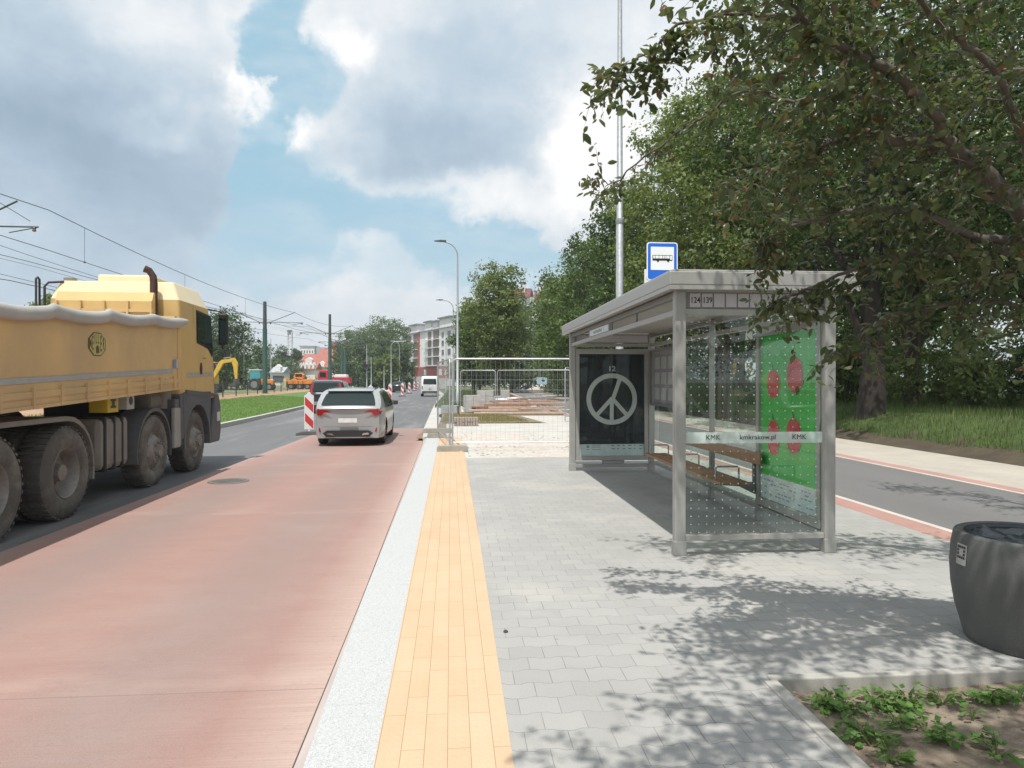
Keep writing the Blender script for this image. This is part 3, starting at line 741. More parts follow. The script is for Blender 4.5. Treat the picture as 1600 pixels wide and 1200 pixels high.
# route number board
b = MB(); b.box(SX0 + .056, SX1 - .056, SY0 - .012, SY0 + .02, 2.256, 2.405); rb = part(b, 'route_board', ALU_D)
cellm = mat('route_cell', (.50, .48, .50), .5, 0, .04)
for i in range(11):
    x = SX0 + .093 + i * .1135
    c = MB(); c.box(x, x + .098, SY0 - .018, SY0 - .0125, 2.268, 2.392); c.build('route_cell', cellm, rb, world=True)
for i, s_ in enumerate(('124', '139')):
    text('route_number', s_, .078, FY(SX0 + .143 + i * .1135, SY0 - .020, 2.328), BLACK, rb, sx=.80, bold=.0004)
# stop name plate on the front side: pale plate with an unreadable line and a divider
b = MB(); b.box(SX0 - .02, SX0 + .02, 9.0, 10.4, 2.2505, 2.352); np_ = part(b, 'name_plate', ALU_D)
b = MB(); b.box(SX0 - .026, SX0 - .0205, 9.06, 10.34, 2.26, 2.345); b.build('plate_face', mat('pale_plate', (.62, .66, .70), .5), np_, world=True)
b = MB(); r_ = random.Random(4)
for k in range(11):
    y = 10.05 - k * .055; b.box(SX0 - .029, SX0 - .0265, y - .034, y, 2.275 + r_.uniform(0, .01), 2.31 + r_.uniform(0, .015))
b.box(SX0 - .029, SX0 - .0265, 9.36, 9.37, 2.27, 2.335)
b.build('plate_writing', mat('faint_green_ink', (.30, .38, .36), .6), np_, world=True)
# far end poster case
pc = MB()
X0, X1, Z0, Z1 = 2.08, 3.37, .18, 2.15
pc.box(X0, X1, SY1 - .04, SY1 + .05, Z1 - .09, Z1); pc.box(X0, X1, SY1 - .04, SY1 + .05, Z0, Z0 + .075)
pc.box(X0, X0 + .06, SY1 - .04, SY1 + .05, Z0 + .076, Z1 - .091); pc.box(X1 - .06, X1, SY1 - .04, SY1 + .05, Z0 + .076, Z1 - .091)
pc.box(2.55, 2.95, SY1 - .02, SY1 + .03, .122, Z0 - .002)
case = part(pc, 'poster_case', ALU, bevel=.004)
b = MB(); b.box(X0 + .061, X1 - .061, SY1 + .0, SY1 + .04, Z0 + .076, Z1 - .091)
dark_p = mat('dark_poster_paper', (.010, .013, .020), .5, 0, .2, 2)
ps = b.build('poster', dark_p, case, world=True)
pale = mat('pale_poster_grey', (.52, .54, .53), .6, 0, .03)
b = MB(); b.box(X0 + .062, X1 - .062, SY1 - .006, SY1 - .001, Z0 + .078, Z0 + .285); b.build('footer_strip', mat('pale_footer', (.55, .62, .62), .6), ps, world=True)
pcx, pcz, ro, ri = 2.725, 1.265, .455, .372
b = MB(); n = 72
vs = []
for k in range(n):
    t = 2 * math.pi * k / n
    for rr in (ro, ri): vs.append((pcx + math.cos(t) * rr, SY1 - .006, pcz + math.sin(t) * rr))
b.add(vs, [(2 * k, 2 * ((k + 1) % n), 2 * ((k + 1) % n) + 1, 2 * k + 1) for k in range(n)])
stk = [0]
def stroke(p, q, w):
    stk[0] += 1; yq = SY1 - .0068 - .0004 * stk[0]
    p = Vector((p[0], p[1])); q = Vector((q[0], q[1])); d = (q - p).normalized(); s_ = Vector((-d.y, d.x)) * w / 2
    b.add([(a.x, yq, a.y) for a in (p - s_, q - s_, q + s_, p + s_)], [(0, 1, 2, 3)])
stroke((pcx + .02, pcz), (pcx + .16, pcz + .40), .07); stroke((pcx, pcz + .03), (pcx, pcz - .40), .07)
stroke((pcx + .01, pcz + .02), (pcx - .285, pcz - .30), .07); stroke((pcx, pcz + .02), (pcx + .285, pcz - .30), .07)
b.build('round_symbol', pale, ps, world=True, fix=False)
text('poster_number', '12', .125, FY(pcx, SY1 - .009, 1.80), pale, ps, bold=.003, sx=1.1)
b = MB(); r_ = random.Random(9)
for row, zz in enumerate((.43, .375)):
    for k in range(6): b.box(2.72 + k * .1, 2.72 + k * .1 + r_.uniform(.03, .07), SY1 - .009, SY1 - .0065, zz, zz + .018)
for zz in (.445, .41, .37): b.box(2.37, 2.37 + r_.uniform(.12, .17), SY1 - .009, SY1 - .0065, zz, zz + .008)
b.box(2.27, 2.32, SY1 - .009, SY1 - .0065, .40, .45); b.box(2.265, 2.325, SY1 - .009, SY1 - .0065, .37, .378)
b.build('small_marks', mat('teal_ink', (.18, .27, .29), .6), ps, world=True)
b = MB(); b.quad((X0 + .06, SY1 - .03, Z0 + .075), (X1 - .06, SY1 - .03, Z0 + .075), (X1 - .06, SY1 - .03, Z1 - .09), (X0 + .06, SY1 - .03, Z1 - .09))
b.build('case_glass', GL_CASE, case, world=True, fix=False)
# lilac band above the far end
b = MB(); b.box(SX0 + .056, SX1 - .056, SY1 - .012, SY1 + .02, 2.256, 2.405); o = part(b, 'line_band', ALU_D)
b = MB(); b.box(SX0 + .07, SX1 - .07, SY1 - .018, SY1 - .0125, 2.268, 2.394); b.build('band_face', cellm, o, world=True)
# rear wall: timetable case, two panes, green poster case
for i in (1, 2): pane(SX1, SX1, ys_p[i] + .035, ys_p[i + 1] - .035, .18, 2.19, GL_BACK)
y0, y1 = ys_p[3] + .035, ys_p[4] - .045
tt = MB(); tt.box(SX1 - .05, SX1 + .02, y0, y1, 1.16, 1.2); tt.box(SX1 - .05, SX1 + .02, y0, y1, 2.09, 2.14); tt.box(SX1 - .05, SX1 + .02, y0, y0 + .05, 1.201, 2.089); tt.box(SX1 - .05, SX1 + .02, y1 - .05, y1, 1.201, 2.089)
tt = part(tt, 'timetable_case', ALU_D)
b = MB(); b.box(SX1 - .015, SX1 + .01, y0 + .05, y1 - .05, 1.2, 2.09); bb = b.build('board', mat('lilac_board', (.33, .31, .34), .6), tt, world=True)
b = MB()
for k in range(3):
    for j in range(3): b.box(SX1 - .0185, SX1 - .0155, y0 + .12 + k * .38, y0 + .12 + k * .38 + .27, 1.27 + j * .26, 1.27 + j * .26 + .2)
b.build('timetable_sheet', mat('grey_sheet', (.5, .5, .5), .7), bb, world=True)
b = MB(); b.quad((SX1 - .045, y0 + .05, 1.2), (SX1 - .045, y1 - .05, 1.2), (SX1 - .045, y1 - .05, 2.09), (SX1 - .045, y0 + .05, 2.09)); b.build('case_glass', GL_CASE, tt, world=True, fix=False)
pane(SX1, SX1, y0, y1, .18, 1.155, GL_BACK)
y0, y1 = ys_p[0] + .06, ys_p[1] - .035
gc = MB(); gc.box(SX1 - .055, SX1 + .05, y0, y1, 2.09, 2.18); gc.box(SX1 - .055, SX1 + .05, y0, y1, .20, .285); gc.box(SX1 - .055, SX1 + .05, y0, y0 + .07, .286, 2.089); gc.box(SX1 - .055, SX1 + .05, y1 - .06, y1, .286, 2.089)
gc = part(gc, 'poster_case', ALU, bevel=.004)
b = MB(); b.box(SX1 - .02, SX1 + .04, y0 + .071, y1 - .061, .287, 2.088)
gpst = b.build('poster', mat('green_poster_paper', (.035, .50, .06), .5, 0, .12, 2.2), gc, world=True); gpst['label'] = 'bright green poster with four red fruits'
b = MB(); b.box(SX1 - .0255, SX1 - .0205, y0 + .072, y1 - .062, .288, .55); b.build('footer_strip', mat('pale_footer2', (.62, .68, .70), .6), gpst, world=True)
b = MB(); r_ = random.Random(3)
for j in range(5):
    yy = y1 - .16
    while yy > y0 + .2:
        w_ = r_.uniform(.02, .07)
        if r_.random() < .55: b.box(SX1 - .029, SX1 - .026, yy - w_, yy, .34 + j * .038, .352 + j * .038)
        yy -= w_ + .03
b.build('small_marks', mat('grey_ink', (.26, .30, .32), .6), gpst, world=True)
redf = mat('poster_red', (.60, .018, .025), .5, 0, .35, 28)
stem_ = mat('poster_stem', (.03, .10, .02), .6)
for (fy, fz, hh, ww) in ((7.26, 1.555, .34, .30), (6.78, 1.65, .40, .34), (7.25, .975, .42, .29), (6.80, 1.03, .40, .31)):
    b = MB(); n = 26; r_ = random.Random(int(fy * 100)); pts = []
    for k in range(n):
        t = 2 * math.pi * k / n; q = 1 + r_.uniform(-.025, .025)
        pts.append((SX1 - .0245, fy + math.cos(t) * ww / 2 * q, fz + math.sin(t) * hh / 2 * q * (1 + .1 * math.cos(t * 2))))
    b.add(pts, [tuple(range(n))])
    fr = b.build('fruit_print', redf, gpst, world=True, fix=False)
    b = MB(); b.add([(SX1 - .026, fy - .01, fz + hh * .45), (SX1 - .026, fy + .012, fz + hh * .45), (SX1 - .026, fy + .03, fz + hh * .64), (SX1 - .026, fy + .02, fz + hh * .64)], [(0, 1, 2, 3)])
    b.build('stem_print', stem_, fr, world=True, fix=False)
b = MB(); b.quad((SX1 - .045, y0 + .07, .286), (SX1 - .045, y1 - .06, .286), (SX1 - .045, y1 - .06, 2.089), (SX1 - .045, y0 + .07, 2.089)); b.build('case_glass', glass_mat('poster_glass_bright', (.96, .99, .97), refl=.40), gc, world=True, fix=False)
b = MB(); b.box(SX1 - .06, SX1 - .055, 7.72, 7.90, 2.07, 2.16); part(b, 'notice', WHITE)
# bench
wood = mat('warm_wood', (.34, .19, .105), .6, 0, .22, 12, .15, 60)
bn = MB()
for k in range(3): bn.box(2.885 + k * .118, 2.885 + k * .118 + .108, 7.42, 10.52, .435, .47)
part(bn, 'bench_seat', wood, bevel=.006)
b = MB(); b.box(3.335, 3.365, 7.42, 10.52, .655, .79); part(b, 'bench_back', wood, bevel=.006)
for y in (7.66, 8.97, 10.3):
    b = MB(); b.tube([(2.93, y, .472), (2.93, y, .60), (2.95, y, .615), (3.18, y, .615), (3.20, y, .60), (3.20, y, .472)], .011, 8)
    part(b, 'armrest', GALV_D, smooth=60)
    b = MB(); b.prism_ax([(2.90, .434), (3.40, .434), (3.42, .30), (3.38, .30), (3.2, .39), (2.90, .41)], y - .015, y + .015, 'y'); b.box(3.366, 3.41, y - .02, y + .02, .434, .78)
    part(b, 'bench_bracket', ALU_D)

# stop sign on the roof
blue = mat('sign_blue', (.012, .13, .62), .4, 0, .03); signw = mat('sign_white', (.80, .83, .84), .4, 0, .02)
sg = empty('bus_stop_sign', 'square blue and white bus stop sign standing above the shelter roof', 'sign', (3.31, 11.0, 2.592))
def rrect(x0, x1, z0, z1, r, n=5):
    pts = []
    for cx_, cz_, a0 in ((x1 - r, z1 - r, 0), (x0 + r, z1 - r, 90), (x0 + r, z0 + r, 180), (x1 - r, z0 + r, 270)):
        for k in range(n + 1):
            t = R(a0 + 90 * k / n); pts.append((cx_ + math.cos(t) * r, cz_ + math.sin(t) * r))
    return pts
sx_, sy_ = 3.31, 11.0
b = MB(); b.prism_ax(rrect(sx_ - .255, sx_ + .255, 3.22, 3.835, .045), sy_ - .006, sy_ + .012, 'y'); pl = b.build('plate', signw, sg, world=True)
b = MB(); b.prism_ax(rrect(sx_ - .238, sx_ + .238, 3.237, 3.818, .034), sy_ - .0095, sy_ - .0065, 'y'); b.build('blue_field', blue, pl, world=True)
b = MB(); b.box(sx_ - .192, sx_ + .192, sy_ - .013, sy_ - .010, 3.385, 3.76); wf = b.build('white_field', signw, pl, world=True)
b = MB(); Yb = sy_ - .0165; Ye = sy_ - .0135
b.prism_ax([(sx_ - .165, 3.538), (sx_ + .165, 3.538), (sx_ + .165, 3.62), (sx_ + .155, 3.626), (sx_ - .165, 3.626)], Yb, Ye, 'y')
for wx in (-.075, .095): b.lathe([(0, .019), (.003, .019)], 18, (sx_ + wx, Yb, 3.534), axis='y')
bs = b.build('bus_symbol', BLACK, wf, world=True)
b = MB()
for a, c_ in ((-.155, -.122), (-.115, -.062), (-.055, 0.0), (.008, .03), (.036, .055), (.062, .115), (.124, .158)): b.box(sx_ + a, sx_ + c_, Yb - .003, Yb - .0005, 3.572 if a < .12 else 3.552, 3.616)
b.build('bus_windows', signw, bs, world=True)
b = MB(); b.box(sx_ - .285, sx_ + .285, sy_ + .020, sy_ + .045, 2.75, 3.40); b.build('backing_board', WHITE, sg, world=True)
for q in (-.17, .17):
    b = MB(); b.tube([(sx_ + q, sy_ + .06, 2.593), (sx_ + q, sy_ + .06, 3.6)], .014, 8); b.build('support', GALV, sg, world=True, smooth=50)
b = MB(); b.prism_ax([(sx_ - .255, 2.72), (sx_ + .255, 2.72), (sx_ + .255, 3.215), (sx_ - .255, 3.215)], sy_ - .006, sy_ + .012, 'y'); b.build('lower_plate', signw, sg, world=True)

# litter bin
bc = P(1607, 1004); bin_ = empty('litter_bin', 'large dark grey barrel shaped litter bin at the right edge with a small badge', 'litter bin', (bc.x, bc.y, 0))
binm = mat('charcoal_cast_surface', (.095, .098, .094), .62, 0, .12, 5, .35, 160)
b = MB(); H_ = .685
prof = [(0, .325), (.01, .335), (.08, .352), (.2, .385), (.33, .405), (.45, .412), (.57, .405), (.645, .392), (.66, .386), (.665, .375), (.66, .338), (.58, .335), (.58, .0)]
b.lathe(prof, 64); b.build('body', binm, bin_, smooth=50)
b = MB(); b.lathe([(.645, .322), (.652, .330), (.656, .322), (.645, .300), (.59, .295)], 48, closed=True); b.build('liner_ring', mat('dark_liner', (.03, .035, .045), .35, .3), bin_, smooth=50)
bag = MB(); rr_ = random.Random(2); nb = 40
for i, (rad_, z_) in enumerate(((.325, .652), (.30, .635), (.24, .615), (.15, .608), (.06, .602))):
    for k in range(nb):
        t = 2 * math.pi * k / nb; q = rr_.uniform(-.02, .02); bag.v.append((math.cos(t) * (rad_ + q * .5), math.sin(t) * (rad_ + q * .5), z_ + q * (i > 0)))
for i in range(4):
    for k in range(nb): bag.f.append((i * nb + k, i * nb + (k + 1) % nb, (i + 1) * nb + (k + 1) % nb, (i + 1) * nb + k)); bag.m.append(0)
bag.f.append(tuple(4 * nb + k for k in range(nb))); bag.m.append(0)
bag.build('bag', mat('shiny_bag_plastic', (.05, .06, .07), .22, 0, .3, 8), bin_, smooth=30)
# badge facing the viewer's left
def on_bin(th, z, rad): return Vector((math.cos(th) * rad, math.sin(th) * rad, z))
th0 = math.atan2(-bc.y, -bc.x) - R(54)
bad = MB(); na = 6; th1 = th0; dth = .075 / .405
for k in range(na): pass
def curved(b, u0, u1, z0, z1, off):
    k = 5
    for i in range(k):
        a0 = u0 + (u1 - u0) * i / k; a1 = u0 + (u1 - u0) * (i + 1) / k
        q = []
        for (a, z) in ((a0, z0), (a1, z0), (a1, z1), (a0, z1)):
            rad = float(np.interp(z, [p[0] for p in prof[:8]], [p[1] for p in prof[:8]])) + off
            q.append(on_bin(th0 + a / .405, z, rad))
        b.add(q, [(0, 1, 2, 3)])
badge = MB(); curved(badge, -.045, .045, .475, .60, .004); bg_ = badge.build('badge', mat('badge_silver', (.42, .42, .40), .4, .2), bin_, fix=False)
mk = MB()
for i in range(4):
    for j in range(4):
        if 0 < i < 3 and 0 < j < 3: continue
        curved(mk, -.036 + i * .019, -.036 + i * .019 + .013, .512 + j * .021, .512 + j * .021 + .015, .0055)
mk.build('badge_marks', BLACK, bg_, fix=False)

# lamp posts -------------------------------------------------------------
def lamp_post(name, label, x, y, h, arm, r0=.075, r1=.035, z0=0.0, head=True, group='street lamp posts', rz=0, head_m=None, curve=True):
    root = empty(name, label, 'lamp post', (x, y, z0), rz, group)
    b = MB(); b.tube([(0, 0, 0), (0, 0, .9), (0, 0, .92), (0, 0, h - .9)], [r0 * 1.25, r0 * 1.2, r0, r1], 14)
    if arm:
        k = 8; s_ = -1 if arm < 0 else 1; rr_ = .9
        pts = [(0, 0, h - .9)]
        for i in range(1, k + 1):
            t = R(90) * i / k; pts.append((s_ * (1 - math.cos(t)) * rr_, 0, h - .9 + math.sin(t) * rr_ * .95))
        pts.append((arm, 0, h + .02))
        b.tube(pts, r1, 10)
    b.build('pole', GALV, root, smooth=50)
    if arm and head:
        b = MB(); s_ = -1 if arm < 0 else 1
        b.prism_ax([(arm - s_ * .05, h - .03), (arm + s_ * .25, h - .05), (arm + s_ * .68, h - .02), (arm + s_ * .70, h + .01), (arm + s_ * .3, h + .07), (arm - s_ * .05, h + .055)], -.11, .11, 'y')
        b.build('lamp_head', mat('dark_lamp_head', (.10, .11, .12), .5, .3), root, bevel=.01)
    return root
lp = P(715, 634); lamp_post('street_lamp', 'tall grey lamp post with an arm over the road beside the young tree', lp.x, lp.y, 1.6 + 216 / 1080 * lp.y, -.75, .10, .045)
lamp_post('street_lamp', 'farther grey lamp post partly behind the first one', -.45, 72, 9.9, -1.1, .09, .05)
b = MB(); b.tube([(0, 0, 0), (0, 0, 3.2)], [.06, .05], 10)
ps_ = empty('sign_post', 'short grey post close to the foot of the tall lamp post', 'post', (lp.x - .22, lp.y - 1.5, 0)); b.build('pole', GALV_D, ps_, smooth=50)
# tall pole behind the shelter
tp = empty('tall_pole', 'very tall bare galvanised pole rising behind the bus shelter past the top of the picture', 'pole', (4.27, 18.0, 0))
b = MB(); b.tube([(0, 0, 0), (0, 0, .1), (0, 0, 5.8), (0, 0, 5.82), (0, 0, 12.6)], [.12, .105, .095, .082, .055], 18); b.build('shaft', GALV, tp, smooth=50)
b = MB(); b.lathe([(5.72, .10), (5.73, .107), (5.86, .107), (5.87, .088)], 18); b.build('joint_collar', GALV_D, tp, smooth=40)
b = MB(); b.tube([(0, 0, 9.95), (.9, 0, 10.0), (1.7, 0, 10.02)], .028, 8); b.build('side_arm', GALV, tp, smooth=50)
b = MB(); b.lathe([(0, .2), (.02, .2), (.021, .12), (.1, .115)], 16); b.build('base_plate', GALV_D, tp)
# ---------------------------------------------------------------- construction fence
FZ = 2.06
def fence_panel(label, p, q, h=2.0, z0=.08, wires=True, foot=True, group='temporary mesh fence panels'):
    p = Vector(p); q = Vector(q); d = q - p; Lh = d.length; rz = math.atan2(d.y, d.x)
    root = empty('mesh_fence', label, 'mesh fence', (p.x, p.y, 0), rz, group)
    b = MB(); r = .10; pts = []
    b.tube([(0, 0, z0 - .05), (0, 0, z0 + h - r), (r * .3, 0, z0 + h - r * .3), (r, 0, z0 + h), (Lh - r, 0, z0 + h), (Lh - r * .3, 0, z0 + h - r * .3), (Lh, 0, z0 + h - r), (Lh, 0, z0 - .05)], .021, 8)
    b.tube([(0, 0, z0 + .12), (Lh, 0, z0 + .12)], .012, 6)
    b.build('frame', GALV, root, smooth=50)
    if wires:
        w = MB(); k = int(Lh / .105)
        for i in range(1, k):
            x = Lh * i / k; w.tube([(x, 0, z0 + .12), (x, 0, z0 + h)], .0019, 3, caps=False)
        for j in range(1, 8):
            z = z0 + .12 + (h - .12) * j / 8; w.tube([(0, .003, z), (Lh, .003, z)], .0019, 3, caps=False)
        w.build('mesh_infill', GALV_D, root)
    return root
BLK = mat('fence_foot_concrete', (.33, .31, .27), .9, 0, .15, 6, .4, 60)
def foot(label, x, y, rz=0, z=0.0, L_=.70, m=None):
    root = empty('concrete_block', label, 'concrete block', (x, y, z), rz, 'concrete feet of the mesh fence')
    b = MB(); b.prism_ax([(-L_ / 2, 0), (L_ / 2, 0), (L_ / 2, .09), (L_ / 2 - .04, .13), (-L_ / 2 + .04, .13), (-L_ / 2, .09)], -.11, .11, 'y')
    b.build('block', m or BLK, root, bevel=.008)
    return root
pA = P(707, 705); pB = P(684, 684)
fence_panel('wide mesh fence panel closing off the works beside the shelter', (pA.x, pA.y), (pA.x + 3.45, pA.y - .15))
fence_panel('mesh fence panel turned end-on along the kerb', (pA.x - .06, pA.y + .03), (pB.x, pB.y))
foot('concrete fence foot standing on the yellow strip', pA.x, pA.y, 0)
foot('lower concrete fence foot on the kerb in the pair', pB.x - .02, pB.y, .1, L_=.52)
foot('upper concrete fence foot lying across the other one by the kerb', pB.x + .0, pB.y + .05, -.12, .131, L_=.8)
foot('concrete fence foot hidden behind the shelter post', pA.x + 3.4, pA.y - .15, 0)
fence_panel('second row mesh fence panel behind the timber left part', (.15, 34.5), (1.85, 34.0), group='far mesh fence panels')
fence_panel('second row mesh fence panel behind the timber right part', (1.95, 34.0), (5.35, 32.6), group='far mesh fence panels')
fence_panel('far mesh fence panel reaching over the path', (4.1, 26.2), (5.9, 29.2), group='far mesh fence panels')
# stacked fence panels leaning behind the shelter
for k in range(5):
    fence_panel('grey mesh panel %s of the upright stack beside the path' % ('nearest', 'second', 'third', 'fourth', 'rearmost')[k], (4.9 + k * .1, 27.3 + k * .5), (7.0 + k * .1, 27.5 + k * .5), group='fence panels stacked upright')
# little information sign on a post behind the fence
q = P(844, 622); inf = empty('path_sign', 'small pale blue sign on a thin post beside the cycle path', 'sign', (q.x, q.y, 0))
b = MB(); b.tube([(0, 0, 0), (0, 0, 3.1)], .03, 8); b.build('pole', GALV, inf, smooth=50)
b = MB(); b.box(-.30, .62, -.04, -.015, 1.25, 1.85); fb = b.build('plate', mat('pale_blue_sign', (.42, .62, .70), .5), inf)
b = MB(); b.box(.12, .42, -.046, -.0405, 1.5, 1.65); b.box(.22, .32, -.046, -.0405, 1.45, 1.70); b.build('symbol', mat('dark_blue_mark', (.03, .08, .2), .5), fb)

# ---------------------------------------------------------------- timber, stones
plank_m = [mat('reddish_plank', (.34, .19, .135), .8, 0, .25, 5, .3, 50), mat('pale_plank', (.46, .36, .28), .8, 0, .2, 5, .3, 50), mat('brown_plank', (.26, .155, .11), .85, 0, .25, 5, .3, 50)]
def plank(label, p, q, z, w=.24, h=.055, m=0, group='boards in the timber pile'):
    p = Vector((p[0], p[1], z)); q = Vector((q[0], q[1], z + .0))
    b = MB(); d = (q - p); Lh = d.length
    b.box(0, Lh, -w / 2, w / 2, 0, h)
    o = b.build('timber_board', plank_m[m], None, bevel=.004); o.location = p; o.rotation_euler = (0, 0, math.atan2(d.y, d.x)); return tag(o, label, 'board', group)
A = lambda px, py: P(px, py)
BD = [(.75, 5.1, 32.4, 0, 1, .0, 'pale nearest board on the ground in front of the pile'), (1.2, 4.6, 33.0, .0, 2, .05, 'dark reddish board behind the nearest pale one'), (.55, 2.9, 33.3, .10, 1, -.03, 'short pale board on the left end of the pile'),
      (.9, 4.9, 33.5, .12, 0, .02, 'reddish board low in the middle of the pile'), (1.5, 5.3, 33.8, .21, 1, -.02, 'long pale board across the middle of the pile'), (.7, 3.4, 34.0, .26, 0, .04, 'short reddish board at the left back of the pile'),
      (1.3, 4.7, 34.1, .34, 2, .0, 'dark board in the upper middle of the pile'), (1.9, 5.4, 34.3, .42, 1, .03, 'long pale board near the top of the pile'), (1.6, 5.0, 34.6, .50, 0, -.02, 'uppermost reddish board of the pile'),
      (.4, 2.2, 35.2, .12, 0, .3, 'reddish board askew left behind the pile')]
for x0, x1, y, z, m, a_, lab in BD: plank(lab, (x0, y), (x1, y + a_ * 3), z, .5, .085, m)
plank('long board lying crosswise behind the right end of the pile', (3.1, 35.4), (5.3, 37.6), .62, .25, .07, 1); plank('dark reddish beam leaning to the left behind the pile', (3.6, 36.4), (2.3, 39.5), .45, .35, .14, 2)
strip('concrete_slab_right', lambda y: 3.35 - (y - 25.6) * .1, lambda y: 4.86, [25.605, 28, 31], -.0072, far_slab, -.1)
cst = mat('pale_grey_concrete_block', (.46, .455, .44), .85, 0, .15, 3, .3, 50)
def block_stack(label, x, y, w, d, h, nx_, nz_, rz=0, m=None, seed=1, cat='stone stack', name='paver_stack', group='stacks of paving blocks'):
    r = random.Random(seed); b = MB(); bw = w / nx_; bh = h / nz_
    for i in range(nx_):
        for j in range(nz_):
            if j == nz_ - 1 and r.random() < .2: continue
            o_ = r.uniform(-.02, .02)
            b.box(-w / 2 + i * bw + .006, -w / 2 + (i + 1) * bw - .006, -d / 2 + o_, d / 2 + o_, j * bh, (j + 1) * bh - .008)
    o = b.build(name, m or cst, None, bevel=.006); o.location = (x, y, 0); o.rotation_euler = (0, 0, rz)
    return tag(o, label, cat, group)
def S(px, py): return P(px, py)
q = S(728, 665.5); block_stack('low stack of brownish paving blocks in front of the dry turf', q.x, q.y + .2, .85, .5, .30, 9, 2, .02, mat('brownish_blocks', (.33, .27, .235), .9, 0, .2, 5, .3, 50), 2)
for lab, x, y, w, d, h, nx_, nz_, rz_, m_ in (('row of pale blocks under the young tree', 2.1, 41, 1.9, .6, 1.0, 4, 3, .05, cst), ('pale block pile at the foot of the tall lamp post', .72, 34.6, .75, .7, .85, 2, 3, .2, cst),
        ('grey block pile left of the tall lamp post by the kerb', -.35, 33.6, .8, .7, .75, 2, 2, -.2, mat('grey_block', (.33, .35, .36), .85, 0, .15, 3)), ('scattered pale blocks behind the timber pile', 1.2, 37.4, 1.0, .8, .55, 3, 2, .4, cst),
        ('grey slab stack lying under the pale sheet', 3.0, 38, 2.0, 1.2, .55, 2, 4, .1, mat('grey_block2', (.30, .32, .34), .8, 0, .2, 3)), ('grey slab stack right of the pale sheet', 4.5, 39.5, 1.2, 1.0, .7, 2, 4, -.1, mat('grey_block2', (.3, .3, .3)))):
    block_stack(lab, x, y, w, d, h, nx_, nz_, rz_, m_, int(x * 10) + 7)
o = heap('packing_sheet', -.95, .95, -.6, .6, .28, 0, mat('white_sheet', (.66, .68, .70), .5, 0, .1, 2), 6, 1.2, n=26); o.location = (3.0, 38, .56)
tag(o, 'crumpled white plastic sheet over the slab stack behind the timber', 'plastic sheet')
o = heap('rubble_heap', 3.7, 4.8, 35.5, 38.5, .8, 0, rub_m, 8, 1.6, n=30); tag(o, 'pale heap of broken stone beside the path fence', 'rubble heap')
o = heap('rubble_heap', -.3, 1.6, 34.5, 38.5, .75, 0, rub_m, 9, 2.2, n=36); tag(o, 'low heap of broken stone by the lamp post', 'rubble heap')
# loose stones
rs = random.Random(12)
stone_m = mat('loose_stone', (.42, .39, .35), .9, 0, .2, 8)
def pebble_field(n, f, s0, s1):
    b = MB()
    for k in range(n):
        x, y, z = f(); s_ = rs.uniform(s0, s1)
        vs = [(x + dx * s_ * rs.uniform(.6, 1.2), y + dy * s_ * rs.uniform(.6, 1.2), z + dz * s_ * rs.uniform(.5, 1)) for dx, dy, dz in ((-1, 0, 0), (1, 0, 0), (0, -1, 0), (0, 1, 0), (0, 0, .8), (0, 0, -.5))]
        b.add(vs, [(0, 2, 4), (2, 1, 4), (1, 3, 4), (3, 0, 4), (2, 0, 5), (1, 2, 5), (3, 1, 5), (0, 3, 5)])
    return b
o = pebble_field(420, lambda: (rs.uniform(-.3, 4.6), rs.triangular(14.2, 21, 16), .0), .008, .05).build('gravel', stone_m, smooth=20); tag(o, 'pale broken stones and grit scattered at the end of the platform', 'gravel', kind='stuff')
o = pebble_field(260, lambda: (rs.uniform(1.72, 3.9), rs.uniform(2.3, 3.68), -.045), .004, .014).build('soil_crumbs', mat('soil_crumb', (.24, .19, .14), .95)); tag(o, 'small crumbs of earth on the dirt bed', 'soil crumbs', kind='stuff')

# small cover on the red lane
mc = P(357, 752.3, RZ)
root = empty('manhole_cover', 'round grey manhole cover set in the red bus lane', 'manhole cover', (mc.x, mc.y, RZ))
cast = mat('cast_iron', (.17, .16, .15), .7, .3, .2, 12, .5, 60)
b = MB(); b.lathe([(.003, .325), (.010, .32), (.010, .265), (.006, .262)], 40, closed=True); b.build('ring', cast, root, smooth=30)
b = MB(); b.lathe([(.002, .26), (.008, .258)], 40)
for i in range(-4, 5):
    for j in range(-4, 5):
        if i * i + j * j < 18: b.box(i * .055 - .018, i * .055 + .018, j * .055 - .018, j * .055 + .018, .0078, .0125)
b.build('lid', cast, root)

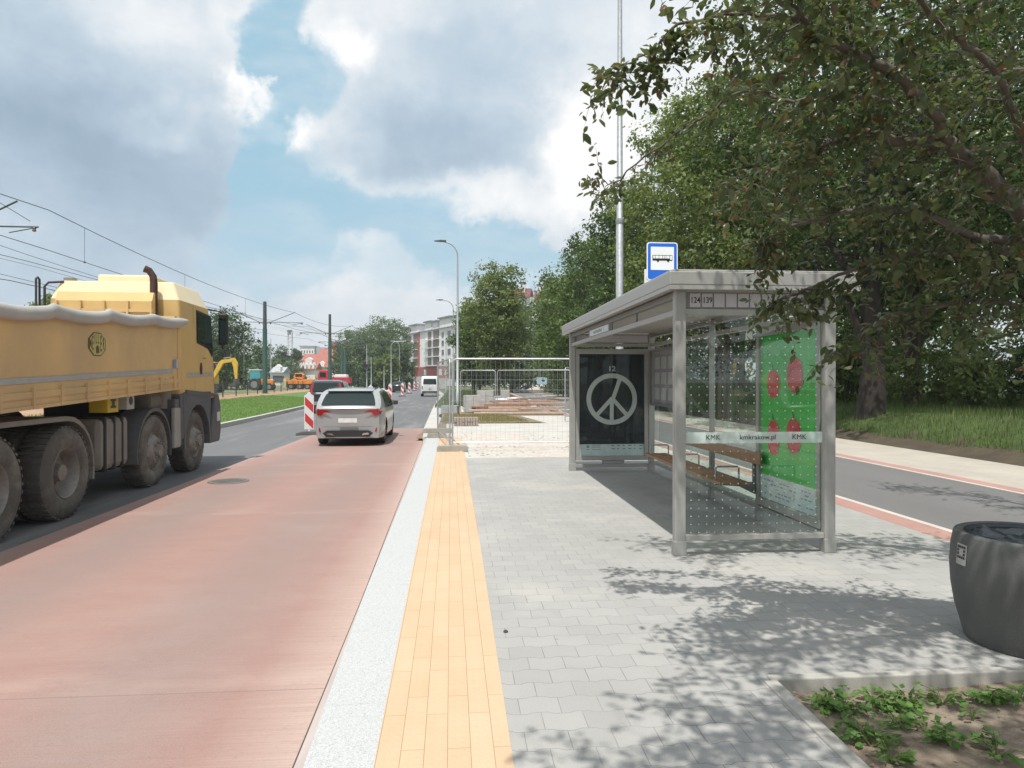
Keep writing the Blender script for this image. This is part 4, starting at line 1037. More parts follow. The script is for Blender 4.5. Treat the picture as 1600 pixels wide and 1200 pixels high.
# ---------------------------------------------------------------- striped barriers
SR = mat('barrier_red', (.58, .045, .04), .45, 0, .08, 4); SW = mat('barrier_white', (.74, .75, .75), .45, 0, .05, 4)
BASEM = mat('recycled_rubber_base', (.13, .125, .12), .9, 0, .2, 6, .3, 40)
def barrier(label, x, y, rz=0, w=.25, h=1.0, lamp=False):
    root = empty('striped_barrier', label, 'traffic barrier', (x, y, RZ), rz, 'striped barriers dividing the lanes')
    b = MB(); b.prism_ax([(-w / 2, .16), (w / 2, .16), (w / 2, .16 + h), (w * .22, .20 + h), (w * .1, .27 + h), (-w * .1, .27 + h), (-w * .22, .20 + h), (-w / 2, .16 + h)], -.02, .02, 'y')
    pnl = b.build('panel', SW, root, bevel=.006)
    for f_ in (-1, 1):
        st = MB(); x0, x1 = -w / 2 + .02, w / 2 - .02; zb, zt = .19, .16 + h - .03; y_ = f_ * .0225
        sl2 = .62 * w / .25 * .36; per = .50
        c0 = zb - .02
        while c0 < zt + .3:
            def cl(z): return max(zb, min(zt, z))
            # band falling to the right as seen from the viewer
            poly = [(x0, c0 + sl2 * 1.0), (x0, c0 + sl2 + per / 2), (x1, c0 + per / 2), (x1, c0)]
            # clip in z
            out = []
            for i in range(4):
                a, c_ = poly[i], poly[(i + 1) % 4]
                def clip(poly_, lim, up):
                    res = []
                    for i_ in range(len(poly_)):
                        a_, b_ = poly_[i_], poly_[(i_ + 1) % len(poly_)]
                        ia = (a_[1] <= lim) if up else (a_[1] >= lim); ib = (b_[1] <= lim) if up else (b_[1] >= lim)
                        if ia: res.append(a_)
                        if ia != ib:
                            t = (lim - a_[1]) / (b_[1] - a_[1]); res.append((a_[0] + (b_[0] - a_[0]) * t, lim))
                    return res
                break
            pp = clip(clip(poly, zt, True), zb, False)
            if len(pp) > 2: st.add([(q_[0], y_, q_[1]) for q_ in pp], [tuple(range(len(pp)))])
            c0 += per
        st.build('red_stripes', SR, pnl, fix=False)
    b = MB(); b.prism_ax([(-.40, 0), (.40, 0), (.38, .07), (.2, .11), (-.2, .11), (-.38, .07)], -.2, .2, 'y'); b.build('base', BASEM, root, bevel=.01)
    b = MB(); b.box(-.03, .03, -.018, .018, .11, .158); b.build('stub', SW, root)
    return root
bq = P(483, 679, RZ)
bar0 = barrier('nearest large red and white striped barrier left of the silver estate car', bq.x, bq.y, R(14), .285, 1.04)
far_b = [(579, 640, 'striped barrier mostly hidden behind the roof of the silver car'), (609.5, 627, 'striped barrier just right of the silver car roof'), (628.7, 619.5, 'striped barrier second to the right of the silver car'), (639.5, 615, 'striped barrier third to the right of the silver car'),
         (647.5, 610.5, 'striped barrier fourth along the curve'), (652.5, 608, 'small far striped barrier left of the white van'), (655.5, 606.3, 'farther small striped barrier left of the white van'), (658.5, 605, 'farthest striped barrier beside the white van')]
for px, py, lab in far_b:
    q = P(px, py, RZ); dup(bar0, (q.x, q.y, RZ), R(4), lab, (1.0, 1, 1.08))
q = P(790, 988); b = MB(); b.lathe([(0, .014), (.006, .016), (.014, .009), (.016, .001)], 7); o = b.build('pebble', mat('dark_pebble', (.06, .055, .05), .8), None, smooth=60); o.location = (q.x, q.y, .001); tag(o, 'single dark pebble lying on the grey paving', 'pebble')
# ---------------------------------------------------------------- cars
HEADL = mat('headlamp_glass', (.6, .62, .64), .1, .2, 0, 3); TAILR = mat('tail_lamp_red', (.30, .012, .015), .15, 0, .15, 20, coat=.5)
RIM = mat('wheel_rim', (.38, .38, .39), .35, .8, .1, 8); TRIM = mat('black_trim', (.02, .021, .022), .55, 0, .1, 8); CHROME = mat('chrome', (.6, .6, .6), .15, 1.0, .05, 8)
PLATE = mat('number_plate', (.68, .68, .66), .5)
def car(name, label, L_, W_, top, belt, paint, wheels=(.85, 3.5), wr=.32, zb=.20, roofw=.80, glass_side=None, rear_glass=None, details=None, cat='car', group=None, bow=.10, fbow=.25):
    """body lofted along y (rear at y=0); top = [(y,z)...] roof line"""
    root = empty(name, label, cat, (0, 0, 0), 0, group)
    ty = [p[0] for p in top]; tz = [p[1] for p in top]
    zt = lambda y: float(np.interp(y, ty, tz)); Hm = max(tz)
    def hw(y, z):
        w = W_ / 2
        w *= 1 - .13 * max(0, 1 - y / .7) ** 2.2 - .20 * max(0, 1 - (L_ - y) / .9) ** 2
        if z > belt: w *= 1 - (1 - roofw) * ((z - belt) / (Hm - belt)) ** 1.25
        elif z > .45: w *= 1 - .02 * (z - .45) / max(.05, belt - .45)
        if z < .42: w *= 1 - .05 * ((.42 - z) / .3)
        return w
    def zbot(y):
        z = zb
        for c in wheels:
            d = abs(y - c); r = wr + .055
            if d < r: z = max(z, wr + math.sqrt(r * r - d * d) * 1.0)
        return z
    ys = sorted(set([0, .03, .08] + [round(y, 3) for y in ty] + [L_ * i / 46 for i in range(47)] + [c + s * (wr + .055) * q for c in wheels for s in (-1, 1) for q in (1.0, .985, .9, .7, .4)] + list(wheels)))
    KL, KU = 6, 5; ss = [.93, .8, .55, .28, 0]
    b = MB(); rings = []
    for y in ys:
        t, bo = zt(y), zbot(y); lo = min(belt, t); ring = []
        for k in range(KL + 1): z = bo + (lo - bo) * k / KL; ring.append((hw(y, z), z))
        for k in range(1, KU + 1): z = lo + (t - .05 - lo) * k / KU if t - .05 > lo else lo + .0005 * k; ring.append((hw(y, z), z))
        wt = hw(y, t)
        for s_ in ss: ring.append((wt * s_, t + .02 * (1 - s_ * s_) - (.012 if s_ > .9 else 0)))
        full = ring + [(-x, z) for x, z in reversed(ring[:-1])]
        row = []
        for x, z in full:
            u = abs(x) / (W_ / 2); yy = y + bow * u ** 2.5 * max(0, 1 - y / 1.2) - fbow * u ** 2.5 * max(0, 1 - (L_ - y) / 1.2)
            row.append((x, yy, z))
        rings.append(row)
    m = len(rings[0])
    for row in rings: b.v += row
    for i in range(len(rings) - 1):
        for k in range(m - 1): b.f.append((i * m + k, i * m + k + 1, (i + 1) * m + k + 1, (i + 1) * m + k)); b.m.append(0)
    b.f.append(tuple(range(m))); b.m.append(0); e = (len(rings) - 1) * m; b.f.append(tuple(e + k for k in range(m - 1, -1, -1))); b.m.append(0)
    body = b.build('body', paint, root, smooth=32)
    # dark floor and wheel wells
    b = MB(); b.box(-W_ / 2 + .16, W_ / 2 - .16, .15, L_ - .2, zb - .03, zb + .12)
    for c in wheels: b.box(-W_ / 2 + .05, W_ / 2 - .05, c - wr - .06, c + wr + .06, .3, wr * 2 + .03)
    b.build('underbody', TRIM, root)
    for c in wheels:
        for s_ in (-1, 1):
            w = MB(); x = s_ * (W_ / 2 - .035)
            w.lathe([(x - s_ * .21, wr * .6), (x - s_ * .21, wr * .95), (x - s_ * .19, wr), (x - s_ * .03, wr), (x, wr * .93), (x - s_ * .005, wr * .68), (x - s_ * .03, wr * .66)], 28, (0, c, wr), 'x', closed=True)
            wo_ = w.build('wheel', RUB, root, smooth=40)
            w = MB(); w.lathe([(x - s_ * .03, wr * .67), (x - s_ * .012, wr * .64), (x - s_ * .05, wr * .55), (x - s_ * .06, .0001)], 28, (0, c, wr), 'x', closed=True)
            for k in range(5):
                t = 2 * math.pi * k / 5; w.bar((x - s_ * .03, c, wr), (x - s_ * .025, c + math.cos(t) * wr * .62, wr + math.sin(t) * wr * .62), .05, .03)
            w.build('rim', RIM, wo_, smooth=30)
    def sidepoly(name, pts, m_, off=.006, par=body):
        for s_ in (-1, 1):
            q = MB(); n = len(pts); sub = []
            # split into strips that follow the curved side
            cen = (sum(p[0] for p in pts) / n, sum(p[1] for p in pts) / n)
            for i in range(n):
                a, c_ = pts[i], pts[(i + 1) % n]
                for j in range(4): sub.append((a[0] + (c_[0] - a[0]) * j / 4, a[1] + (c_[1] - a[1]) * j / 4))
            def pt(y, z):
                x = hw(y, z); u = x / (W_ / 2); yy = y + bow * u ** 2.5 * max(0, 1 - y / 1.2) - fbow * u ** 2.5 * max(0, 1 - (L_ - y) / 1.2)
                return (s_ * (x + off), yy, z)
            N_ = len(sub); vs = [pt(*p) for p in sub] + [pt(cen[0] + (p[0] - cen[0]) * .5, cen[1] + (p[1] - cen[1]) * .5) for p in sub] + [pt(*cen)]
            q.add(vs, [(i, (i + 1) % N_, N_ + (i + 1) % N_, N_ + i) for i in range(N_)] + [(N_ + i, N_ + (i + 1) % N_, 2 * N_) for i in range(N_)])
            q.build(name, m_, par, smooth=60)
    def rearpoly(name, pts, m_, off=.014, par=body, y_of=None, sub=6):
        """pts in (s, z): s = share of half width; laid on the rear surface"""
        q = MB(); n = len(pts); e = []
        for i in range(n):
            a, c_ = pts[i], pts[(i + 1) % n]
            for j in range(sub): e.append((a[0] + (c_[0] - a[0]) * j / sub, a[1] + (c_[1] - a[1]) * j / sub))
        rt = [(p[0], p[1]) for p in top if p[0] < L_ * .5]; ry = [p[0] for p in rt]; rz_ = [p[1] for p in rt]
        def pt(s_, z):
            y0_ = float(np.interp(z, rz_, ry)) if z > rz_[0] else 0.0
            x = hw(y0_, z) * s_; u = abs(x) / (W_ / 2)
            return (x, y0_ + bow * u ** 2.5 * max(0, 1 - y0_ / 1.2) - off, z + off * .4)
        cen = (sum(p[0] for p in pts) / n, sum(p[1] for p in pts) / n); N_ = len(e)
        fr = (1, .82, .64, .46, .28); vs = [pt(cen[0] + (p[0] - cen[0]) * w_, cen[1] + (p[1] - cen[1]) * w_) for w_ in fr for p in e] + [pt(*cen)]
        q.add(vs, [(r_ * N_ + i, r_ * N_ + (i + 1) % N_, (r_ + 1) * N_ + (i + 1) % N_, (r_ + 1) * N_ + i) for r_ in range(4) for i in range(N_)] + [(4 * N_ + i, 4 * N_ + (i + 1) % N_, 5 * N_) for i in range(N_)])
        return q.build(name, m_, par, smooth=60)
    for pg in glass_side or []: sidepoly('side_window', pg, CARGL)
    if rear_glass: rearpoly('rear_window', rear_glass, CARGL, .035)
    return root, body, sidepoly, rearpoly, hw
# silver estate
silver = mat('silver_car_paint', (.37, .385, .39), .32, .22, .03, 3, coat=.6)
topS = [(0, .95), (.03, 1.0), (.10, 1.04), (.30, 1.18), (.52, 1.36), (.60, 1.405), (.8, 1.44), (1.6, 1.462), (2.5, 1.44), (2.95, 1.36), (3.65, 1.03), (4.3, .90), (4.55, .76), (4.65, .55)]
root, body, sp_, rp_, hw_ = car('estate_car', 'silver estate car driving away in the red bus lane', 4.65, 1.79, topS, .93, silver, (.92, 3.62), .325, .21, .76,
    [[(.62, .97), (1.30, .95), (1.28, 1.34), (.95, 1.33)], [(1.36, .95), (2.18, .94), (2.16, 1.37), (1.36, 1.36)], [(2.24, .94), (3.35, .96), (2.75, 1.32), (2.22, 1.37)]],
    [(-.86, 1.035), (.86, 1.035), (.80, 1.30), (.70, 1.355), (-.70, 1.355), (-.80, 1.30)])
rp_('tail_lamp', [(.52, .86), (.70, .92), (1.0, .955), (1.0, .79), (.87, .77), (.78, .85)], TAILR, .012); rp_('tail_lamp', [(-.52, .86), (-.78, .85), (-.87, .77), (-1.0, .79), (-1.0, .955), (-.70, .92)], TAILR, .012)
sp_('tail_lamp', [(.02, .80), (.02, .945), (.34, .93), (.10, .82)], TAILR, .010)
rp_('bumper_valance', [(-.72, .235), (.72, .235), (.82, .33), (.66, .40), (-.66, .40), (-.82, .33)], TRIM, .02)
rp_('exhaust_trim', [(.46, .27), (.70, .29), (.66, .335), (.50, .325)], CHROME, .035); rp_('exhaust_trim', [(-.46, .27), (-.50, .325), (-.66, .335), (-.70, .29)], CHROME, .035)
rp_('number_plate', [(-.30, .60), (.30, .60), (.30, .71), (-.30, .71)], PLATE, .02)
rp_('tailgate_seam', [(-.80, .492), (.80, .492), (.80, .500), (-.80, .500)], mat('seam', (.10, .10, .10), .6), .006)
rp_('reflector', [(.86, .36), (.93, .37), (.93, .47), (.90, .47)], TAILR, .012); rp_('reflector', [(-.86, .36), (-.90, .47), (-.93, .47), (-.93, .37)], TAILR, .012)
b = MB(); b.tube([(0, .32, 1.10), (-.30, .30, 1.085)], .012, 6); b.build('rear_wiper', TRIM, body)
b = MB(); b.prism_ax([(.55, 1.405), (.70, 1.415), (.70, 1.45), (.44, 1.405), (.44, 1.395)], -.58, .58, 'x'); b.build('roof_spoiler', silver, body, bevel=.008)
for s_ in (-1, 1):
    b = MB(); b.tube([(s_ * .60, .75, 1.42), (s_ * .60, .95, 1.475), (s_ * .59, 2.4, 1.482), (s_ * .58, 2.75, 1.41)], .016, 6); b.build('roof_rail', TRIM, body, smooth=60)
    b = MB(); b.tube([(s_ * .84, 3.02, .99), (s_ * 1.0, 3.0, 1.02)], .02, 6); b.prism_ax([(2.93, .96), (3.06, .97), (3.08, 1.07), (2.95, 1.08)], s_ * .93, s_ * 1.06, 'x'); b.build('door_mirror', TRIM, root, bevel=.02)
b = MB(); b.prism_ax([(1.0, 1.462), (1.16, 1.465), (1.02, 1.52)], -.015, .015, 'x'); b.build('aerial', silver, body)
root.location = (-2.77, 17.75, RZ); root.rotation_euler = (0, 0, R(1.2))
# dark SUV
darkp = mat('dark_grey_car_paint', (.045, .048, .052), .25, .4, .03, 3, coat=.8)
topC = [(0, .95), (.04, 1.02), (.16, 1.30), (.26, 1.56), (.36, 1.63), (.9, 1.675), (2.3, 1.66), (2.75, 1.58), (3.4, 1.12), (4.2, 1.0), (4.45, .8), (4.55, .6)]
root, body, sp_, rp_, hw_ = car('suv', 'dark grey sport utility car ahead of the silver car in the left lane', 4.55, 1.80, topC, 1.02, darkp, (.85, 3.48), .36, .26, .80,
    [[(.50, 1.07), (1.2, 1.06), (1.2, 1.53), (.62, 1.50)], [(1.26, 1.06), (2.1, 1.06), (2.1, 1.56), (1.26, 1.55)], [(2.16, 1.06), (3.05, 1.08), (2.6, 1.48), (2.16, 1.55)]],
    [(-.80, 1.10), (.80, 1.10), (.76, 1.52), (-.76, 1.52)])
for s_ in (-1, 1): rp_('tail_lamp', [(s_ * .84, .90), (s_ * .98, .92), (s_ * .97, 1.50), (s_ * .84, 1.55)] if s_ > 0 else [(-.84, .90), (-.84, 1.55), (-.97, 1.50), (-.98, .92)], TAILR, .014)
rp_('chrome_garnish', [(-.62, 1.00), (.62, 1.00), (.62, 1.06), (-.62, 1.06)], CHROME, .02); rp_('number_plate', [(-.30, .82), (.30, .82), (.30, .94), (-.30, .94)], PLATE, .02)
rp_('bumper', [(-.9, .42), (.9, .42), (.9, .60), (-.9, .60)], mat('dull_silver_bumper', (.30, .28, .28), .5, .2), .02)
root.location = (-6.6, 35.3, RZ); root.rotation_euler = (0, 0, R(2.5))
# white van
wp = mat('white_van_paint', (.72, .73, .72), .35, 0, .03, 3, coat=.3)
topV = [(0, 1.05), (.03, 1.12), (.10, 1.55), (.2, 1.86), (.32, 1.92), (1, 1.95), (3.3, 1.93), (3.6, 1.85), (4.25, 1.2), (4.7, 1.05), (4.8, .6)]
root, body, sp_, rp_, hw_ = car('delivery_van', 'white van driving away near the bend of the road', 4.8, 1.80, topV, 1.15, wp, (.95, 3.8), .33, .3, .88,
    [[(3.05, 1.2), (3.95, 1.2), (3.6, 1.7), (3.05, 1.72)]], [(-.80, 1.17), (.80, 1.17), (.76, 1.68), (-.76, 1.68)])
for s_ in (-1, 1): rp_('tail_lamp', [(.88, .72), (.98, .72), (.98, 1.0), (.88, 1.0)] if s_ > 0 else [(-.88, .72), (-.88, 1.0), (-.98, 1.0), (-.98, .72)], TAILR, .014)
rp_('bumper', [(-.95, .34), (.95, .34), (.95, .5), (-.95, .5)], TRIM, .03); rp_('door_seam', [(-.012, .55), (.012, .55), (.012, 1.7), (-.012, 1.7)], TRIM, .014); rp_('number_plate', [(-.3, .86), (.3, .86), (.3, .96), (-.3, .96)], PLATE, .02)
root.location = (-2.84, 71.2, RZ); root.rotation_euler = (0, 0, R(1.5)); root.scale = (1.07, 1.07, 1.07)
# small far cars
blk = mat('black_car_paint', (.03, .032, .036), .3, .3, .03, 3, coat=.6)
root, body, sp_, rp_, hw_ = car('parked_car', 'dark car far off at the bend beyond the barriers', 4.2, 1.75, topS[:9] + [(2.9, 1.34), (3.4, 1.0), (4.0, .88), (4.2, .6)], .93, blk, (.8, 3.3), .31, .2, .76, [[(.62, .97), (2.9, .97), (2.5, 1.32), (.95, 1.33)]], [(-.86, 1.035), (.86, 1.035), (.76, 1.34), (-.76, 1.34)])
root.location = (-8.2, 96, RZ)
wcar, body, sp_, rp_, hw_ = car('parked_car', 'white parked car glimpsed between the trees beyond the bank', 4.2, 1.75, topS[:9] + [(2.9, 1.34), (3.4, 1.0), (4.0, .88), (4.2, .6)], .93, wp, (.8, 3.3), .31, .2, .76, [[(.62, .97), (2.9, .97), (2.5, 1.32), (.95, 1.33)]], [(-.86, 1.035), (.86, 1.035), (.76, 1.34), (-.76, 1.34)])
wcar.location = (25.5, 38, .62); wcar.rotation_euler = (0, 0, R(70))

# ---------------------------------------------------------------- tipper lorry
YEL = mat('dusty_yellow_paint', (.60, .40, .15), .5, 0, .08, 2.5, 0, 40, dirt=(.40, .30, .18), dirt_amt=.45, coat=.1)
YEL_B = mat('body_yellow_paint', (.60, .405, .18), .6, 0, .08, 1.6, .05, 30, dirt=(.36, .27, .18), dirt_amt=.75)
CREAM = mat('pale_cab_roof', (.78, .66, .42), .45, 0, .05, 2, coat=.2)
FEND = mat('dark_grey_fender', (.085, .092, .10), .7, 0, .12, 4, .1, 60, dirt=(.16, .15, .13), dirt_amt=.6)
DUSTY = mat('dusty_tank_metal', (.20, .19, .17), .65, .2, .2, 4, .1, 60, dirt=(.28, .26, .22), dirt_amt=.6)
FRAME = mat('chassis_black', (.025, .024, .024), .8, 0, .2, 6)
TYRE = mat('dusty_tyre', (.085, .08, .072), .92, 0, .2, 5, .25, 40, dirt=(.27, .25, .21), dirt_amt=.9)
DISC = mat('dusty_steel_wheel', (.24, .225, .205), .6, .3, .25, 8, .1, 60, dirt=(.12, .09, .065), dirt_amt=.8)
TARP = mat('grey_tarpaulin', (.40, .385, .36), .6, 0, .10, 3, .3, 14)
tk = empty('tipper_lorry', 'yellow four axle tipper lorry with a grey rolled tarpaulin in the left lane', 'tipper lorry', (-4.87, 13.3, RZ), R(2.0)); tk.scale = (1.04, 1.04, 1.04)
def tp_(b, name, m, par=None, **k): return b.build(name, m, par or tk, **k)
AX = [0.0, -1.8, -4.35, -5.75]; WR = .535; TW = 2.46
def truck_wheel(y, s_, dual):
    b = MB(); x0 = 0 if s_ > 0 else -TW; sg_ = -1 if s_ > 0 else 1
    wd = .315
    def tyre(xo):
        x = xo; b.lathe([(x + sg_ * .03, .29), (x + sg_ * .0, .33), (x - 0 + sg_ * -.012, .42), (x + sg_ * .005, .49), (x + sg_ * .03, .525), (x + sg_ * .045, WR), (x + sg_ * (wd - .045), WR), (x + sg_ * (wd - .02), .52), (x + sg_ * wd, .46), (x + sg_ * wd, .3)], 48, (0, y, WR), 'x', closed=True)
    tyre(x0)
    if dual: tyre(x0 + sg_ * .35)
    o = tp_(b, 'tyre', TYRE, smooth=40)
    nl = 40
    for q in ([0, .35] if dual else [0]):
        lug = MB()
        for k in range(nl):
            t = 2 * math.pi * k / nl
            for (xa, xb, ph) in ((.02, .15, 0), (.145, .295, .5)):
                tt_ = t + ph * 2 * math.pi / nl; dt = .033
                vs = []
                for rr in (WR - .004, WR + .012):
                    for xx, sk in ((xa, 0), (xb, .02)):
                        for d_ in (-dt, dt):
                            a = tt_ + d_ + sk * (1 if ph else -1); vs.append((x0 + sg_ * (xx + q), y + math.cos(a) * rr, WR + math.sin(a) * rr))
                lug.add(vs, [(0, 1, 3, 2), (4, 6, 7, 5), (0, 4, 5, 1), (2, 3, 7, 6), (0, 2, 6, 4), (1, 5, 7, 3)])
        lug.build('tread', TYRE, o)
    d = MB(); x = x0
    if dual:
        d.lathe([(x + sg_ * .03, .30), (x + sg_ * .012, .292), (x + sg_ * .03, .278), (x + sg_ * .10, .265), (x + sg_ * .17, .235), (x + sg_ * .185, .16), (x + sg_ * .18, .10), (x + sg_ * .06, .095), (x + sg_ * .05, .07), (x + sg_ * .045, .0001)], 36, (0, y, WR), 'x', closed=True)
        for k in range(10):
            t = 2 * math.pi * k / 10; d.lathe([(x + sg_ * .183, .016), (x + sg_ * .15, .014)], 6, (0, y + math.cos(t) * .135, WR + math.sin(t) * .135), 'x')
    else:
        d.lathe([(x + sg_ * .03, .30), (x + sg_ * .01, .292), (x + sg_ * .05, .27), (x + sg_ * .03, .235), (x + sg_ * -.035, .19), (x + sg_ * -.05, .14), (x + sg_ * -.03, .11), (x + sg_ * -.085, .095), (x + sg_ * -.095, .06), (x + sg_ * -.09, .0001)], 36, (0, y, WR), 'x', closed=True)
        for k in range(10):
            t = 2 * math.pi * k / 10; d.lathe([(x + sg_ * -.075, .014), (x + sg_ * -.04, .02)], 6, (0, y + math.cos(t) * .15, WR + math.sin(t) * .15), 'x')
    d.build('wheel_disc', DISC, o, smooth=35)
    if not dual:
        hh = MB()
        for k in range(8):
            t = 2 * math.pi * (k + .5) / 8; hh.lathe([(x + sg_ * .022, .022), (x + sg_ * .02, .0001)], 10, (0, y + math.cos(t) * .218, WR + math.sin(t) * .218), 'x', closed=True)
        hh.build('hand_hole', BLACK, o)
for i, y in enumerate(AX):
    for s_ in (1, -1): truck_wheel(y, s_, i > 1)
# chassis
b = MB()
for x in (-.83, -1.63): b.box(x - .05, x + .05, -7.0, 1.1, .72, 1.02)
for y in AX: b.box(-TW + .2, -.2, y - .07, y + .07, WR - .08, WR + .08)
for y in (-6.6, -5, -3.2, -2.6, -.9, .9): b.box(-1.57, -.89, y - .05, y + .05, .78, .96)
b.box(-1.9, -.5, -1.2, .9, .7, 1.25)
tp_(b, 'chassis', FRAME)
# cab: 0.06 outside .. -2.3
CX0, CX1 = .03, -2.08; CYR, CYF = -.78, 1.15
def cab_ring(z):
    # plan outline at height z (rounded corners), front leaning back with height
    lean_ = max(0, z - 1.6) * .10 + max(0, z - 2.75) * .55; inset = max(0, z - 2.0) * .035 + max(0, z - 2.95) * .35
    x0, x1, yr, yf = CX0 - inset, CX1 + inset, CYR + max(0, z - 2.95) * .25, CYF - lean_
    pts = []
    for cx_, cy_, r_, a0 in ((x0 - .22, yf - .22, .22, 0), (x1 + .22, yf - .22, .22, 90), (x1 + .06, yr + .06, .06, 180), (x0 - .06, yr + .06, .06, 270)):
        for k in range(6):
            t = R(a0 + 90 * k / 5); pts.append((cx_ + math.cos(t) * r_, cy_ + math.sin(t) * r_, z))
    return pts
def cab_loft(zs, cap_top=True):
    b = MB(); n = 24
    for z in zs: b.v += cab_ring(z)
    for i in range(len(zs) - 1):
        for k in range(n): b.f.append((i * n + k, i * n + (k + 1) % n, (i + 1) * n + (k + 1) % n, (i + 1) * n + k)); b.m.append(0)
    b.f.append(tuple(range(n - 1, -1, -1))); b.m.append(0); e = (len(zs) - 1) * n; b.f.append(tuple(e + k for k in range(n))); b.m.append(0)
    return b
cabm = cab_loft([1.28, 1.6, 2.0, 2.4, 2.7, 2.96]); cab = tp_(cabm, 'cab', YEL, smooth=60)
cab_loft([2.962, 3.0, 3.04, 3.08, 3.12, 3.16, 3.19, 3.22, 3.25, 3.265]).build('cab_roof', CREAM, cab, smooth=85)
b = MB(); b.prism_ax([(-.5, 3.20), (.1, 3.2), (.6, 3.16), (.38, 3.33), (.1, 3.41), (-.5, 3.41)], -.52, -1.42, 'x'); b.build('roof_air_deflector', CREAM, cab, bevel=.03)
# side window, seams, handle, stripe
def cabside(name, pts, m_, off=.006):
    q = MB(); vs = []
    for (y, z) in pts:
        inset = max(0, z - 2.0) * .035; vs.append((CX0 - inset + off, y, z))
    q.add(vs, [tuple(range(len(vs)))]); return q.build(name, m_, cab, fix=False)
cabside('door_window_rubber', [(.0, 2.28), (.62, 2.20), (.84, 2.05), (.92, 2.12), (.86, 2.84), (.04, 2.88)], TRIM, .004)
cabside('door_window', [(.04, 2.32), (.63, 2.24), (.82, 2.11), (.88, 2.16), (.82, 2.81), (.07, 2.84)], CARGL, .009)
cabside('door_handle', [(.14, 1.72), (.26, 1.72), (.27, 1.86), (.24, 1.93), (.16, 1.93), (.14, 1.86)], mat('dark_red_recess', (.07, .012, .01), .5), .007)
cabside('grey_stripe', [(-.52, 1.66), (.93, 1.70), (.93, 1.77), (-.52, 1.74)], mat('grey_stripe_tape', (.36, .35, .31), .5), .005)
for (ya, yb, z0_, z1_) in ((-.125, -.115, 1.45, 2.93), (.93, .94, 1.5, 2.86)):
    cabside('door_seam', [(ya, z0_), (yb, z0_), (yb, z1_), (ya, z1_)], mat('seam_brown', (.16, .10, .04), .8), .004)
cabside('side_lettering', [(.30, 2.01), (.50, 2.012), (.50, 2.03), (.30, 2.03)], mat('grey_letter', (.25, .18, .09), .6), .006)
# windscreen
q = MB(); q.add([(CX0 - .30, CYF - .02 - .05, 2.1), (CX1 + .30, CYF - .02 - .05, 2.1), (CX1 + .34, CYF - .12, 2.8), (CX0 - .34, CYF - .12, 2.8)], [(0, 1, 2, 3)])
q2 = q.build('windscreen', CARGL, cab); q2.location = (0, .045, 0)
b = MB(); b.prism_ax([(1.03, 2.82), (1.30, 2.72), (1.34, 2.76), (1.06, 2.92)], CX0 - .2, CX1 + .2, 'x'); b.build('sun_visor', TRIM, cab)
b = MB(); b.lathe([(0, .07), (.06, .06), (.09, .02)], 14, (-.45, .55, 3.25)); b.build('beacon', mat('orange_beacon', (.45, .10, .02), .3), cab, smooth=50)
b = MB(); b.lathe([(0, .09), (.16, .10), (.17, .06)], 14, (-1.80, -.6, 3.16)); b.box(-1.86, -1.74, -.65, -.55, 3.05, 3.16); b.build('work_lamp', mat('lamp_grey', (.25, .24, .2), .5), cab)
b = MB(); b.tube([(-2.08, -.84, 2.2), (-2.08, -.84, 3.15), (-2.04, -.80, 3.22), (-1.85, -.7, 3.25)], .02, 8); b.tube([(-2.2, -.86, 2.3), (-2.2, -.86, 3.27), (-2.2, -.81, 3.30), (-2.2, -.76, 3.27), (-2.2, -.76, 2.6)], .018, 8); b.build('side_bars', TRIM, cab, smooth=50)
# bumper + front fenders
for s_ in (1, -1):
    b = MB(); xa, xb = (.05, -.42) if s_ > 0 else (CX1 - .01, CX1 + .46)
    arc = [(math.cos(t) * .70, WR + math.sin(t) * .72) for t in [R(a) for a in range(-8, 189, 14)]]
    inn = [(math.cos(t) * .63, WR + math.sin(t) * .645) for t in [R(a) for a in range(-8, 189, 14)]]
    for i in range(len(arc) - 1):
        b.add([(x, p[0], p[1]) for x in (xa, xb) for p in (arc[i], arc[i + 1], inn[i + 1], inn[i])], [(0, 1, 2, 3), (7, 6, 5, 4), (0, 4, 5, 1), (3, 2, 6, 7)])
        a0, a1 = arc[i], arc[i + 1]
        zt_ = 1.40
        if a0[1] > WR + .2: b.add([(xa, a0[0], a0[1]), (xa, a1[0], a1[1]), (xa, max(-.85, min(.95, a1[0] * 1.08)), zt_), (xa, max(-.85, min(.95, a0[0] * 1.08)), zt_)], [(0, 1, 2, 3)])
    b.prism_ax([(-.72, WR + .1), (-.86, .62), (-.88, 1.36), (-.6, 1.42), (-.5, 1.28)], xa - .004 * s_, xa - .30 * s_, 'x')
    b.prism_ax([(-.6, 1.37), (.95, 1.30), (.95, 1.36), (-.6, 1.45)], xa + .006 * s_, xa - .3 * s_, 'x')
    tp_(b, 'front_mudguard', FEND, smooth=30)
b = MB(); b.prism_ax([(.72, .42), (1.26, .42), (1.33, .6), (1.33, 1.1), (1.20, 1.36), (.96, 1.36), (.86, .95), (.74, .72)], CX0 + .02, CX1 - .02, 'x'); bmp_ = tp_(b, 'bumper', FEND, bevel=.03)
b = MB(); b.box(CX0 + .021, CX0 + .03, 1.06, 1.24, .82, 1.0); b.build('side_marker', HEADL, bmp_)
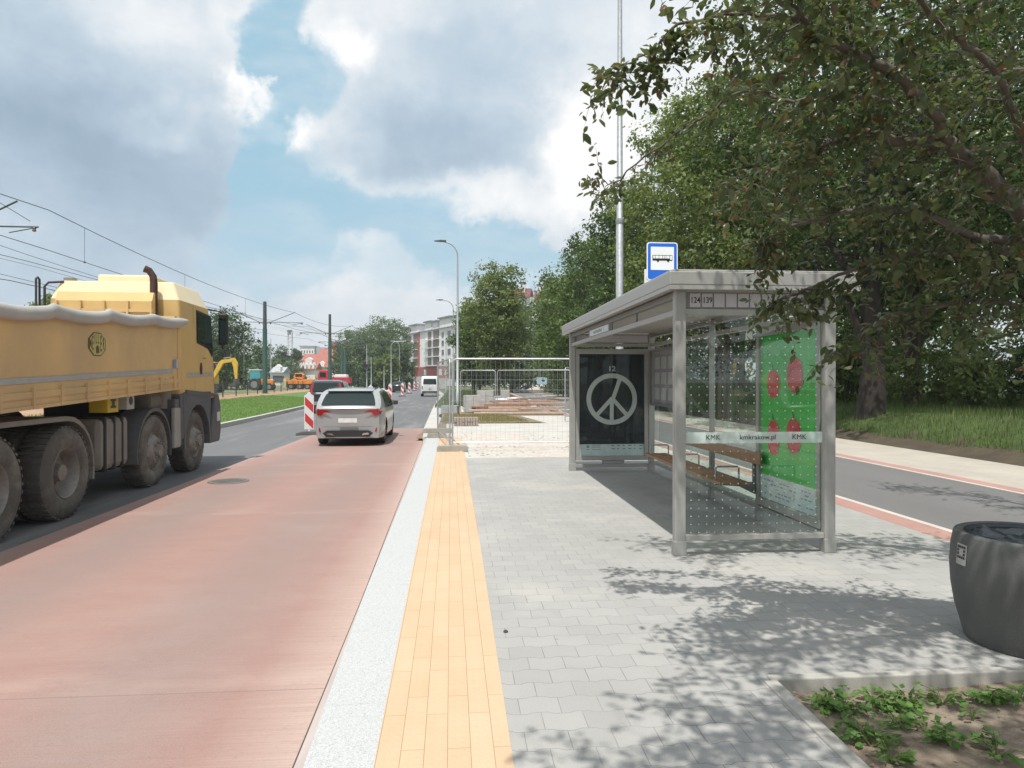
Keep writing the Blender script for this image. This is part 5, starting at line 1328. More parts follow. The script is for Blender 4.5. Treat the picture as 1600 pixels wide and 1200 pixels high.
# step box behind the front wheel
b = MB(); b.box(.03, -.30, -1.06, -.72, .52, 1.30); tp_(b, 'step_box', FEND, bevel=.02)
b = MB(); b.box(.045, -.02, -1.12, -.84, .50, 1.16); tp_(b, 'pale_side_cover', mat('dusty_pale_panel', (.30, .30, .28), .6, 0, .1, 5, dirt=(.2, .19, .17)), bevel=.02)
b = MB(); b.lathe([(-.45, .16), (-.43, .19), (.25, .19), (.27, .16)], 24, (-.35, -1.1, 1.28), 'y'); b.lathe([(0, .15), (.28, .15)], 20, (-.22, -.98, 1.15)); tp_(b, 'air_filter', DUSTY, smooth=40)
# second axle mudguard, tank, rear mudguards
def guard(name, yc, r_, a0, a1, xa, xb, th=.03, m_=FEND, flat=None):
    b = MB(); angs = list(range(a0, a1 + 1, 12)); pts = [(yc + math.cos(R(a)) * r_, WR + math.sin(R(a)) * r_) for a in angs]
    if flat: pts = flat
    for i in range(len(pts) - 1):
        p, q = pts[i], pts[i + 1]; d = Vector((q[0] - p[0], q[1] - p[1])).normalized(); n_ = Vector((-d.y, d.x)) * -th
        if i == 0: n_prev = n_
        b.add([(x, u, v) for x in (xa, xb) for u, v in ((p[0], p[1]), (q[0], q[1]), (q[0] - n_.x, q[1] - n_.y), (p[0] - n_prev.x, p[1] - n_prev.y))], [(0, 1, 2, 3), (7, 6, 5, 4), (0, 4, 5, 1), (1, 5, 6, 2), (2, 6, 7, 3), (3, 7, 4, 0)])
        n_prev = n_
        # outer lip
        s_ = 1 if xa > xb else -1
        ci = Vector((yc - p[0], WR - p[1])).normalized() * .05; cj = Vector((yc - q[0], WR - q[1])).normalized() * .05
        if not flat or True: b.add([(xa + s_ * .002, p[0], p[1]), (xa + s_ * .002, q[0], q[1]), (xa + s_ * .002, q[0], q[1] - .055), (xa + s_ * .002, p[0], p[1] - .055)], [(0, 1, 2, 3)])
    return tp_(b, name, m_, smooth=40)
for xa, xb in ((.0, -.36), (-TW, -TW + .36)):
    guard('mudguard', AX[1], .66, -12, 192, xa, xb, .035)
    s_ = 1 if xa > -1 else -1
    pts = [(AX[2] + math.cos(R(a)) * .66, WR + math.sin(R(a)) * .66) for a in range(-14, 91, 13)] + [(AX[3] + math.cos(R(a)) * .66, WR + math.sin(R(a)) * .66) for a in range(90, 196, 13)]
    guard('mudguard', (AX[2] + AX[3]) / 2, .66, 0, 12, xa - .01 * s_, xa - .66 * s_, .035, DUSTY, flat=pts)
b = MB(); b.box(-.03, -.60, -3.45, -2.62, .42, 1.12); tank = tp_(b, 'fuel_tank', DUSTY, bevel=.09)
b = MB()
for y in (-3.36, -3.10, -2.86): b.box(-.018, -.61, y - .03, y + .03, .412, 1.128)
b.build('tank_strap', FRAME, tank, bevel=.02)
b = MB(); b.box(-TW + .03, -TW + .6, -3.45, -2.5, .42, 1.1); tp_(b, 'air_tank_box', FRAME, bevel=.06)
b = MB(); b.box(-.06, -.30, -3.22, -2.90, 1.18, 1.44); yb = tp_(b, 'yellow_sign_box', mat('sign_yellow', (.55, .42, .04), .5), bevel=.01)
b = MB()
for z_, zz in ((1.33, 1.36), (1.24, 1.27)): b.box(-.057, -.0585, -3.14, -2.98, z_, zz)
b.box(-.057, -.0585, -3.10, -3.02, 1.27, 1.33); b.build('box_marks', BLACK, yb)
b = MB(); b.box(-.05, -.28, -2.66, -2.42, 1.20, 1.44); wb_ = tp_(b, 'white_box', mat('dirty_white_panel', (.42, .43, .41), .6, 0, .1, 6), bevel=.008)
b = MB(); b.lathe([(-.0485, .06), (-.046, .058)], 14, (0, -2.54, 1.32), 'x'); b.build('box_opening', BLACK, wb_)
# tipping body (slightly nose up)
bed = bpy.data.objects.new('tipping_body', None)
TZ = .0
def bz(y, z): return z + (y + .75) * (.036 + .022 * max(0.0, min(1.0, (z - 1.7) / .9)))
bm_ = MB(); YB0, YB1 = -7.4, -1.06; XO, XI = .10, -2.50
def slab(b, x0, x1, y0, y1, z0, z1):
    vs = [(x0, y0, bz(y0, z0)), (x1, y0, bz(y0, z0)), (x1, y1, bz(y1, z0)), (x0, y1, bz(y1, z0)), (x0, y0, bz(y0, z1)), (x1, y0, bz(y0, z1)), (x1, y1, bz(y1, z1)), (x0, y1, bz(y1, z1))]
    b.add(vs, [(0, 3, 2, 1), (4, 5, 6, 7), (0, 1, 5, 4), (1, 2, 6, 5), (2, 3, 7, 6), (3, 0, 4, 7)])
slab(bm_, XO - .05, XO - .002, YB0, YB1, 1.50, 2.60); slab(bm_, XI + .002, XI + .05, YB0, YB1, 1.50, 2.60); slab(bm_, XI + .051, XO - .051, YB1 - .05, YB1, 1.56, 2.62); slab(bm_, XI + .051, XO - .051, YB0, YB0 + .05, 1.56, 2.5)
slab(bm_, XI + .051, XO - .051, YB0 + .051, YB1 - .051, 1.56, 1.62)
bed = tp_(bm_, 'tipping_body', YEL_B); bed['label'] = 'dusty yellow tipping body of the lorry'
b = MB()
for X_, sg_ in ((XO, 1), (XI, -1)):
    slab(b, X_ - .06 * sg_, X_ + .015 * sg_, YB0, YB1, 1.59, 1.66)
    slab(b, X_ - .003 * sg_, X_ + .004 * sg_, YB0, YB1, 1.515, 1.589)
    slab(b, X_ - .05 * sg_, X_ + .02 * sg_, YB0, YB1, 1.475, 1.514)
    for k in range(12):
        y = YB1 - .28 - k * .56; wq = .02 if k % 3 else .035
        slab(b, X_ - .02 * sg_, X_ + .03 * sg_, y - wq, y + wq, 1.477, 1.70)
    slab(b, X_ - .04 * sg_, X_ + .012 * sg_, YB1 - .10, YB1 + .012, 1.50, 2.6)
b.build('lower_rail', YEL_B, bed)
b = MB(); slab(b, XO + .002, XO + .006, YB0, YB1 - .28, 1.755, 1.82); b.build('reflective_stripe', mat('grey_blue_tape', (.36, .37, .37), .5, .1, .1, 8), bed)
b = MB(); slab(b, XO + .004, XO + .008, -1.36, -1.22, 1.83, 1.97); b.build('sticker', mat('blue_grey_sticker', (.20, .22, .30), .5), bed)
b = MB(); slab(b, XO + .004, XO + .008, -1.22, -1.07, 1.83, 1.97); b.build('sticker', mat('pale_sticker', (.50, .48, .44), .5), bed)
# front headboard canopy above the body
b = MB(); b.prism_ax([(YB1 - .02, 2.60), (YB1 + .06, 2.60), (YB1 + .26, 3.00), (YB1 + .30, 3.05), (YB1 + .05, 3.05), (YB1 - .02, 2.9)], XO - .42, XI + .70, 'x')
hb = b.build('headboard', YEL, bed)
b = MB(); b.box(XO - .40, XI + .72, YB1 - .06, YB1 - .0201, 2.72, 2.77); b.box(XO - .06, XI + .0, YB1 - .05, YB1 + .05, 2.605, 2.66)
for k in range(5): b.box(XO - .44 - k * .36, XO - .41 - k * .36, YB1 - .07, YB1 - .021, 2.66, 2.90)
b.build('headboard_ribs', YEL_B, hb)
# rolled tarpaulin sagging along the right-hand top
b = MB(); n = 60; na = 12; rr_ = random.Random(8)
for i in range(n + 1):
    y = YB0 + (YB1 + .22 - YB0) * i / n; ph = (YB1 + .2 - y) / 1.32; sag = -.045 * math.sin(math.pi * (ph % 1.0)) ; tie = .02 if (ph % 1) < .06 else 0
    r1_, r2_ = .055, .088 - (.04 * max(0, 1 - (YB1 + .22 - y) / .35))
    for k in range(na):
        t = 2 * math.pi * k / na; w_ = 1 + .06 * mn.noise((y * 3, k * .9, 0))
        b.v.append((XO + .02 + math.cos(t) * r1_ * w_, y, bz(y, 2.60 + sag + tie + math.sin(t) * r2_ * w_ * .95)))
for i in range(n):
    for k in range(na): b.f.append((i * na + k, i * na + (k + 1) % na, (i + 1) * na + (k + 1) % na, (i + 1) * na + k)); b.m.append(0)
b.f.append(tuple(range(na))); b.m.append(0); b.f.append(tuple(n * na + k for k in range(na))); b.m.append(0)
b.build('tarpaulin_roll', TARP, bed, smooth=70)
b = MB()
for i in range(41):
    y = YB0 + (YB1 - YB0) * i / 40
    for j in range(13):
        x = XI + (XO - XI) * j / 12; b.v.append((x, y, bz(y, 2.58 + .09 * math.sin(math.pi * j / 12) + .015 * mn.noise((x * 3, y * 3, 0)))))
b.f = [(i * 13 + j, i * 13 + j + 1, (i + 1) * 13 + j + 1, (i + 1) * 13 + j) for i in range(40) for j in range(12)]; b.m = [0] * len(b.f)
b.build('tarpaulin_cover', TARP, bed, smooth=70)
# octagonal emblem
ey, ez = -3.86, 2.06
def octo(s_): return [(ey + math.cos(R(22.5 + 45 * k)) * .155 * s_ * 1.55, ez + math.sin(R(22.5 + 45 * k)) * .155 * s_) for k in range(8)]
b = MB(); b.prism_ax(octo(1), XO + .001, XO + .004, 'x'); em = b.build('emblem', mat('emblem_brown', (.10, .075, .03), .5), bed)
b = MB(); b.prism_ax(octo(.92), XO + .0042, XO + .006, 'x'); b.build('emblem_field', mat('emblem_yellow', (.46, .40, .14), .5), em)
for k, (ch, yo, zo, hh, ww) in enumerate((('M', -.122, 0, .13, .034), ('E', -.082, 0, .18, .030), ('I', -.052, .055, .12, .022), ('L', -.022, .06, .12, .030), ('L', .016, .06, .12, .030), ('E', .060, 0, .20, .034), ('R', .108, 0, .15, .034))):
    text('emblem_letter', ch, .1, FXR(XO + .0062, ey + yo * 1.45, ez + zo), mat('emblem_brown', (0, 0, 0)), em, world=False, sx=1.45 * ww / .062, sy=hh / .073, extrude=.0006, bold=.002)
b = MB(); b.prism_ax([(ey - .04, ez - .11), (ey + .04, ez - .11), (ey + .04, ez - .035), (ey, ez - .01), (ey - .04, ez - .035)], XO + .0062, XO + .0075, 'x'); b.build('emblem_mark', mat('emblem_brown', (0, 0, 0)), em)
# exhaust
b = MB(); b.tube([(-.36, -.90, 1.6), (-.36, -.90, 3.22), (-.37, -.90, 3.33), (-.42, -.92, 3.42), (-.49, -.94, 3.45)], [.06, .06, .056, .056, .062], 16, caps=False); tp_(b, 'exhaust_stack', mat('rusty_dark_pipe', (.07, .035, .028), .5, .4, .4, 10), smooth=60)
b = MB(); b.tube([(-.36, -.90, 1.6), (-.40, -.88, 2.6)], .095, 14); tp_(b, 'exhaust_shield', DUSTY, smooth=60)
# mirrors
for s_ in (1, -1):
    X_ = CX0 if s_ > 0 else CX1
    b = MB(); b.tube([(X_ - .12 * s_, .98, 2.98), (X_ + .08 * s_, 1.16, 2.95), (X_ + .1 * s_, 1.16, 2.25), (X_ - .08 * s_, 1.05, 2.18)], .02, 6); arm_ = tp_(b, 'mirror_arm', TRIM)
    b = MB(); b.box(X_ + .03 * s_, X_ + .20 * s_, 1.10, 1.22, 2.30, 2.92); mh = tp_(b, 'mirror', TRIM, bevel=.03)
    b = MB(); b.box(X_ + .045 * s_, X_ + .185 * s_, 1.09, 1.0995, 2.34, 2.88); b.build('mirror_glass', mat('mirror_glass', (.10, .13, .12), .03, 1.0, 0, 3), mh)
# ---------------------------------------------------------------- trees of the park on the right
LG = leaf_mat('leaves_fresh', (.034, .070, .016), (.150, .215, .052), (.22, .22, .07), .34)
LD = leaf_mat('leaves_deep', (.018, .042, .011), (.095, .150, .034), (.16, .18, .05), .28)
LY = leaf_mat('leaves_yellowish', (.070, .110, .030), (.215, .265, .080), (.27, .25, .10), .36)
LW = leaf_mat('leaves_willow', (.085, .125, .060), (.15, .205, .095), (.17, .20, .10), .30)
LO = leaf_mat('leaves_far', (.060, .100, .040), (.105, .150, .065), (.13, .16, .07), .25)
def park(name, label, x, y, seed, H, rad, cb, n, leaf, lm, group='park trees along the cycle path', **k):
    return tree(name, label, (x, y, bank_z(x, y) - .05), seed, H, rad, cb, n, leaf, lm, group=group, **k)
park('park_tree', 'broad dark trunked tree standing on the grass bank right of the shelter', 12.2, 19.6, 1, 14.5, 5.0, 3.3, 30000, .15, LD, tr=.36, barkm=BARK_D, clump=.40, nblob=17)
park('park_tree', 'tall light green tree behind the bus stop sign', 10.9, 27.5, 2, 14.8, 3.6, 2.6, 26000, .16, LY, tr=.24, clump=.40, nblob=17, shape='tall')
park('park_tree', 'pale green tree left of the tall bare pole', 10.9, 33.5, 3, 15.4, 4.0, 2.5, 24000, .18, LY, tr=.25, clump=.45, nblob=16, shape='tall')
park('park_tree', 'big tree filling the gap behind the shelter roof', 14.5, 28, 4, 18.5, 5.5, 3.0, 28000, .17, LG, tr=.34, clump=.45, nblob=18)
park('park_tree', 'tree with dense crown at the right edge of the picture', 17.5, 17, 5, 16, 5.6, 2.8, 30000, .15, LD, tr=.34, barkm=BARK_D, clump=.42, nblob=18)
park('park_tree', 'tall tree rising above the others at upper right', 22.5, 25, 6, 20, 6.5, 3.0, 28000, .19, LG, tr=.38, clump=.5, nblob=18)
park('park_tree', 'tree low on the bank between the two dark trunks', 17.8, 26, 7, 15, 5.0, 2.6, 22000, .17, LG, tr=.28, clump=.42, nblob=16)
park('park_tree', 'darker tree beside the path beyond the shelter', 10.6, 43, 8, 14.8, 4.2, 1.8, 20000, .20, LD, tr=.25, clump=.48, nblob=15, shape='tall')
park('park_tree', 'rounded green tree farther along the path', 10.8, 53, 9, 13.2, 4.4, 1.5, 18000, .23, LG, tr=.24, clump=.55, nblob=14)
park('park_tree', 'bushy tree with bright green foliage over the path', 11.4, 64, 10, 12.4, 4.8, 1.0, 16000, .26, LG, tr=.24, clump=.6, nblob=14)
park('park_tree', 'yellowish tree in the row beyond the bright green one', 12.6, 76, 11, 13.0, 5.0, 1.0, 15000, .28, LY, tr=.24, clump=.65, nblob=14)
park('park_tree', 'large tree of the far row in front of the white blocks', 14.5, 92, 12, 15.0, 6.0, .8, 14000, .34, LO, tr=.26, clump=.8, nblob=14)
park('park_tree', 'grey green weeping tree of the far row by the path', 8.6, 104, 13, 14.0, 5.5, .6, 14000, .34, LW, tr=.26, clump=.8, nblob=13, shape='droop')
park('park_tree', 'weeping grey green tree just right of the young street tree', 6.8, 88, 14, 11.0, 4.4, .6, 13000, .30, LW, tr=.22, clump=.7, nblob=13, shape='droop')
park('park_tree', 'tree hanging over the right edge above the litter bin', 21, 11, 15, 17, 6, 3.0, 26000, .17, LD, tr=.35, barkm=BARK_D, clump=.45, nblob=18)
park('park_tree', 'tree deep in the park behind the dark trunk', 25, 36, 16, 18, 6.5, 1.8, 18000, .24, LG, tr=.35, clump=.6, nblob=16)
park('park_tree', 'tree deep in the park at the right behind the parked car', 34, 33, 17, 19, 7, 2.6, 18000, .26, LD, tr=.35, barkm=BARK_D, clump=.6, nblob=16)
park('park_tree', 'tree deep in the park between the two rear crowns', 18.5, 44, 18, 18, 6, 1.5, 16000, .26, LG, tr=.32, clump=.6, nblob=16)
park('park_tree', 'tree deep in the park behind the row by the path', 17, 62, 19, 17, 6, 1.2, 13000, .32, LO, tr=.3, clump=.7, nblob=14)
park('park_tree', 'rear tree of the park at the far right', 44, 44, 20, 20, 8, 1.5, 14000, .34, LD, tr=.36, barkm=BARK_D, clump=.8, nblob=15)
park('park_tree', 'leafy tree far behind the white parked car', 33, 52, 21, 18, 8, 1.0, 12000, .36, LG, tr=.36, clump=.8, nblob=15)
# street tree left of the path
tree('street_tree', 'leafy young tree with three stems beside the tall lamp post', (3.35, 57, 0), 31, 11.2, 2.9, 2.0, 17000, .20, LY, tr=.17, clump=.42, nblob=15, shape='round', group='trees by the lamp posts')
tree('street_tree', 'darker small tree just behind the young three stemmed one', (1.6, 66, 0), 32, 9.2, 2.4, 1.0, 11000, .22, LG, tr=.14, clump=.45, nblob=12, group='trees by the lamp posts')
tree('street_tree', 'tree partly hidden behind the far street lamp', (2.9, 92, 0), 33, 10.5, 2.8, .6, 11000, .28, LY, tr=.16, clump=.6, nblob=12, group='trees by the lamp posts')
tree('street_tree', 'low round tree behind the far street lamp', (2.4, 118, 0), 34, 8.0, 2.6, .3, 9000, .30, LO, tr=.16, clump=.6, nblob=11, group='trees by the lamp posts')
# shrubs on the bank
def shrub(label, x, y, r_, h, seed, lm, n=6000, leaf=.13, z=None, group='shrubs at the foot of the park trees'):
    rng = np.random.default_rng(seed)
    bl = [(rng.normal() * r_ * .4, rng.normal() * r_ * .4, h * (.25 + .5 * rng.random()), r_ * (.4 + .25 * rng.random()), r_ * (.4 + .25 * rng.random()), h * .35) for _ in range(9)]
    pts, nr, tone, cc = crown_points(bl, n, rng, .22)
    root = empty('shrub', label, 'shrub', (x, y, bank_z(x, y) if z is None else z), 0, group)
    me = leaves_mesh('foliage', pts, nr, leaf * (.6 + .8 * rng.random(len(pts))), lm, .6, tone, rng=rng)
    o = bpy.data.objects.new('foliage', me); COL.objects.link(o); o.parent = root
    b = MB(); r = random.Random(seed)
    for k in range(7): b.tube([(0, 0, -.1), (r.uniform(-.3, .3) * r_, r.uniform(-.3, .3) * r_, h * .45), (r.uniform(-.7, .7) * r_, r.uniform(-.7, .7) * r_, h * .85)], [.03, .02, .006], 5)
    b.build('stems', BARK, root)
SH = [(14.3, 24.5, 1.9, 2.6, LG, 'light green shrub right behind the broad dark trunk'), (16.5, 21, 1.7, 2.3, LY, 'yellowish shrub on the bank between the trunks'), (19.5, 20.5, 2.0, 2.8, LD, 'dark shrub at the right on the bank'),
      (23, 22.5, 2.2, 2.6, LG, 'shrub at the right edge below the parked car'), (11.6, 31, 1.7, 2.4, LG, 'shrub behind the shelter back wall'), (10.9, 37, 1.8, 2.6, LD, 'dark shrub seen through the shelter glass'),
      (11.3, 46, 2.1, 3.2, LG, 'shrub beside the path beyond the shelter'), (11.0, 57, 2.2, 3.4, LY, 'pale shrub beside the path in the middle distance'), (11.6, 69, 2.6, 3.6, LG, 'large shrub beside the far part of the path'),
      (12.8, 83, 3.0, 4.0, LW, 'grey green shrub near the end of the path'), (17.5, 31.5, 2.4, 3.2, LD, 'dark undergrowth shrub deep behind the broad trunk'), (28, 29, 2.8, 3.4, LD, 'dark undergrowth shrub deep at the right'),
      (8.8, 97, 3.0, 3.6, LG, 'low green shrub where the path disappears'), (22, 34, 2.8, 3.5, LG, 'green undergrowth shrub in the depth of the park')]
for k, (x, y, r_, h, lm, lab) in enumerate(SH): shrub(lab, x, y, r_, h, 50 + k, lm, 7000 if y < 50 else 4500, .12 if y < 50 else .2)
# tall grass on the bank
def grass_blades(name, label, n, f, hmin, hmax, w, m, seed, kind='stuff'):
    rng = np.random.default_rng(seed); P_ = f(rng, n); n = len(P_)
    h = hmin + (hmax - hmin) * rng.random(n); a = rng.random(n) * 6.283; ln = .35 * h
    base = P_; d = np.stack([np.cos(a), np.sin(a), np.zeros(n)], 1); s_ = np.stack([-np.sin(a), np.cos(a), np.zeros(n)], 1) * w
    p0 = base - s_; p1 = base + s_; tip = base + d * ln[:, None] * rng.random(n)[:, None] + np.array([0, 0, 1]) * h[:, None]
    v = np.stack([p0, p1, tip], 1).reshape(-1, 3); me = bpy.data.meshes.new(name)
    me.vertices.add(n * 3); me.vertices.foreach_set('co', v.astype(np.float32).ravel()); me.loops.add(n * 3); me.loops.foreach_set('vertex_index', np.arange(n * 3, dtype=np.int32))
    me.polygons.add(n); me.polygons.foreach_set('loop_start', (np.arange(n) * 3).astype(np.int32)); me.polygons.foreach_set('loop_total', np.full(n, 3, np.int32))
    for nm_, ar in (('tone', rng.random(n)), ('odd', (rng.random(n) < .12).astype(float))):
        at = me.attributes.new(nm_, 'FLOAT', 'FACE'); at.data.foreach_set('value', ar.astype(np.float32))
    me.update(calc_edges=True); me.materials.append(m)
    o = bpy.data.objects.new(name, me); COL.objects.link(o); tag(o, label, 'grass', kind=kind); return o
GR = leaf_mat('grass_blades', (.055, .095, .020), (.12, .18, .045), (.26, .22, .10), .3)
GM = leaf_mat('median_blades', (.12, .22, .045), (.21, .33, .075), (.30, .28, .13), .3)
def fbank(rng, n):
    y = 4 + 56 * rng.random(n) ** 1.25; x = 11.1 + 16 * rng.random(n) ** 1.4
    return np.array([(a + cx(b_), b_, bank_z(a + cx(b_), b_) - .02) for a, b_ in zip(x, y)])
grass_blades('tall_grass', 'uncut grass growing on the park bank', 110000, fbank, .05, .26, .008, GR, 3)
def fmed(rng, n):
    y = 15 + 45 * rng.random(n) ** 1.3; t = rng.random(n)
    return np.array([(GRASS_L(b_) - .2 + (medR(b_) - GRASS_L(b_)) * a, b_, 0) for a, b_ in zip(t, y)])
def fmed2(rng, n):
    q = fmed(rng, n); q[:, 2] = [left_z(a, b_) - .01 for a, b_ in q[:, :2]]; return q
grass_blades('short_grass', 'short mown grass on the median beyond the lorry', 40000, fmed2, .04, .12, .012, GM, 4)
def fdry(rng, n):
    x = -.6 + 3.3 * rng.random(n); y = 26.1 + 6 * rng.random(n); k = (x < 3 - (y - 26) * .16); return np.stack([x[k], y[k], np.zeros(k.sum())], 1)
DRY = leaf_mat('dry_blades', (.24, .20, .09), (.34, .28, .14), (.16, .18, .06), .2)
grass_blades('dry_grass', 'sparse yellow dry grass beyond the mesh fence', 9000, fdry, .03, .10, .010, DRY, 5)
def fedge(rng, n):
    x = -1.35 + 6 * rng.random(n) ** 1.0; y = 40 + 70 * rng.random(n) ** 1.2; return np.stack([x, y, np.full(n, -.02)], 1)
grass_blades('verge_grass', 'rough grass between the road and the path in the distance', 20000, fedge, .08, .35, .02, GR, 6)
# weeds in the dirt bed: every clump its own plant
WEED = leaf_mat('weed_leaves', (.075, .16, .035), (.14, .26, .06), (.20, .24, .08), .3)
def weed(label, x, y, r_, seed, n=70, leaf=.045, up=.10):
    rng = np.random.default_rng(seed); root = empty('weed', label, 'weed', (x, y, -.05 + hz_(x, y)), 0, 'weeds growing in the dirt bed')
    st = MB(); pts = []; nr = []; dr = []
    for k in range(11):
        a = rng.random() * 6.283; L2 = r_ * (.5 + .6 * rng.random()); tip = np.array([math.cos(a) * L2, math.sin(a) * L2, up * (.4 + .8 * rng.random())])
        mid = tip * .5 + np.array([0, 0, up * .35]); st.tube([(0, 0, -.01), tuple(mid), tuple(tip)], [.003, .0022, .001], 4)
        for q in range(n // 11):
            t = .3 + .7 * rng.random(); c = (1 - t) ** 2 * 0 + 2 * (1 - t) * t * mid + t * t * tip
            pts.append(c + rng.normal(size=3) * .008); nr.append(np.array([0, 0, 1.0]) + rng.normal(size=3) * .35); dr.append(np.array([math.cos(a), math.sin(a), -.1]) + rng.normal(size=3) * .6)
    me = leaves_mesh('leaves', np.array(pts), np.array(nr), leaf * (.55 + .8 * rng.random(len(pts))), WEED, .62, droop=np.array(dr), rng=rng, fold=.12)
    o = bpy.data.objects.new('leaves', me); COL.objects.link(o); o.parent = root; st.build('stems', mat('weed_stem', (.12, .15, .05), .7), root)
WD = [(1270, 1090, .13, 90), (1300, 1098, .15, 110), (1240, 1068, .08, 50), (1345, 1075, .17, 130), (1385, 1088, .16, 120), (1330, 1110, .15, 110), (1420, 1058, .14, 100), (1415, 1090, .12, 90), (1300, 1150, .17, 130), (1345, 1162, .17, 130),
      (1448, 1140, .2, 170), (1480, 1160, .12, 90), (1490, 1055, .13, 90), (1535, 1085, .13, 90), (1580, 1060, .12, 90), (1590, 1095, .12, 80), (1560, 1182, .18, 140), (1335, 1190, .13, 100), (1400, 1130, .08, 50), (1520, 1120, .06, 40), (1370, 1058, .08, 50)]
plc = ['beside the corner of the edging', 'near the corner of the bed', 'at the very corner of the edging', 'below the upper edging', 'in the upper middle of the bed', 'in the middle left of the bed', 'against the upper edging', 'in the upper part of the bed', 'low on the left side of the bed', 'low in the left of the bed',
       'in the lower middle of the bed', 'just right of the lower middle clump', 'under the edging left of the bin', 'below the litter bin', 'at the right under the bin', 'at the right edge of the picture', 'in the bottom right corner of the picture', 'at the bottom edge left of centre', 'in the bare centre of the bed', 'in the bare right part of the bed', 'thin against the upper edging']
for k, ((px, py, r_, n_), l_) in enumerate(zip(WD, plc)):
    q = P(px, py, -.04); q.y = min(q.y, 3.36); q.x = max(q.x, 1.86); weed('green leafy weed clump ' + l_, q.x, q.y, r_ * .72, 200 + k, int(n_ * .5), .044, .06)

# ---------------------------------------------------------------- near tree with reddish leaves overhanging from the right
NL = leaf_mat('plum_leaves', (.034, .062, .030), (.135, .158, .072), (.17, .075, .05), .36, .30)
BR = mat('plum_bark', (.105, .085, .07), .8, 0, .3, 14, .5, 60)
rng = np.random.default_rng(77); rnd = random.Random(77)
def pix(px, py, dist):
    d = cam.matrix_basis.to_3x3() @ Vector((px - 800, 600 - py, -FPX)); d.normalize(); return cam.location + d * dist
near = empty('overhanging_tree', 'near tree with dark green and reddish leaves reaching over the shelter from the right', 'tree', (6.2, 4.4, 0))
NO = Vector((6.2, 4.4, 0))
tr = MB(); tr.tube([Vector((0, 0, -.3)), Vector((-.05, 0, 1.2)), Vector((-.25, .05, 2.3)), Vector((-.35, .05, 3.2))], [.24, .19, .17, .15], 12); tr.build('trunk', BR, near, smooth=60)
limbs = MB(); twigs = MB(); tw_nodes = []
def limb(pts, r0, r1, sub=5):
    pts = [Vector(p) for p in pts]; out = []
    for i in range(len(pts) - 1):
        p0 = pts[max(i - 1, 0)]; p1 = pts[i]; p2 = pts[i + 1]; p3 = pts[min(i + 2, len(pts) - 1)]
        for k in range(sub):
            t = k / sub; out.append(.5 * ((2 * p1) + (p2 - p0) * t + (2 * p0 - 5 * p1 + 4 * p2 - p3) * t * t + (3 * p1 - p0 - 3 * p2 + p3) * t ** 3))
    out.append(pts[-1]); n = len(out); out = [p + Vector((rnd.uniform(-1, 1), rnd.uniform(-1, 1), rnd.uniform(-1, 1))) * .012 for p in out]
    rs_ = [r0 + (r1 - r0) * (i / (n - 1)) ** .8 for i in range(n)]
    limbs.tube([p - NO for p in out], rs_, 9); return out
def spray(path, every, lmin, lmax, down=.0, start=.1, lr=.006, depth=0, leafn=9):
    """twigs along a limb; each twig carries leaves"""
    n = len(path)
    for i in range(int(n * start), n):
        for q in range(every):
            p = path[i]; d = (path[min(i + 1, n - 1)] - path[max(i - 1, 0)]).normalized()
            v = Vector((rnd.gauss(0, 1), rnd.gauss(0, 1), rnd.gauss(0, .7))); v = (v - d * v.dot(d)); v.normalize()
            v = (v * .8 + d * .75 + Vector((0, 0, -down))).normalized(); Lq = rnd.uniform(lmin, lmax)
            pts = [p]; cur = p.copy(); dd = v.copy()
            for k in range(5):
                dd = (dd + Vector((rnd.gauss(0, .14), rnd.gauss(0, .14), rnd.gauss(0, .12) - .05 - down * .12))).normalized(); cur = cur + dd * Lq / 5; pts.append(cur.copy())
            twigs.tube([a - NO for a in pts], [lr, lr * .85, lr * .7, lr * .5, lr * .35, lr * .2], 4, caps=False)
            for k in range(1, 6):
                tw_nodes.append((pts[k], (pts[k] - pts[k - 1]).normalized(), leafn))
                if depth > 0 and rnd.random() < .75:
                    v2 = Vector((rnd.gauss(0, 1), rnd.gauss(0, 1), rnd.gauss(0, .6))).normalized(); v2 = (v2 * .8 + dd * .7).normalized(); e = pts[k] + v2 * Lq * .45 + Vector((0, 0, -.03)); m2 = pts[k].lerp(e, .5) + Vector((0, 0, .015))
                    twigs.tube([pts[k] - NO, m2 - NO, e - NO], [lr * .5, lr * .35, lr * .15], 3, caps=False)
                    tw_nodes.append((m2, v2, leafn - 2)); tw_nodes.append((e, v2, leafn))
fork = pix(1700, 420, 5.1)
base = Vector((6.2 - .35, 4.45, 3.2))
A1 = limb([base, pix(1760, 470, 5.3), pix(1640, 370, 5.0), pix(1560, 290, 4.8), pix(1490, 232, 4.6), pix(1440, 222, 4.55), pix(1330, 215, 4.4), pix(1270, 235, 4.3), pix(1190, 275, 4.2)], .088, .008)
A2 = limb([pix(1490, 232, 4.6), pix(1455, 175, 4.4), pix(1400, 118, 4.2), pix(1330, 75, 4.1), pix(1270, 40, 4.0), pix(1230, 5, 3.9), pix(1190, -60, 3.8), pix(1120, -120, 3.7)], .032, .010)
A3 = limb([pix(1400, 118, 4.2), pix(1330, 92, 4.3), pix(1280, 60, 4.4), pix(1240, 30, 4.5), pix(1150, 22, 4.5), pix(1060, 40, 4.4), pix(1010, 85, 4.4), pix(965, 104, 4.4)], .022, .004)
A4 = limb([pix(1400, 160, 4.6), pix(1330, 150, 4.7), pix(1240, 158, 4.8), pix(1160, 140, 4.8), pix(1090, 190, 4.8), pix(1020, 235, 4.8), pix(960, 285, 4.8), pix(935, 275, 4.8)], .016, .003)
A5 = limb([pix(1640, 370, 5.0), pix(1600, 220, 4.9), pix(1560, 120, 4.8), pix(1500, 60, 4.6), pix(1450, 20, 4.5), pix(1400, -60, 4.3)], .03, .010)
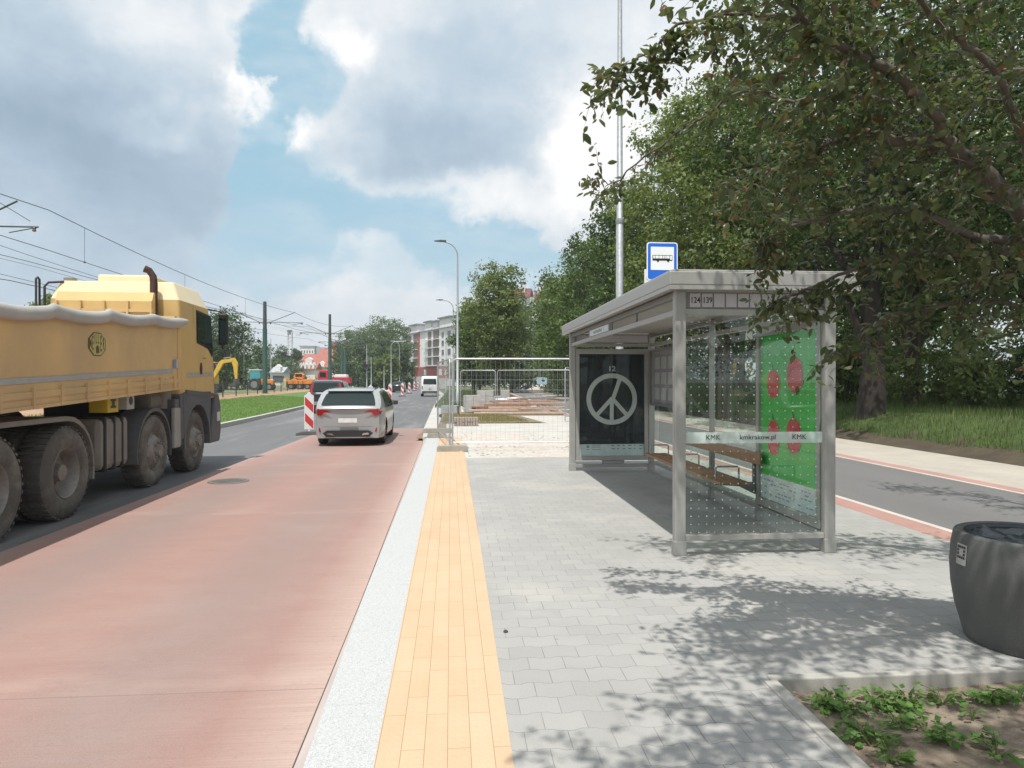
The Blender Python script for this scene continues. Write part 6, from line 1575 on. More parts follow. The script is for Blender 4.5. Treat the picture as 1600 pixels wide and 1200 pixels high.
A6 = limb([pix(1700, 430, 5.2), pix(1600, 385, 4.9), pix(1500, 360, 4.7), pix(1420, 330, 4.6), pix(1330, 330, 4.5), pix(1240, 350, 4.4), pix(1195, 372, 4.4)], .035, .006)
A7 = limb([pix(1600, 385, 4.9), pix(1520, 400, 4.8), pix(1440, 395, 4.7), pix(1360, 410, 4.6), pix(1300, 435, 4.6), pix(1250, 458, 4.6), pix(1215, 468, 4.6)], .022, .005)
A8 = limb([base, Vector((4.9, 3.6, 3.9)), Vector((3.9, 2.9, 4.3)), Vector((2.9, 2.5, 4.5)), Vector((2.0, 2.3, 4.5)), Vector((1.2, 2.2, 4.3))], .075, .014)
A9 = limb([Vector((4.9, 3.6, 3.9)), Vector((4.2, 4.2, 4.4)), Vector((3.3, 4.5, 4.8)), Vector((2.4, 4.6, 5.0)), Vector((1.7, 4.4, 5.0))], .05, .012)
A10 = limb([base, Vector((6.0, 3.6, 4.2)), Vector((5.6, 2.6, 5.0)), Vector((4.8, 1.4, 5.4)), Vector((3.6, .6, 5.4))], .08, .016)
A11 = limb([Vector((3.9, 2.9, 4.3)), Vector((3.4, 2.0, 4.5)), Vector((2.6, 1.4, 4.6)), Vector((1.6, 1.2, 4.5)), Vector((.7, 1.3, 4.4))], .04, .012)
A14 = limb([Vector((3.4, 2.0, 4.5)), Vector((3.2, 1.2, 4.7)), Vector((2.4, .7, 4.9)), Vector((1.3, .5, 4.8)), Vector((.2, .7, 4.6))], .035, .010)
A15 = limb([Vector((4.8, 1.4, 5.4)), Vector((4.4, 2.2, 5.2)), Vector((3.8, 1.7, 5.0)), Vector((3.0, 1.6, 5.0))], .035, .010)
A12 = limb([base, Vector((6.6, 5.4, 4.2)), Vector((6.6, 6.6, 4.8)), Vector((6.0, 7.6, 5.2))], .07, .015)
A13 = limb([pix(1700, 470, 5.2), pix(1620, 480, 5.0), pix(1540, 470, 4.9), pix(1450, 480, 4.8), pix(1380, 500, 4.8), pix(1330, 535, 4.8)], .022, .005)
spray(A1, 1, .22, .62, .25, .16, .005, 1, 3)
spray(A2, 1, .20, .50, .15, .15, .005, 1, 4)
spray(A3, 1, .12, .34, .2, .25, .003, 1, 3)
spray(A4, 1, .10, .30, .3, .10, .003, 0, 2)
spray(A5, 1, .25, .6, .2, .1, .005, 1, 3)
spray(A6, 1, .18, .42, .4, .10, .004, 1, 3)
spray(A7, 1, .16, .34, .5, .10, .004, 0, 4)
spray(A13, 1, .16, .34, .4, .05, .004, 1, 2)
for a in (A8, A9, A11, A14, A15): spray(a, 5, .30, .80, .0, .12, .006, 1, 4)
for a in (A10, A12): spray(a, 3, .35, .8, .0, .25, .007, 1, 4)
limbs.build('limbs', BR, near, smooth=60, fix=False); twigs.build('twigs', BR, near, fix=False)
pts = []; dr = []; nr = []
for p, d, k in tw_nodes:
    for q in range(k):
        pts.append(np.array(p - NO) + rng.normal(size=3) * .022); dr.append(np.array(d) * .6 + rng.normal(size=3) * .55 + np.array([0, 0, -.55])); nr.append(rng.normal(size=3) * .6 + np.array([0, 0, .7]))
pts = np.array(pts); print('near leaves', len(pts))
odd = (rng.random(len(pts)) < .20).astype(float) * rng.random(len(pts))
me = leaves_mesh('leaves', pts, np.array(nr), .062 * (.6 + .7 * rng.random(len(pts))), NL, .50, droop=np.array(dr), rng=rng, odd=odd, fold=.2, fine=True)
o = bpy.data.objects.new('leaves', me); COL.objects.link(o); o.parent = near
# ---------------------------------------------------------------- tram line
def HX(px, py, Y):
    d = cam.matrix_basis.to_3x3() @ Vector((px - 800, 600 - py, -FPX)); t = Y / d.y
    return Vector((d.x * t, Y, 1.6 + d.z * t))
TG = mat('tram_pole_green', (.045, .10, .085), .5, .1, .12, 5); TGD = mat('tram_pole_dark_top', (.07, .085, .09), .5, .2, .1, 5)
WIRE = mat('wire_dark', (.07, .075, .085), .6, .3, .05, 5)
def tram_pole(label, x, y, z0, zt, r=.2, arm=2.7, rz=0.0, zb=7.0):
    root = empty('tram_pole', label, 'tram pole', (x, y, z0), rz, 'green poles of the tram line'); h = zt - z0; zb -= z0
    b = MB(); b.lathe([(0, r * 1.5), (.06, r * 1.5), (.07, r * 1.1), (h * .30, r * 1.05), (h * .31, r), (zb - .6, r * .97)], 16); b.build('shaft', TG, root, smooth=40)
    b = MB(); b.lathe([(zb - .6, r * .85), (h, r * .75), (h + .03, r * .3)], 16); b.build('upper_shaft', TGD, root, smooth=40)
    for s_ in (-1, 1):
        b = MB(); b.tube([(s_ * r * .7, 0, zb), (s_ * (arm + .75), 0, zb + .02)], .035, 6); b.tube([(s_ * r * .7, 0, zb - .12), (s_ * arm, 0, zb + 1.0)], .035, 6); b.tube([(s_ * (arm + .7), 0, zb), (s_ * (arm - .3), 0, zb - .22)], .022, 5)
        b.build('bracket', TGD, root, smooth=40)
        for q in (arm * .18, arm + .6):
            c = MB(); c.lathe([(0, .05), (.04, .08), (.08, .05), (.12, .08), (.16, .05)], 8, (s_ * q, 0, zb - .16)); c.build('insulator', mat('insulator', (.12, .07, .06), .4), root, smooth=30)
    return root
tram_pole('dark green tram pole with brackets on both sides left of the dark car', -18.12, 66.85, .36, 9.0, .21, 2.75, R(8), 7.05)
tram_pole('green tram pole rising just behind the dark car', -15.2, 84, .34, 9.45, .2, 2.7, R(10), 7.2)
tram_pole('green tram pole of which only the bracket end shows at the left edge', -19.1, 28, .36, 9.0, .2, 2.2, R(2), 7.5)
tram_pole('green tram pole left of the pair near the red lorry', HX(534, 540, 104).x, 104, .3, HX(534, 541, 104).z, .2, 2.6, R(14), 7.2)
tram_pole('green tram pole right of the pair near the red lorry', HX(539, 540, 118).x, 118, .3, HX(539, 548, 118).z, .22, 2.6, R(14), 7.4)
def wire(label, pts, r=.014, sag=.3, n=10, drop=None):
    b = MB(); P_ = [Vector(p) for p in pts]; out = []
    for i in range(len(P_) - 1):
        for k in range(n):
            t = k / n; q = P_[i].lerp(P_[i + 1], t); q.z -= sag * 4 * t * (1 - t); out.append(q)
    out.append(P_[-1]); b.tube(out, r, 5)
    o = b.build('overhead_wire', WIRE, None); return tag(o, label, 'overhead wire', 'wires of the tram line')
Rm = [(-15.6, -6, 8.3), (-15.7, 28, 8.15), (-15.35, 66.85, 7.98), (-12.6, 84, 8.1), (-11.6, 118, 8.2)]
Lm = [(-21.2, -6, 8.1), (-21.1, 28, 8.05), (-20.8, 66.85, 8.0), (-17.8, 84, 8.0), (-18.5, 118, 8.1)]
Rc = [(x, y, z - 1.55) for x, y, z in Rm]; Lc = [(x, y, z - 1.5) for x, y, z in Lm]
wire('upper wire of the nearer tram track, the highest one crossing the left edge', Rm, .016, .5)
wire('lower contact wire of the nearer tram track', Rc, .014, .08)
wire('upper wire of the farther tram track', Lm, .013, .45)
wire('lower contact wire of the farther tram track', Lc, .012, .08)
wire('parallel feeder wire just under the nearer contact wire', [(-16.4, -6, 6.2), (-16.4, 28, 6.15), (-16.3, 66.85, 7.05), (-13.5, 84, 7.1)], .012, .2)
wire('lowest wire ending behind the lorry cab at the left edge', [(-15.9, 10, 5.2), (-15.9, 26, 5.15), (-17.9, 66.85, 6.3)], .014, .2)
wire('stay wire running to the bracket end at the left edge', [(-16.9, 20, 9.2), (-16.4, 28, 7.72)], .012, 0)
wire('thin wire farther left crossing behind the others', [(-24, 6, 8.2), (-23, 40, 7.8), (-20.9, 66.85, 7.6)], .010, .2)
def dropper(x, y, z0, z1, lab):
    b = MB(); b.tube([(x, y, z0), (x, y, z1)], .008, 4); b.box(x - .03, x + .03, y - .03, y + .03, z1 - .03, z1 + .03); o = b.build('dropper_wire', WIRE, None); tag(o, lab, 'dropper wire', 'droppers of the tram wire')
for y, lab in ((30.5, 'dropper nearest the left edge joining the nearer tram wires'), (41, 'dropper above the lorry cab joining the nearer tram wires'), (52, 'dropper right of the exhaust joining the nearer tram wires')):
    t = (y - 28) / 38.85; x = -15.7 + .35 * t; dropper(x, y, 8.15 - .17 * t - .5 * 4 * t * (1 - t), 6.60 - .17 * t - .08 * 4 * t * (1 - t), lab)
# low fence along the tram line
fp = [(-17.1, 52)] + [(-17.1 - 2.72 * (k / 9), 52 + 36 * k / 9) for k in range(1, 12)]
fr_ = empty('tram_fence', 'low dark mesh fence with green posts along the brown soil strip', 'fence', (fp[0][0], fp[0][1], .36))
FP = Vector((fp[0][0], fp[0][1], .36))
for k in range(-3, 12):
    x, y = -17.1 - 2.72 * k / 9, 52 + 4.0 * k
    b = MB(); b.box(x - .035, x + .035, y - .035, y + .035, .2, 1.5); b.build('post', mat('fence_post_green', (.03, .05, .045), .6), fr_, world=True)
b = MB()
for j in range(9): z = .42 + j * .125; b.tube([(-17.1 + .9, 40, z), (-17.1 - 2.72 * 11 / 9, 96, z)], .006, 3, caps=False)
for k in range(180):
    y = 40 + k * .31; x = -17.1 - 2.72 * (y - 52) / 36; b.tube([(x, y, .42), (x, y, 1.44)], .004, 3, caps=False)
b.build('mesh_infill', mat('fence_wire_green', (.05, .075, .07), .6), fr_, world=True)

# ---------------------------------------------------------------- buildings
WALLW = mat('white_render', (.76, .76, .75), .8, 0, .05, .4); WALLG = mat('grey_and_shade_render', (.36, .39, .43), .8, 0, .05, .4)  # the grey also serves as shade on the tower block sides
WIN = mat('window_dark', (.10, .11, .125), .25, 0, .2, .6); BRN = mat('brown_grey_panel', (.17, .13, .125), .6, 0, .1, .5)
BRED = mat('brick_red_panel', (.36, .085, .06), .7, 0, .1, .5); RROOF = mat('red_tile_roof', (.33, .12, .09), .8, 0, .15, 1.2); DROOF = mat('dark_red_roof', (.16, .05, .055), .7, 0, .12, 1)
GROOF = mat('grey_metal_roof', (.22, .235, .26), .6, .2, .1, 1)
def facade_root(name, label, cat, p0, p1, group=None):
    d = Vector((p1[0] - p0[0], p1[1] - p0[1])); r = empty(name, label, cat, (p0[0], p0[1], 0), math.atan2(d.y, d.x), group); return r, d.length
win_cache = {}
def win(par, x, z, w, h, m, name='window', y=-.12, th=.16):
    key = (round(w, 2), round(h, 2), m.name, name)
    if key not in win_cache:
        b = MB(); b.box(0, w, 0, th, 0, h); o = b.build(name, m, None); win_cache[key] = o.data; bpy.data.objects.remove(o)
    o = bpy.data.objects.new(name, win_cache[key]); COL.objects.link(o); o.parent = par; o.location = (x, y, z); return o
rt, LA = facade_root('apartment_block', 'white apartment block with red and brown balcony columns at the end of the road', 'apartment block', (-18.6, 231), (7, 170))
b = MB(); b.box(0, LA, 0, 14, 0, 16.3); wl = b.build('wall', WALLW, rt)
b = MB(); b.box(0, LA, -.10, 0 - .002, 2.2, 5.6); b.build('red_ground_floor', BRED, rt)
FX_ = LA / 78 * (43.3 / 43.3) * .66
kx = 43.3 / 78
fl = [6.1, 8.7, 11.3, 13.7]
for z in fl:
    for px_, w_, m_ in ((4, 1.7, WIN), (7.5, 1.7, WIN), (11.5, 2.0, BRN), (15, 1.4, BRN)): win(rt, px_ * kx, z, w_, 2.0, m_)
    win(rt, 22.5 * kx, z, 3.5, 2.3, BRN, 'balcony', -.15); win(rt, (22.5 + 6.5) * kx, z - .2, 2.1, 2.6, BRED, 'red_panel', -.18)
    win(rt, 46 * kx, z, 2.6, 2.2, BRN, 'balcony', -.15); win(rt, 54 * kx, z, 4.4, 2.3, BRN, 'balcony', -.15); win(rt, 66 * kx, z, 1.4, 1.5, WIN)
    win(rt, 74 * kx, z, 2.0, 1.6, WIN); win(rt, 84 * kx, z, 3.8, 2.2, BRN, 'balcony', -.15); win(rt, 98 * kx, z, 2.0, 1.6, WIN)
    b = MB(); b.box(42 * kx, 63 * kx, -1.1, -.16, z - .35, z - .2); b.box(20 * kx, 31 * kx, -.9, -.19, z - .35, z - .22); b.build('balcony_slab', WALLW, rt)
for px_, w_ in ((14, 3.2), (36, 2.2), (40, 2.0), (62, 2.4), (70, 2.2)): win(rt, px_ * kx, 3.0, w_, 1.8, WALLW if px_ != 36 else WIN, 'shop_window')
b = MB(); b.prism_ax([(-.6, 16.3), (14.6, 16.3), (9, 19.0), (5, 19.0)], .5, LA, 'x'); rfo = b.build('roof', GROOF, rt)
for x0, x1, h in ((1, 7.5, 18.3), (9.5, 16, 18.7), (23, 28, 18.8), (29.5, 33, 18.5), (35, 43, 19.0), (46, 52, 18.8)):
    b = MB(); b.box(x0, x1, -.1, 6, 16.1, h); dm = b.build('dormer', WALLW, rfo); b = MB(); b.box(x0 - .5, x1 + .5, -.6, 6.3, h + .002, h + .4); b.build('dormer_cap', GROOF, dm)
rt, LB = facade_root('apartment_block', 'white apartment block with dark red roofs showing above the trees', 'apartment block', (9.5, 171), (31, 167))
b = MB(); b.box(0, LB, 0, 13, 0, 22.0); b.build('wall', WALLW, rt)
for z in (3, 6, 9, 12, 15, 18.2):
    for k in range(7): win(rt, 1.4 + k * 3.0, z, 1.5, 1.6, WIN)
for x0, x1, h in ((0, 8.5, 24.6), (9.4, 12.4, 24.0), (12.8, 21, 23.6)):
    b = MB(); b.prism_ax([(-.6, 22.0), (13.6, 22.0), (9, h), (3, h)], x0, x1, 'x'); rfo = b.build('roof', DROOF, rt)
    for q in (.25, .7):
        c = MB(); xx = x0 + (x1 - x0) * q; c.box(xx, xx + 1.1, 1.5, 3, 22.3, h + 1.1); ch = c.build('chimney', WALLW, rfo); c = MB(); c.box(xx - .2, xx + 1.3, 1.3, 3.2, h + 1.102, h + 1.4); c.build('chimney_cap', mat('dark_cap', (.05, .05, .055), .6), ch)
def block(label, px0, px1, pxs, Y, ytop, dep, group='distant white tower blocks'):
    a = HX(px0, ytop, Y); c = HX(px1, ytop, Y); w = c.x - a.x
    rt = empty('tower_block', label, 'tower block', (a.x, Y, 0), 0, group); H = a.z
    b = MB(); b.box(0, w, 0, dep, 0, H); b.build('wall', WALLW, rt); b = MB(); ws = HX(pxs, ytop, Y).x - c.x; b.box(w + .002, w + ws, 1.5, dep + 1, 0, H - .3); b.build('shaded_side_wing', WALLG, rt)  # wing stands for the unlit side face; its shade is in the grey
    for j in range(7):
        for k in range(5): win(rt, w * (.08 + k * .19), 2 + j * (H - 2) / 7.4, w * .07, 1.3, WIN, 'window', -.2, .25)
    b = MB(); b.box(-.5, w + .5, -.5, dep, H + .002, H + .5); b.build('parapet', WALLG, rt)
block('pale tower block far behind the lorry mirror', 374, 396, 413, 420, 540.5, 14); block('pale tower block far behind the crane and red roofs', 469, 491, 506, 380, 541.5, 14)
def house(label, px0, px1, Y, yw, yr, dep, roofm, dorm=0, group='red roofed houses beyond the tram line', ridge='x'):
    a = HX(px0, yw, Y); c = HX(px1, yw, Y); w = c.x - a.x; hw_ = a.z; hr = HX(px0, yr, Y).z
    rt = empty('house', label, 'house', (a.x, Y, 0), 0, group)
    b = MB(); b.box(0, w, 0, dep, 0, hw_); b.build('wall', WALLW, rt)
    b = MB()
    if ridge == 'x': b.prism_ax([(-.6, hw_ + .002), (dep + .6, hw_ + .002), (dep / 2, hr)], -.4, w + .4, 'x')
    else: b.prism_ax([(-.5, hw_ + .002), (w + .5, hw_ + .002), (w / 2, hr)], -.5, dep + .5, 'y')
    rf_ = b.build('roof', roofm, rt)
    for k in range(dorm):
        x = w * (k + .35) / dorm; q = MB(); q.prism_ax([(x, hw_ + .2), (x + w / dorm * .5, hw_ + .2), (x + w / dorm * .5, hw_ + 1.3), (x + w / dorm * .25, hw_ + 1.9), (x, hw_ + 1.3)], -.3, dep * .3, 'y'); q.build('dormer', WALLW, rf_)
    for k in range(max(2, int(w / 3.5))): win(rt, w * (k + .3) / max(2, int(w / 3.5)), 1.2, 1.2, 1.4, WIN, 'window', -.12)
house('tall house with a broad red tiled roof behind the second tram pole', 494, 540, 205, 574, 543, 14, RROOF, 3); house('red roofed house with a round gable top right of the tram pole', 505, 532, 214, 560, 533, 12, RROOF, 0, ridge='y')
house('long row house with white dormers behind the orange dumper', 436, 492, 190, 577, 566, 9, RROOF, 9); house('house with a red roof rising behind the row house', 470, 512, 215, 568, 552, 12, RROOF, 2)
house('small pale house left of the first tram pole', 386, 404, 150, 583, 577, 7, GROOF, 0); house('small white cottage right of the first tram pole', 424, 441, 160, 582, 573, 7, WALLG, 1)
house('pale low shed with a grey roof behind the wood', 560, 580, 150, 583, 574, 6, GROOF, 0)
# tower crane
cp = HX(453, 600, 300); cr_ = empty('tower_crane', 'pale tower crane standing far behind the houses', 'crane', (cp.x, 300, 0)); CW = mat('crane_white', (.66, .67, .68), .5)
def lattice(b, p, q, w, n):
    p = Vector(p); q = Vector(q); d = (q - p); dn = d.normalized(); up = Vector((0, 1, 0)); s_ = dn.cross(up).normalized()
    cs = [(s_ * a + up * c) * w / 2 for a, c in ((-1, -1), (1, -1), (1, 1), (-1, 1))]
    for c in cs: b.bar(p + c, q + c, w * .17, w * .17)
    for i in range(n):
        for k in range(4): b.bar(p + d * (i / n) + cs[k], p + d * ((i + 1) / n) + cs[(k + 1) % 4], w * .09, w * .09)
b = MB(); lattice(b, (0, 0, 0), (0, 0, 22), 1.7, 14); b.build('mast', CW, cr_); b = MB(); lattice(b, (0, 0, 22.3), (-9.8, 0, 24.6), 1.0, 10); b.build('jib', CW, cr_)
b = MB(); lattice(b, (0, 0, 22.3), (3.8, 0, 21.6), .9, 4); b.box(2.6, 4.2, -.6, .6, 20.6, 22.0); b.build('counter_jib', CW, cr_); b = MB(); b.box(-.9, .9, -.9, .9, 21.0, 22.8); b.build('cab', mat('crane_cab', (.12, .13, .15), .5), cr_)

# ---------------------------------------------------------------- building machines
MY = mat('machine_yellow', (.62, .40, .05), .5, 0, .1, 3); MO = mat('machine_orange', (.70, .25, .045), .5, 0, .1, 3); MR_ = mat('machine_red', (.50, .03, .05), .45, 0, .1, 3); MT = mat('teal_cab', (.06, .30, .32), .4, 0, .1, 3)
def mwheel(root, x, y, r, w=.4, m=RUB):
    b = MB(); b.lathe([(-w / 2, r * .6), (-w / 2, r * .92), (-w * .35, r), (w * .35, r), (w / 2, r * .92), (w / 2, r * .6)], 20, (x, y, r), 'y' if False else 'y'); o = b.build('wheel', m, root, smooth=40)
    b = MB(); b.lathe([(-w / 2 - .01, r * .55), (w / 2 + .01, r * .55)], 16, (x, y, r), 'y'); b.build('rim', RIM, o, smooth=40)
e0 = HX(330, 612, 70); ex = empty('excavator', 'yellow excavator with a bent arm showing right behind the lorry cab', 'excavator', (e0.x - .6, 70, .34))
b = MB()
for s_ in (-1, 1):
    c = MB(); c.prism_ax([(-1.5, .1), (-1.2, 0), (1.2, 0), (1.5, .1), (1.6, .45), (1.4, .75), (-1.4, .75), (-1.6, .45)], s_ * .75 - .25, s_ * .75 + .25, 'y'); c.build('track', RUB, ex, bevel=.03)
b.box(-1.6, 1.0, -1.1, 1.1, .85, 1.75); b.box(-1.7, -.9, -1.1, 1.1, 1.0, 1.95); b.build('body', MY, ex, bevel=.06)
b = MB(); b.prism_ax([(-.1, 1.76), (1.05, 1.76), (1.15, 2.3), (.9, 2.95), (-.1, 2.95)], .1, 1.05, 'y'); cb_ = b.build('cab', CARGL, ex, bevel=.05); b = MB(); b.box(-.15, 1.0, .05, 1.1, 2.955, 3.05); b.build('cab_roof', MY, cb_)
b = MB(); b.prism_ax([(.6, 1.3), (.95, 1.25), (1.9, 2.9), (2.75, 3.05), (2.8, 3.35), (1.75, 3.25), (1.5, 3.05)], -.45, -.12, 'y'); b.build('boom', MY, ex, bevel=.02)
b = MB(); b.prism_ax([(2.5, 3.35), (2.95, 3.45), (3.25, 2.9), (3.2, 1.4), (3.0, 1.35), (2.8, 2.7)], -.42, -.15, 'y'); b.build('stick', MY, ex, bevel=.02)
b = MB(); b.prism_ax([(2.95, 1.4), (3.25, 1.4), (3.35, .9), (3.0, .55), (2.5, .7), (2.45, .85), (2.85, .95)], -.65, .08, 'y'); b.build('bucket', mat('bucket_steel', (.10, .09, .08), .7, .3), ex, bevel=.02)
b = MB(); b.tube([(1.0, -.28, 1.9), (1.8, -.28, 3.0)], .06, 8); b.tube([(1.9, -.28, 3.4), (2.6, -.28, 3.5)], .05, 8); b.build('hydraulic_ram', CHROME, ex)
d0 = HX(452, 604, 96); dp = empty('site_dumper', 'orange site dumper standing behind the fence left of the dark car', 'dumper', (d0.x, 96, .32))
for x in (.4, 1.5, 2.6): mwheel(dp, x, -.7, .42)
for x in (.4, 1.5, 2.6): mwheel(dp, x, .7, .42)
b = MB(); b.prism_ax([(-.1, .75), (3.0, .75), (3.5, 1.35), (3.3, 1.45), (1.2, 1.3), (.9, 1.55), (-.1, 1.1)], -.95, .95, 'y'); b.build('skip', MO, dp, bevel=.03)
b = MB(); b.box(-.2, 2.8, -.5, .5, .5, .74); b.build('chassis', FRAME, dp); b = MB(); b.prism_ax([(.7, 1.56), (1.9, 1.4), (1.95, 2.0), (1.7, 2.25), (.9, 2.25)], -.6, .6, 'y'); cc_ = b.build('cab', MO, dp, bevel=.05); b = MB(); b.box(.95, 1.85, -.605, -.6005, 1.7, 2.12); b.build('cab_window', CARGL, cc_)
b = MB(); b.box(-.55, -.2, -.9, .9, .35, 1.5); b.build('rear_plate', mat('cream_plate', (.62, .52, .30), .6), dp)
r0_ = HX(498, 600, 100); rl = empty('red_lorry', 'red flat lorry parked behind the second tram pole', 'lorry', (r0_.x, 100, .3))
for x in (.8, 3.0, 3.6): mwheel(rl, x, -.9, .45, .3)
for x in (.8, 3.0, 3.6): mwheel(rl, x, .9, .45, .3)
b = MB(); b.box(0, 4.4, -.45, .45, .5, .8); b.build('chassis', FRAME, rl)
b = MB(); b.prism_ax([(.05, .8), (1.5, .8), (1.5, 2.7), (.35, 2.7), (.1, 2.1)], -1.1, 1.1, 'y'); cc_ = b.build('cab', MR_, rl, bevel=.06); b = MB(); b.box(.35, 1.2, -1.106, -1.101, 1.7, 2.4); b.build('cab_window', CARGL, cc_)
b = MB(); b.box(1.6, 4.5, -1.15, 1.15, .85, 1.0); b.box(1.6, 4.5, -1.15, -1.1, 1.001, 1.7); b.box(1.6, 4.5, 1.1, 1.15, 1.001, 1.7); b.box(1.6, 1.65, -1.09, 1.09, 1.001, 2.4); b.box(4.45, 4.5, -1.09, 1.09, 1.001, 1.7); b.build('load_bed', MR_, rl)
b = MB(); b.prism_ax([(2.0, 1.1), (4.2, 1.1), (4.0, 2.1), (2.4, 2.1)], -.9, .9, 'y'); b.build('load', WALLW, rl, bevel=.1)
t0_ = HX(397, 605, 88); tt_ = empty('tractor', 'tractor with a teal cab standing left of the first tram pole', 'tractor', (t0_.x, 88, .32))
for s_ in (-1, 1): mwheel(tt_, .3, s_ * .8, .75, .45); mwheel(tt_, 2.0, s_ * .7, .45, .35)
b = MB(); b.prism_ax([(-.2, .7), (2.4, .7), (2.4, 1.3), (1.0, 1.45), (-.2, 1.3)], -.4, .4, 'y'); b.build('bonnet', MO, tt_, bevel=.05); b = MB(); b.prism_ax([(-.4, 1.31), (.95, 1.46), (.85, 2.5), (-.3, 2.5)], -.65, .65, 'y'); cc_ = b.build('cab', MT, tt_, bevel=.04); b = MB(); b.box(-.45, 1.0, -.7, .7, 2.505, 2.6); b.build('cab_roof', WALLW, cc_)
# low concrete retaining wall, road signs and slim poles in the distance
rw = empty('retaining_wall', 'pale concrete block wall closing the road bend in the distance', 'wall', (HX(621, 590, 135).x, 135, 0))
b = MB(); b.box(0, 4.6, 0, .8, -.1, 2.3); b.build('wall', far_kerb, rw); b = MB()
for k in range(3):
    c = MB(); c.box(4.62 + k * 1.7, 6.2 + k * 1.7, .1, .9, -.1, 1.8 + .6 * (k % 2)); c.build('block', cst, rw, bevel=.03)
for px, yb, yt, Y, lab, arm in ((573, 606, 526, 88, 'slim pole carrying the black traffic light', 0), (580, 604, 548, 105, 'slim grey pole right of the traffic light', 0), (600, 602, 563, 112, 'short slim pole left of the curved lamp post', 0), (624, 598, 533, 128, 'slim lamp post right of the curved one', -1.6),
                           (381, 596, 503, 92, 'slim pale pole left of the first tram pole', -.5), (423, 598, 520, 110, 'slim pale pole right of the first tram pole', 0), (697, 610, 500, 84, 'slim pole right of the apartment block', 0)):
    q = HX(px, yt, Y); lamp_post('slim_pole', lab, q.x, Y, q.z, arm, .07, .05, 0, head=bool(arm), group='slim poles in the distance')
q = HX(611, 533, 110); lamp_post('street_lamp', 'curved lamp post bending to the right before the apartment block', q.x, 110, q.z, 2.4, .08, .05)
q = HX(572, 570, 87.6); tl = empty('traffic_light', 'black traffic light head on the slim pole', 'traffic light', (q.x - .15, 87.6, q.z - .6)); b = MB(); b.box(-.18, .18, -.12, .12, 0, 1.0); b.build('housing', BLACK, tl, bevel=.03)
for k, c_ in enumerate(((.05, .12, .07), (.15, .10, .02), (.20, .02, .02))):
    b = MB(); b.lathe([(-.02, .10), (.0, .09)], 12, (0, -.13, .18 + .3 * k), 'y'); b.build('lens', mat('lens%d' % k, c_, .3), tl)
b = MB(); b.box(-.4, .4, -.2, .2, .35, .65); b.build('backing_shield', BLACK, tl)
for k in range(3):
    o = heap('stone_pile', 0, 3 + k, 0, 2.0, 1.1, 0, rub_m, 21 + k, 1.2, n=20); q = HX(552 + k * 11, 604, 92 + k * 5); o.location = (q.x, 90 + k * 5, .1); tag(o, ('leftmost', 'middle', 'rightmost')[k] + ' of the pale stone piles beyond the dark car', 'stone pile', 'stone piles beyond the road')
# parked cars seen among the far works
bpy.context.view_layer.update()
# ---------------------------------------------------------------- distant trees on the left and in the middle
def far_tree(label, px, ybase, Y, ytop, rad, seed, n, leaf, lm, shape='round', cat='tree', name='distant_tree', cb=.2, group='distant trees'):
    a = HX(px, ytop, Y); return tree(name, label, (a.x, Y, .1), seed, max(3, a.z), rad, cb, n, leaf, lm, tr=.22, group=group, shape=shape, clump=.09 * rad + .25, nblob=12, limbs=6)
far_tree('dark tree right beside the lorry mirror', 352, 600, 92, 486, 4.2, 61, 9000, .30, LD); far_tree('dark tree half hidden behind the lorry cab', 334, 600, 100, 505, 4.5, 62, 8000, .32, LD)
far_tree('tree tip showing over the lorry tarpaulin', 78, 560, 60, 457, 1.6, 63, 5000, .2, LY, cb=3)
far_tree('dark spruce left of the tower crane', 441, 590, 190, 543, 4.6, 64, 6000, .45, LD, 'cone'); far_tree('dark spruce right of the tower crane', 462, 590, 200, 543, 3.4, 65, 5000, .45, LD, 'cone')
for k, (px, yt, Y, rd, lm, lab) in enumerate(((560, 523, 145, 6.0, LO, 'green tree on the left shoulder of the middle wood'), (580, 508, 150, 6.5, LW, 'grey green tree in the left part of the middle wood'), (596, 498, 140, 6.2, LW, 'tallest grey green tree of the middle wood'),
        (614, 503, 150, 5.4, LW, 'grey green tree right of the tallest one in the middle wood'), (627, 535, 132, 2.8, LO, 'green tree on the right shoulder of the middle wood by the apartment block'), (606, 556, 120, 2.2, LY, 'bright green bush tree in front of the middle wood'), (586, 564, 122, 2.8, LO, 'low dark bush tree in front of the middle wood'),
        (548, 538, 170, 5.5, LD, 'dark tree left behind the middle wood'), (541, 548, 165, 4.5, LO, 'small tree right of the red roofed house'))):
    far_tree(lab, px, 600, Y, yt, rd, 70 + k, 9000 if rd > 5 else 6000, .36, lm, 'round', cb=.2)
far_tree('conifer tip above the middle wood', 545, 600, 175, 512, 2.6, 84, 4000, .4, LD, 'cone')
labs = ['behind the excavator', 'left of the pale tower block', 'below the pale tower block', 'between the tower block and the tram pole', 'right behind the first tram pole', 'right of the first tram pole', 'left below the crane', 'below the crane']
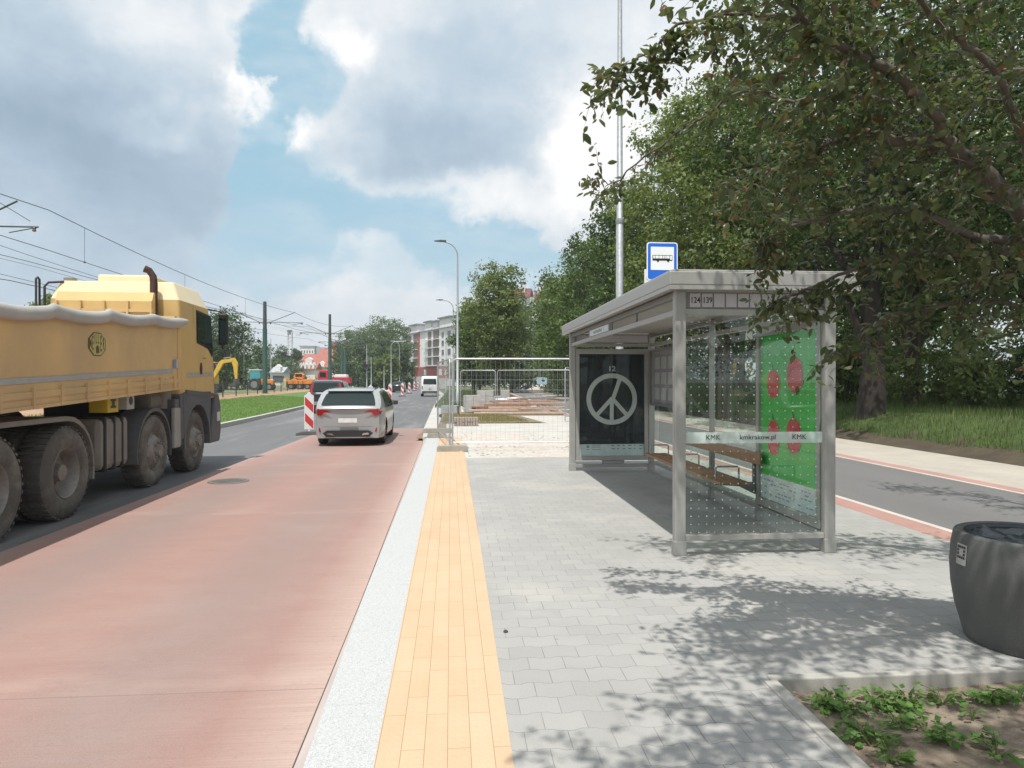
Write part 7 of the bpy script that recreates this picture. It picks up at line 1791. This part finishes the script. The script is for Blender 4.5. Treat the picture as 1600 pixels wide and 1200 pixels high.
for k, l_ in enumerate(labs): far_tree('low green tree of the far belt ' + l_, 345 + k * 15, 600, 175 + (k % 3) * 14, 562 + (k * 7 % 5) * 3, 6.5, 90 + k, 4500, .5, (LO, LW, LD)[k % 3], group='far belt of trees')
def belt(name, label, pts, seed, lm, n, leaf, h, w):
    rng = np.random.default_rng(seed); bl = []
    for i in range(len(pts) - 1):
        a, c = np.array(pts[i]), np.array(pts[i + 1]); k = int(np.linalg.norm(c - a) / (w * .8)) + 1
        for j in range(k):
            p = a + (c - a) * (j / k); hh = h * (.7 + .5 * rng.random()); bl.append((p[0] + rng.normal() * w * .2, p[1] + rng.normal() * w * .3, hh * .45, w * (.5 + .2 * rng.random()), w * .5, hh * .6))
    q, nr, tone, cc = crown_points(bl, n, rng, w * .12); me = leaves_mesh(name, q, nr, leaf * (.6 + .8 * rng.random(len(q))), lm, .7, tone, rng=rng)
    o = bpy.data.objects.new(name, me); COL.objects.link(o); return tag(o, label, 'wood', kind='stuff')
belt('far_wood', 'far line of woodland along the left horizon', [(-260, 200), (-170, 235), (-100, 260), (-60, 250)], 5, LO, 26000, 1.0, 13, 14)
belt('far_wood', 'far woodland rising beyond the end of the path', [(-8, 250), (20, 235), (60, 190), (90, 150), (110, 90), (110, 20), (90, -40)], 6, LO, 26000, 1.0, 20, 16)
belt('park_undergrowth', 'dense undergrowth in the depth of the park on the right', [(15, 100), (17, 75), (20, 58), (26, 47), (36, 44), (50, 40), (56, 20), (54, -5)], 7, LD, 34000, .30, 5.5, 5)
# ---------------------------------------------------------------- air
hz_m = bpy.data.materials.new('haze_air'); hz_m.use_nodes = True; t_ = hz_m.node_tree; t_.nodes.clear()
o_ = t_.nodes.new('ShaderNodeOutputMaterial'); v_ = t_.nodes.new('ShaderNodeVolumePrincipled'); v_.inputs['Color'].default_value = (.86, .92, 1, 1); v_.inputs['Density'].default_value = .00055; v_.inputs['Anisotropy'].default_value = .2
t_.links.new(v_.outputs[0], o_.inputs['Volume'])
b = MB(); b.box(-2600, 2600, -500, 4600, -1.2, 45); hz_o = b.build('haze', hz_m, None); hz_o['kind'] = 'stuff'; hz_o['label'] = 'thin summer haze in the air over the whole street'
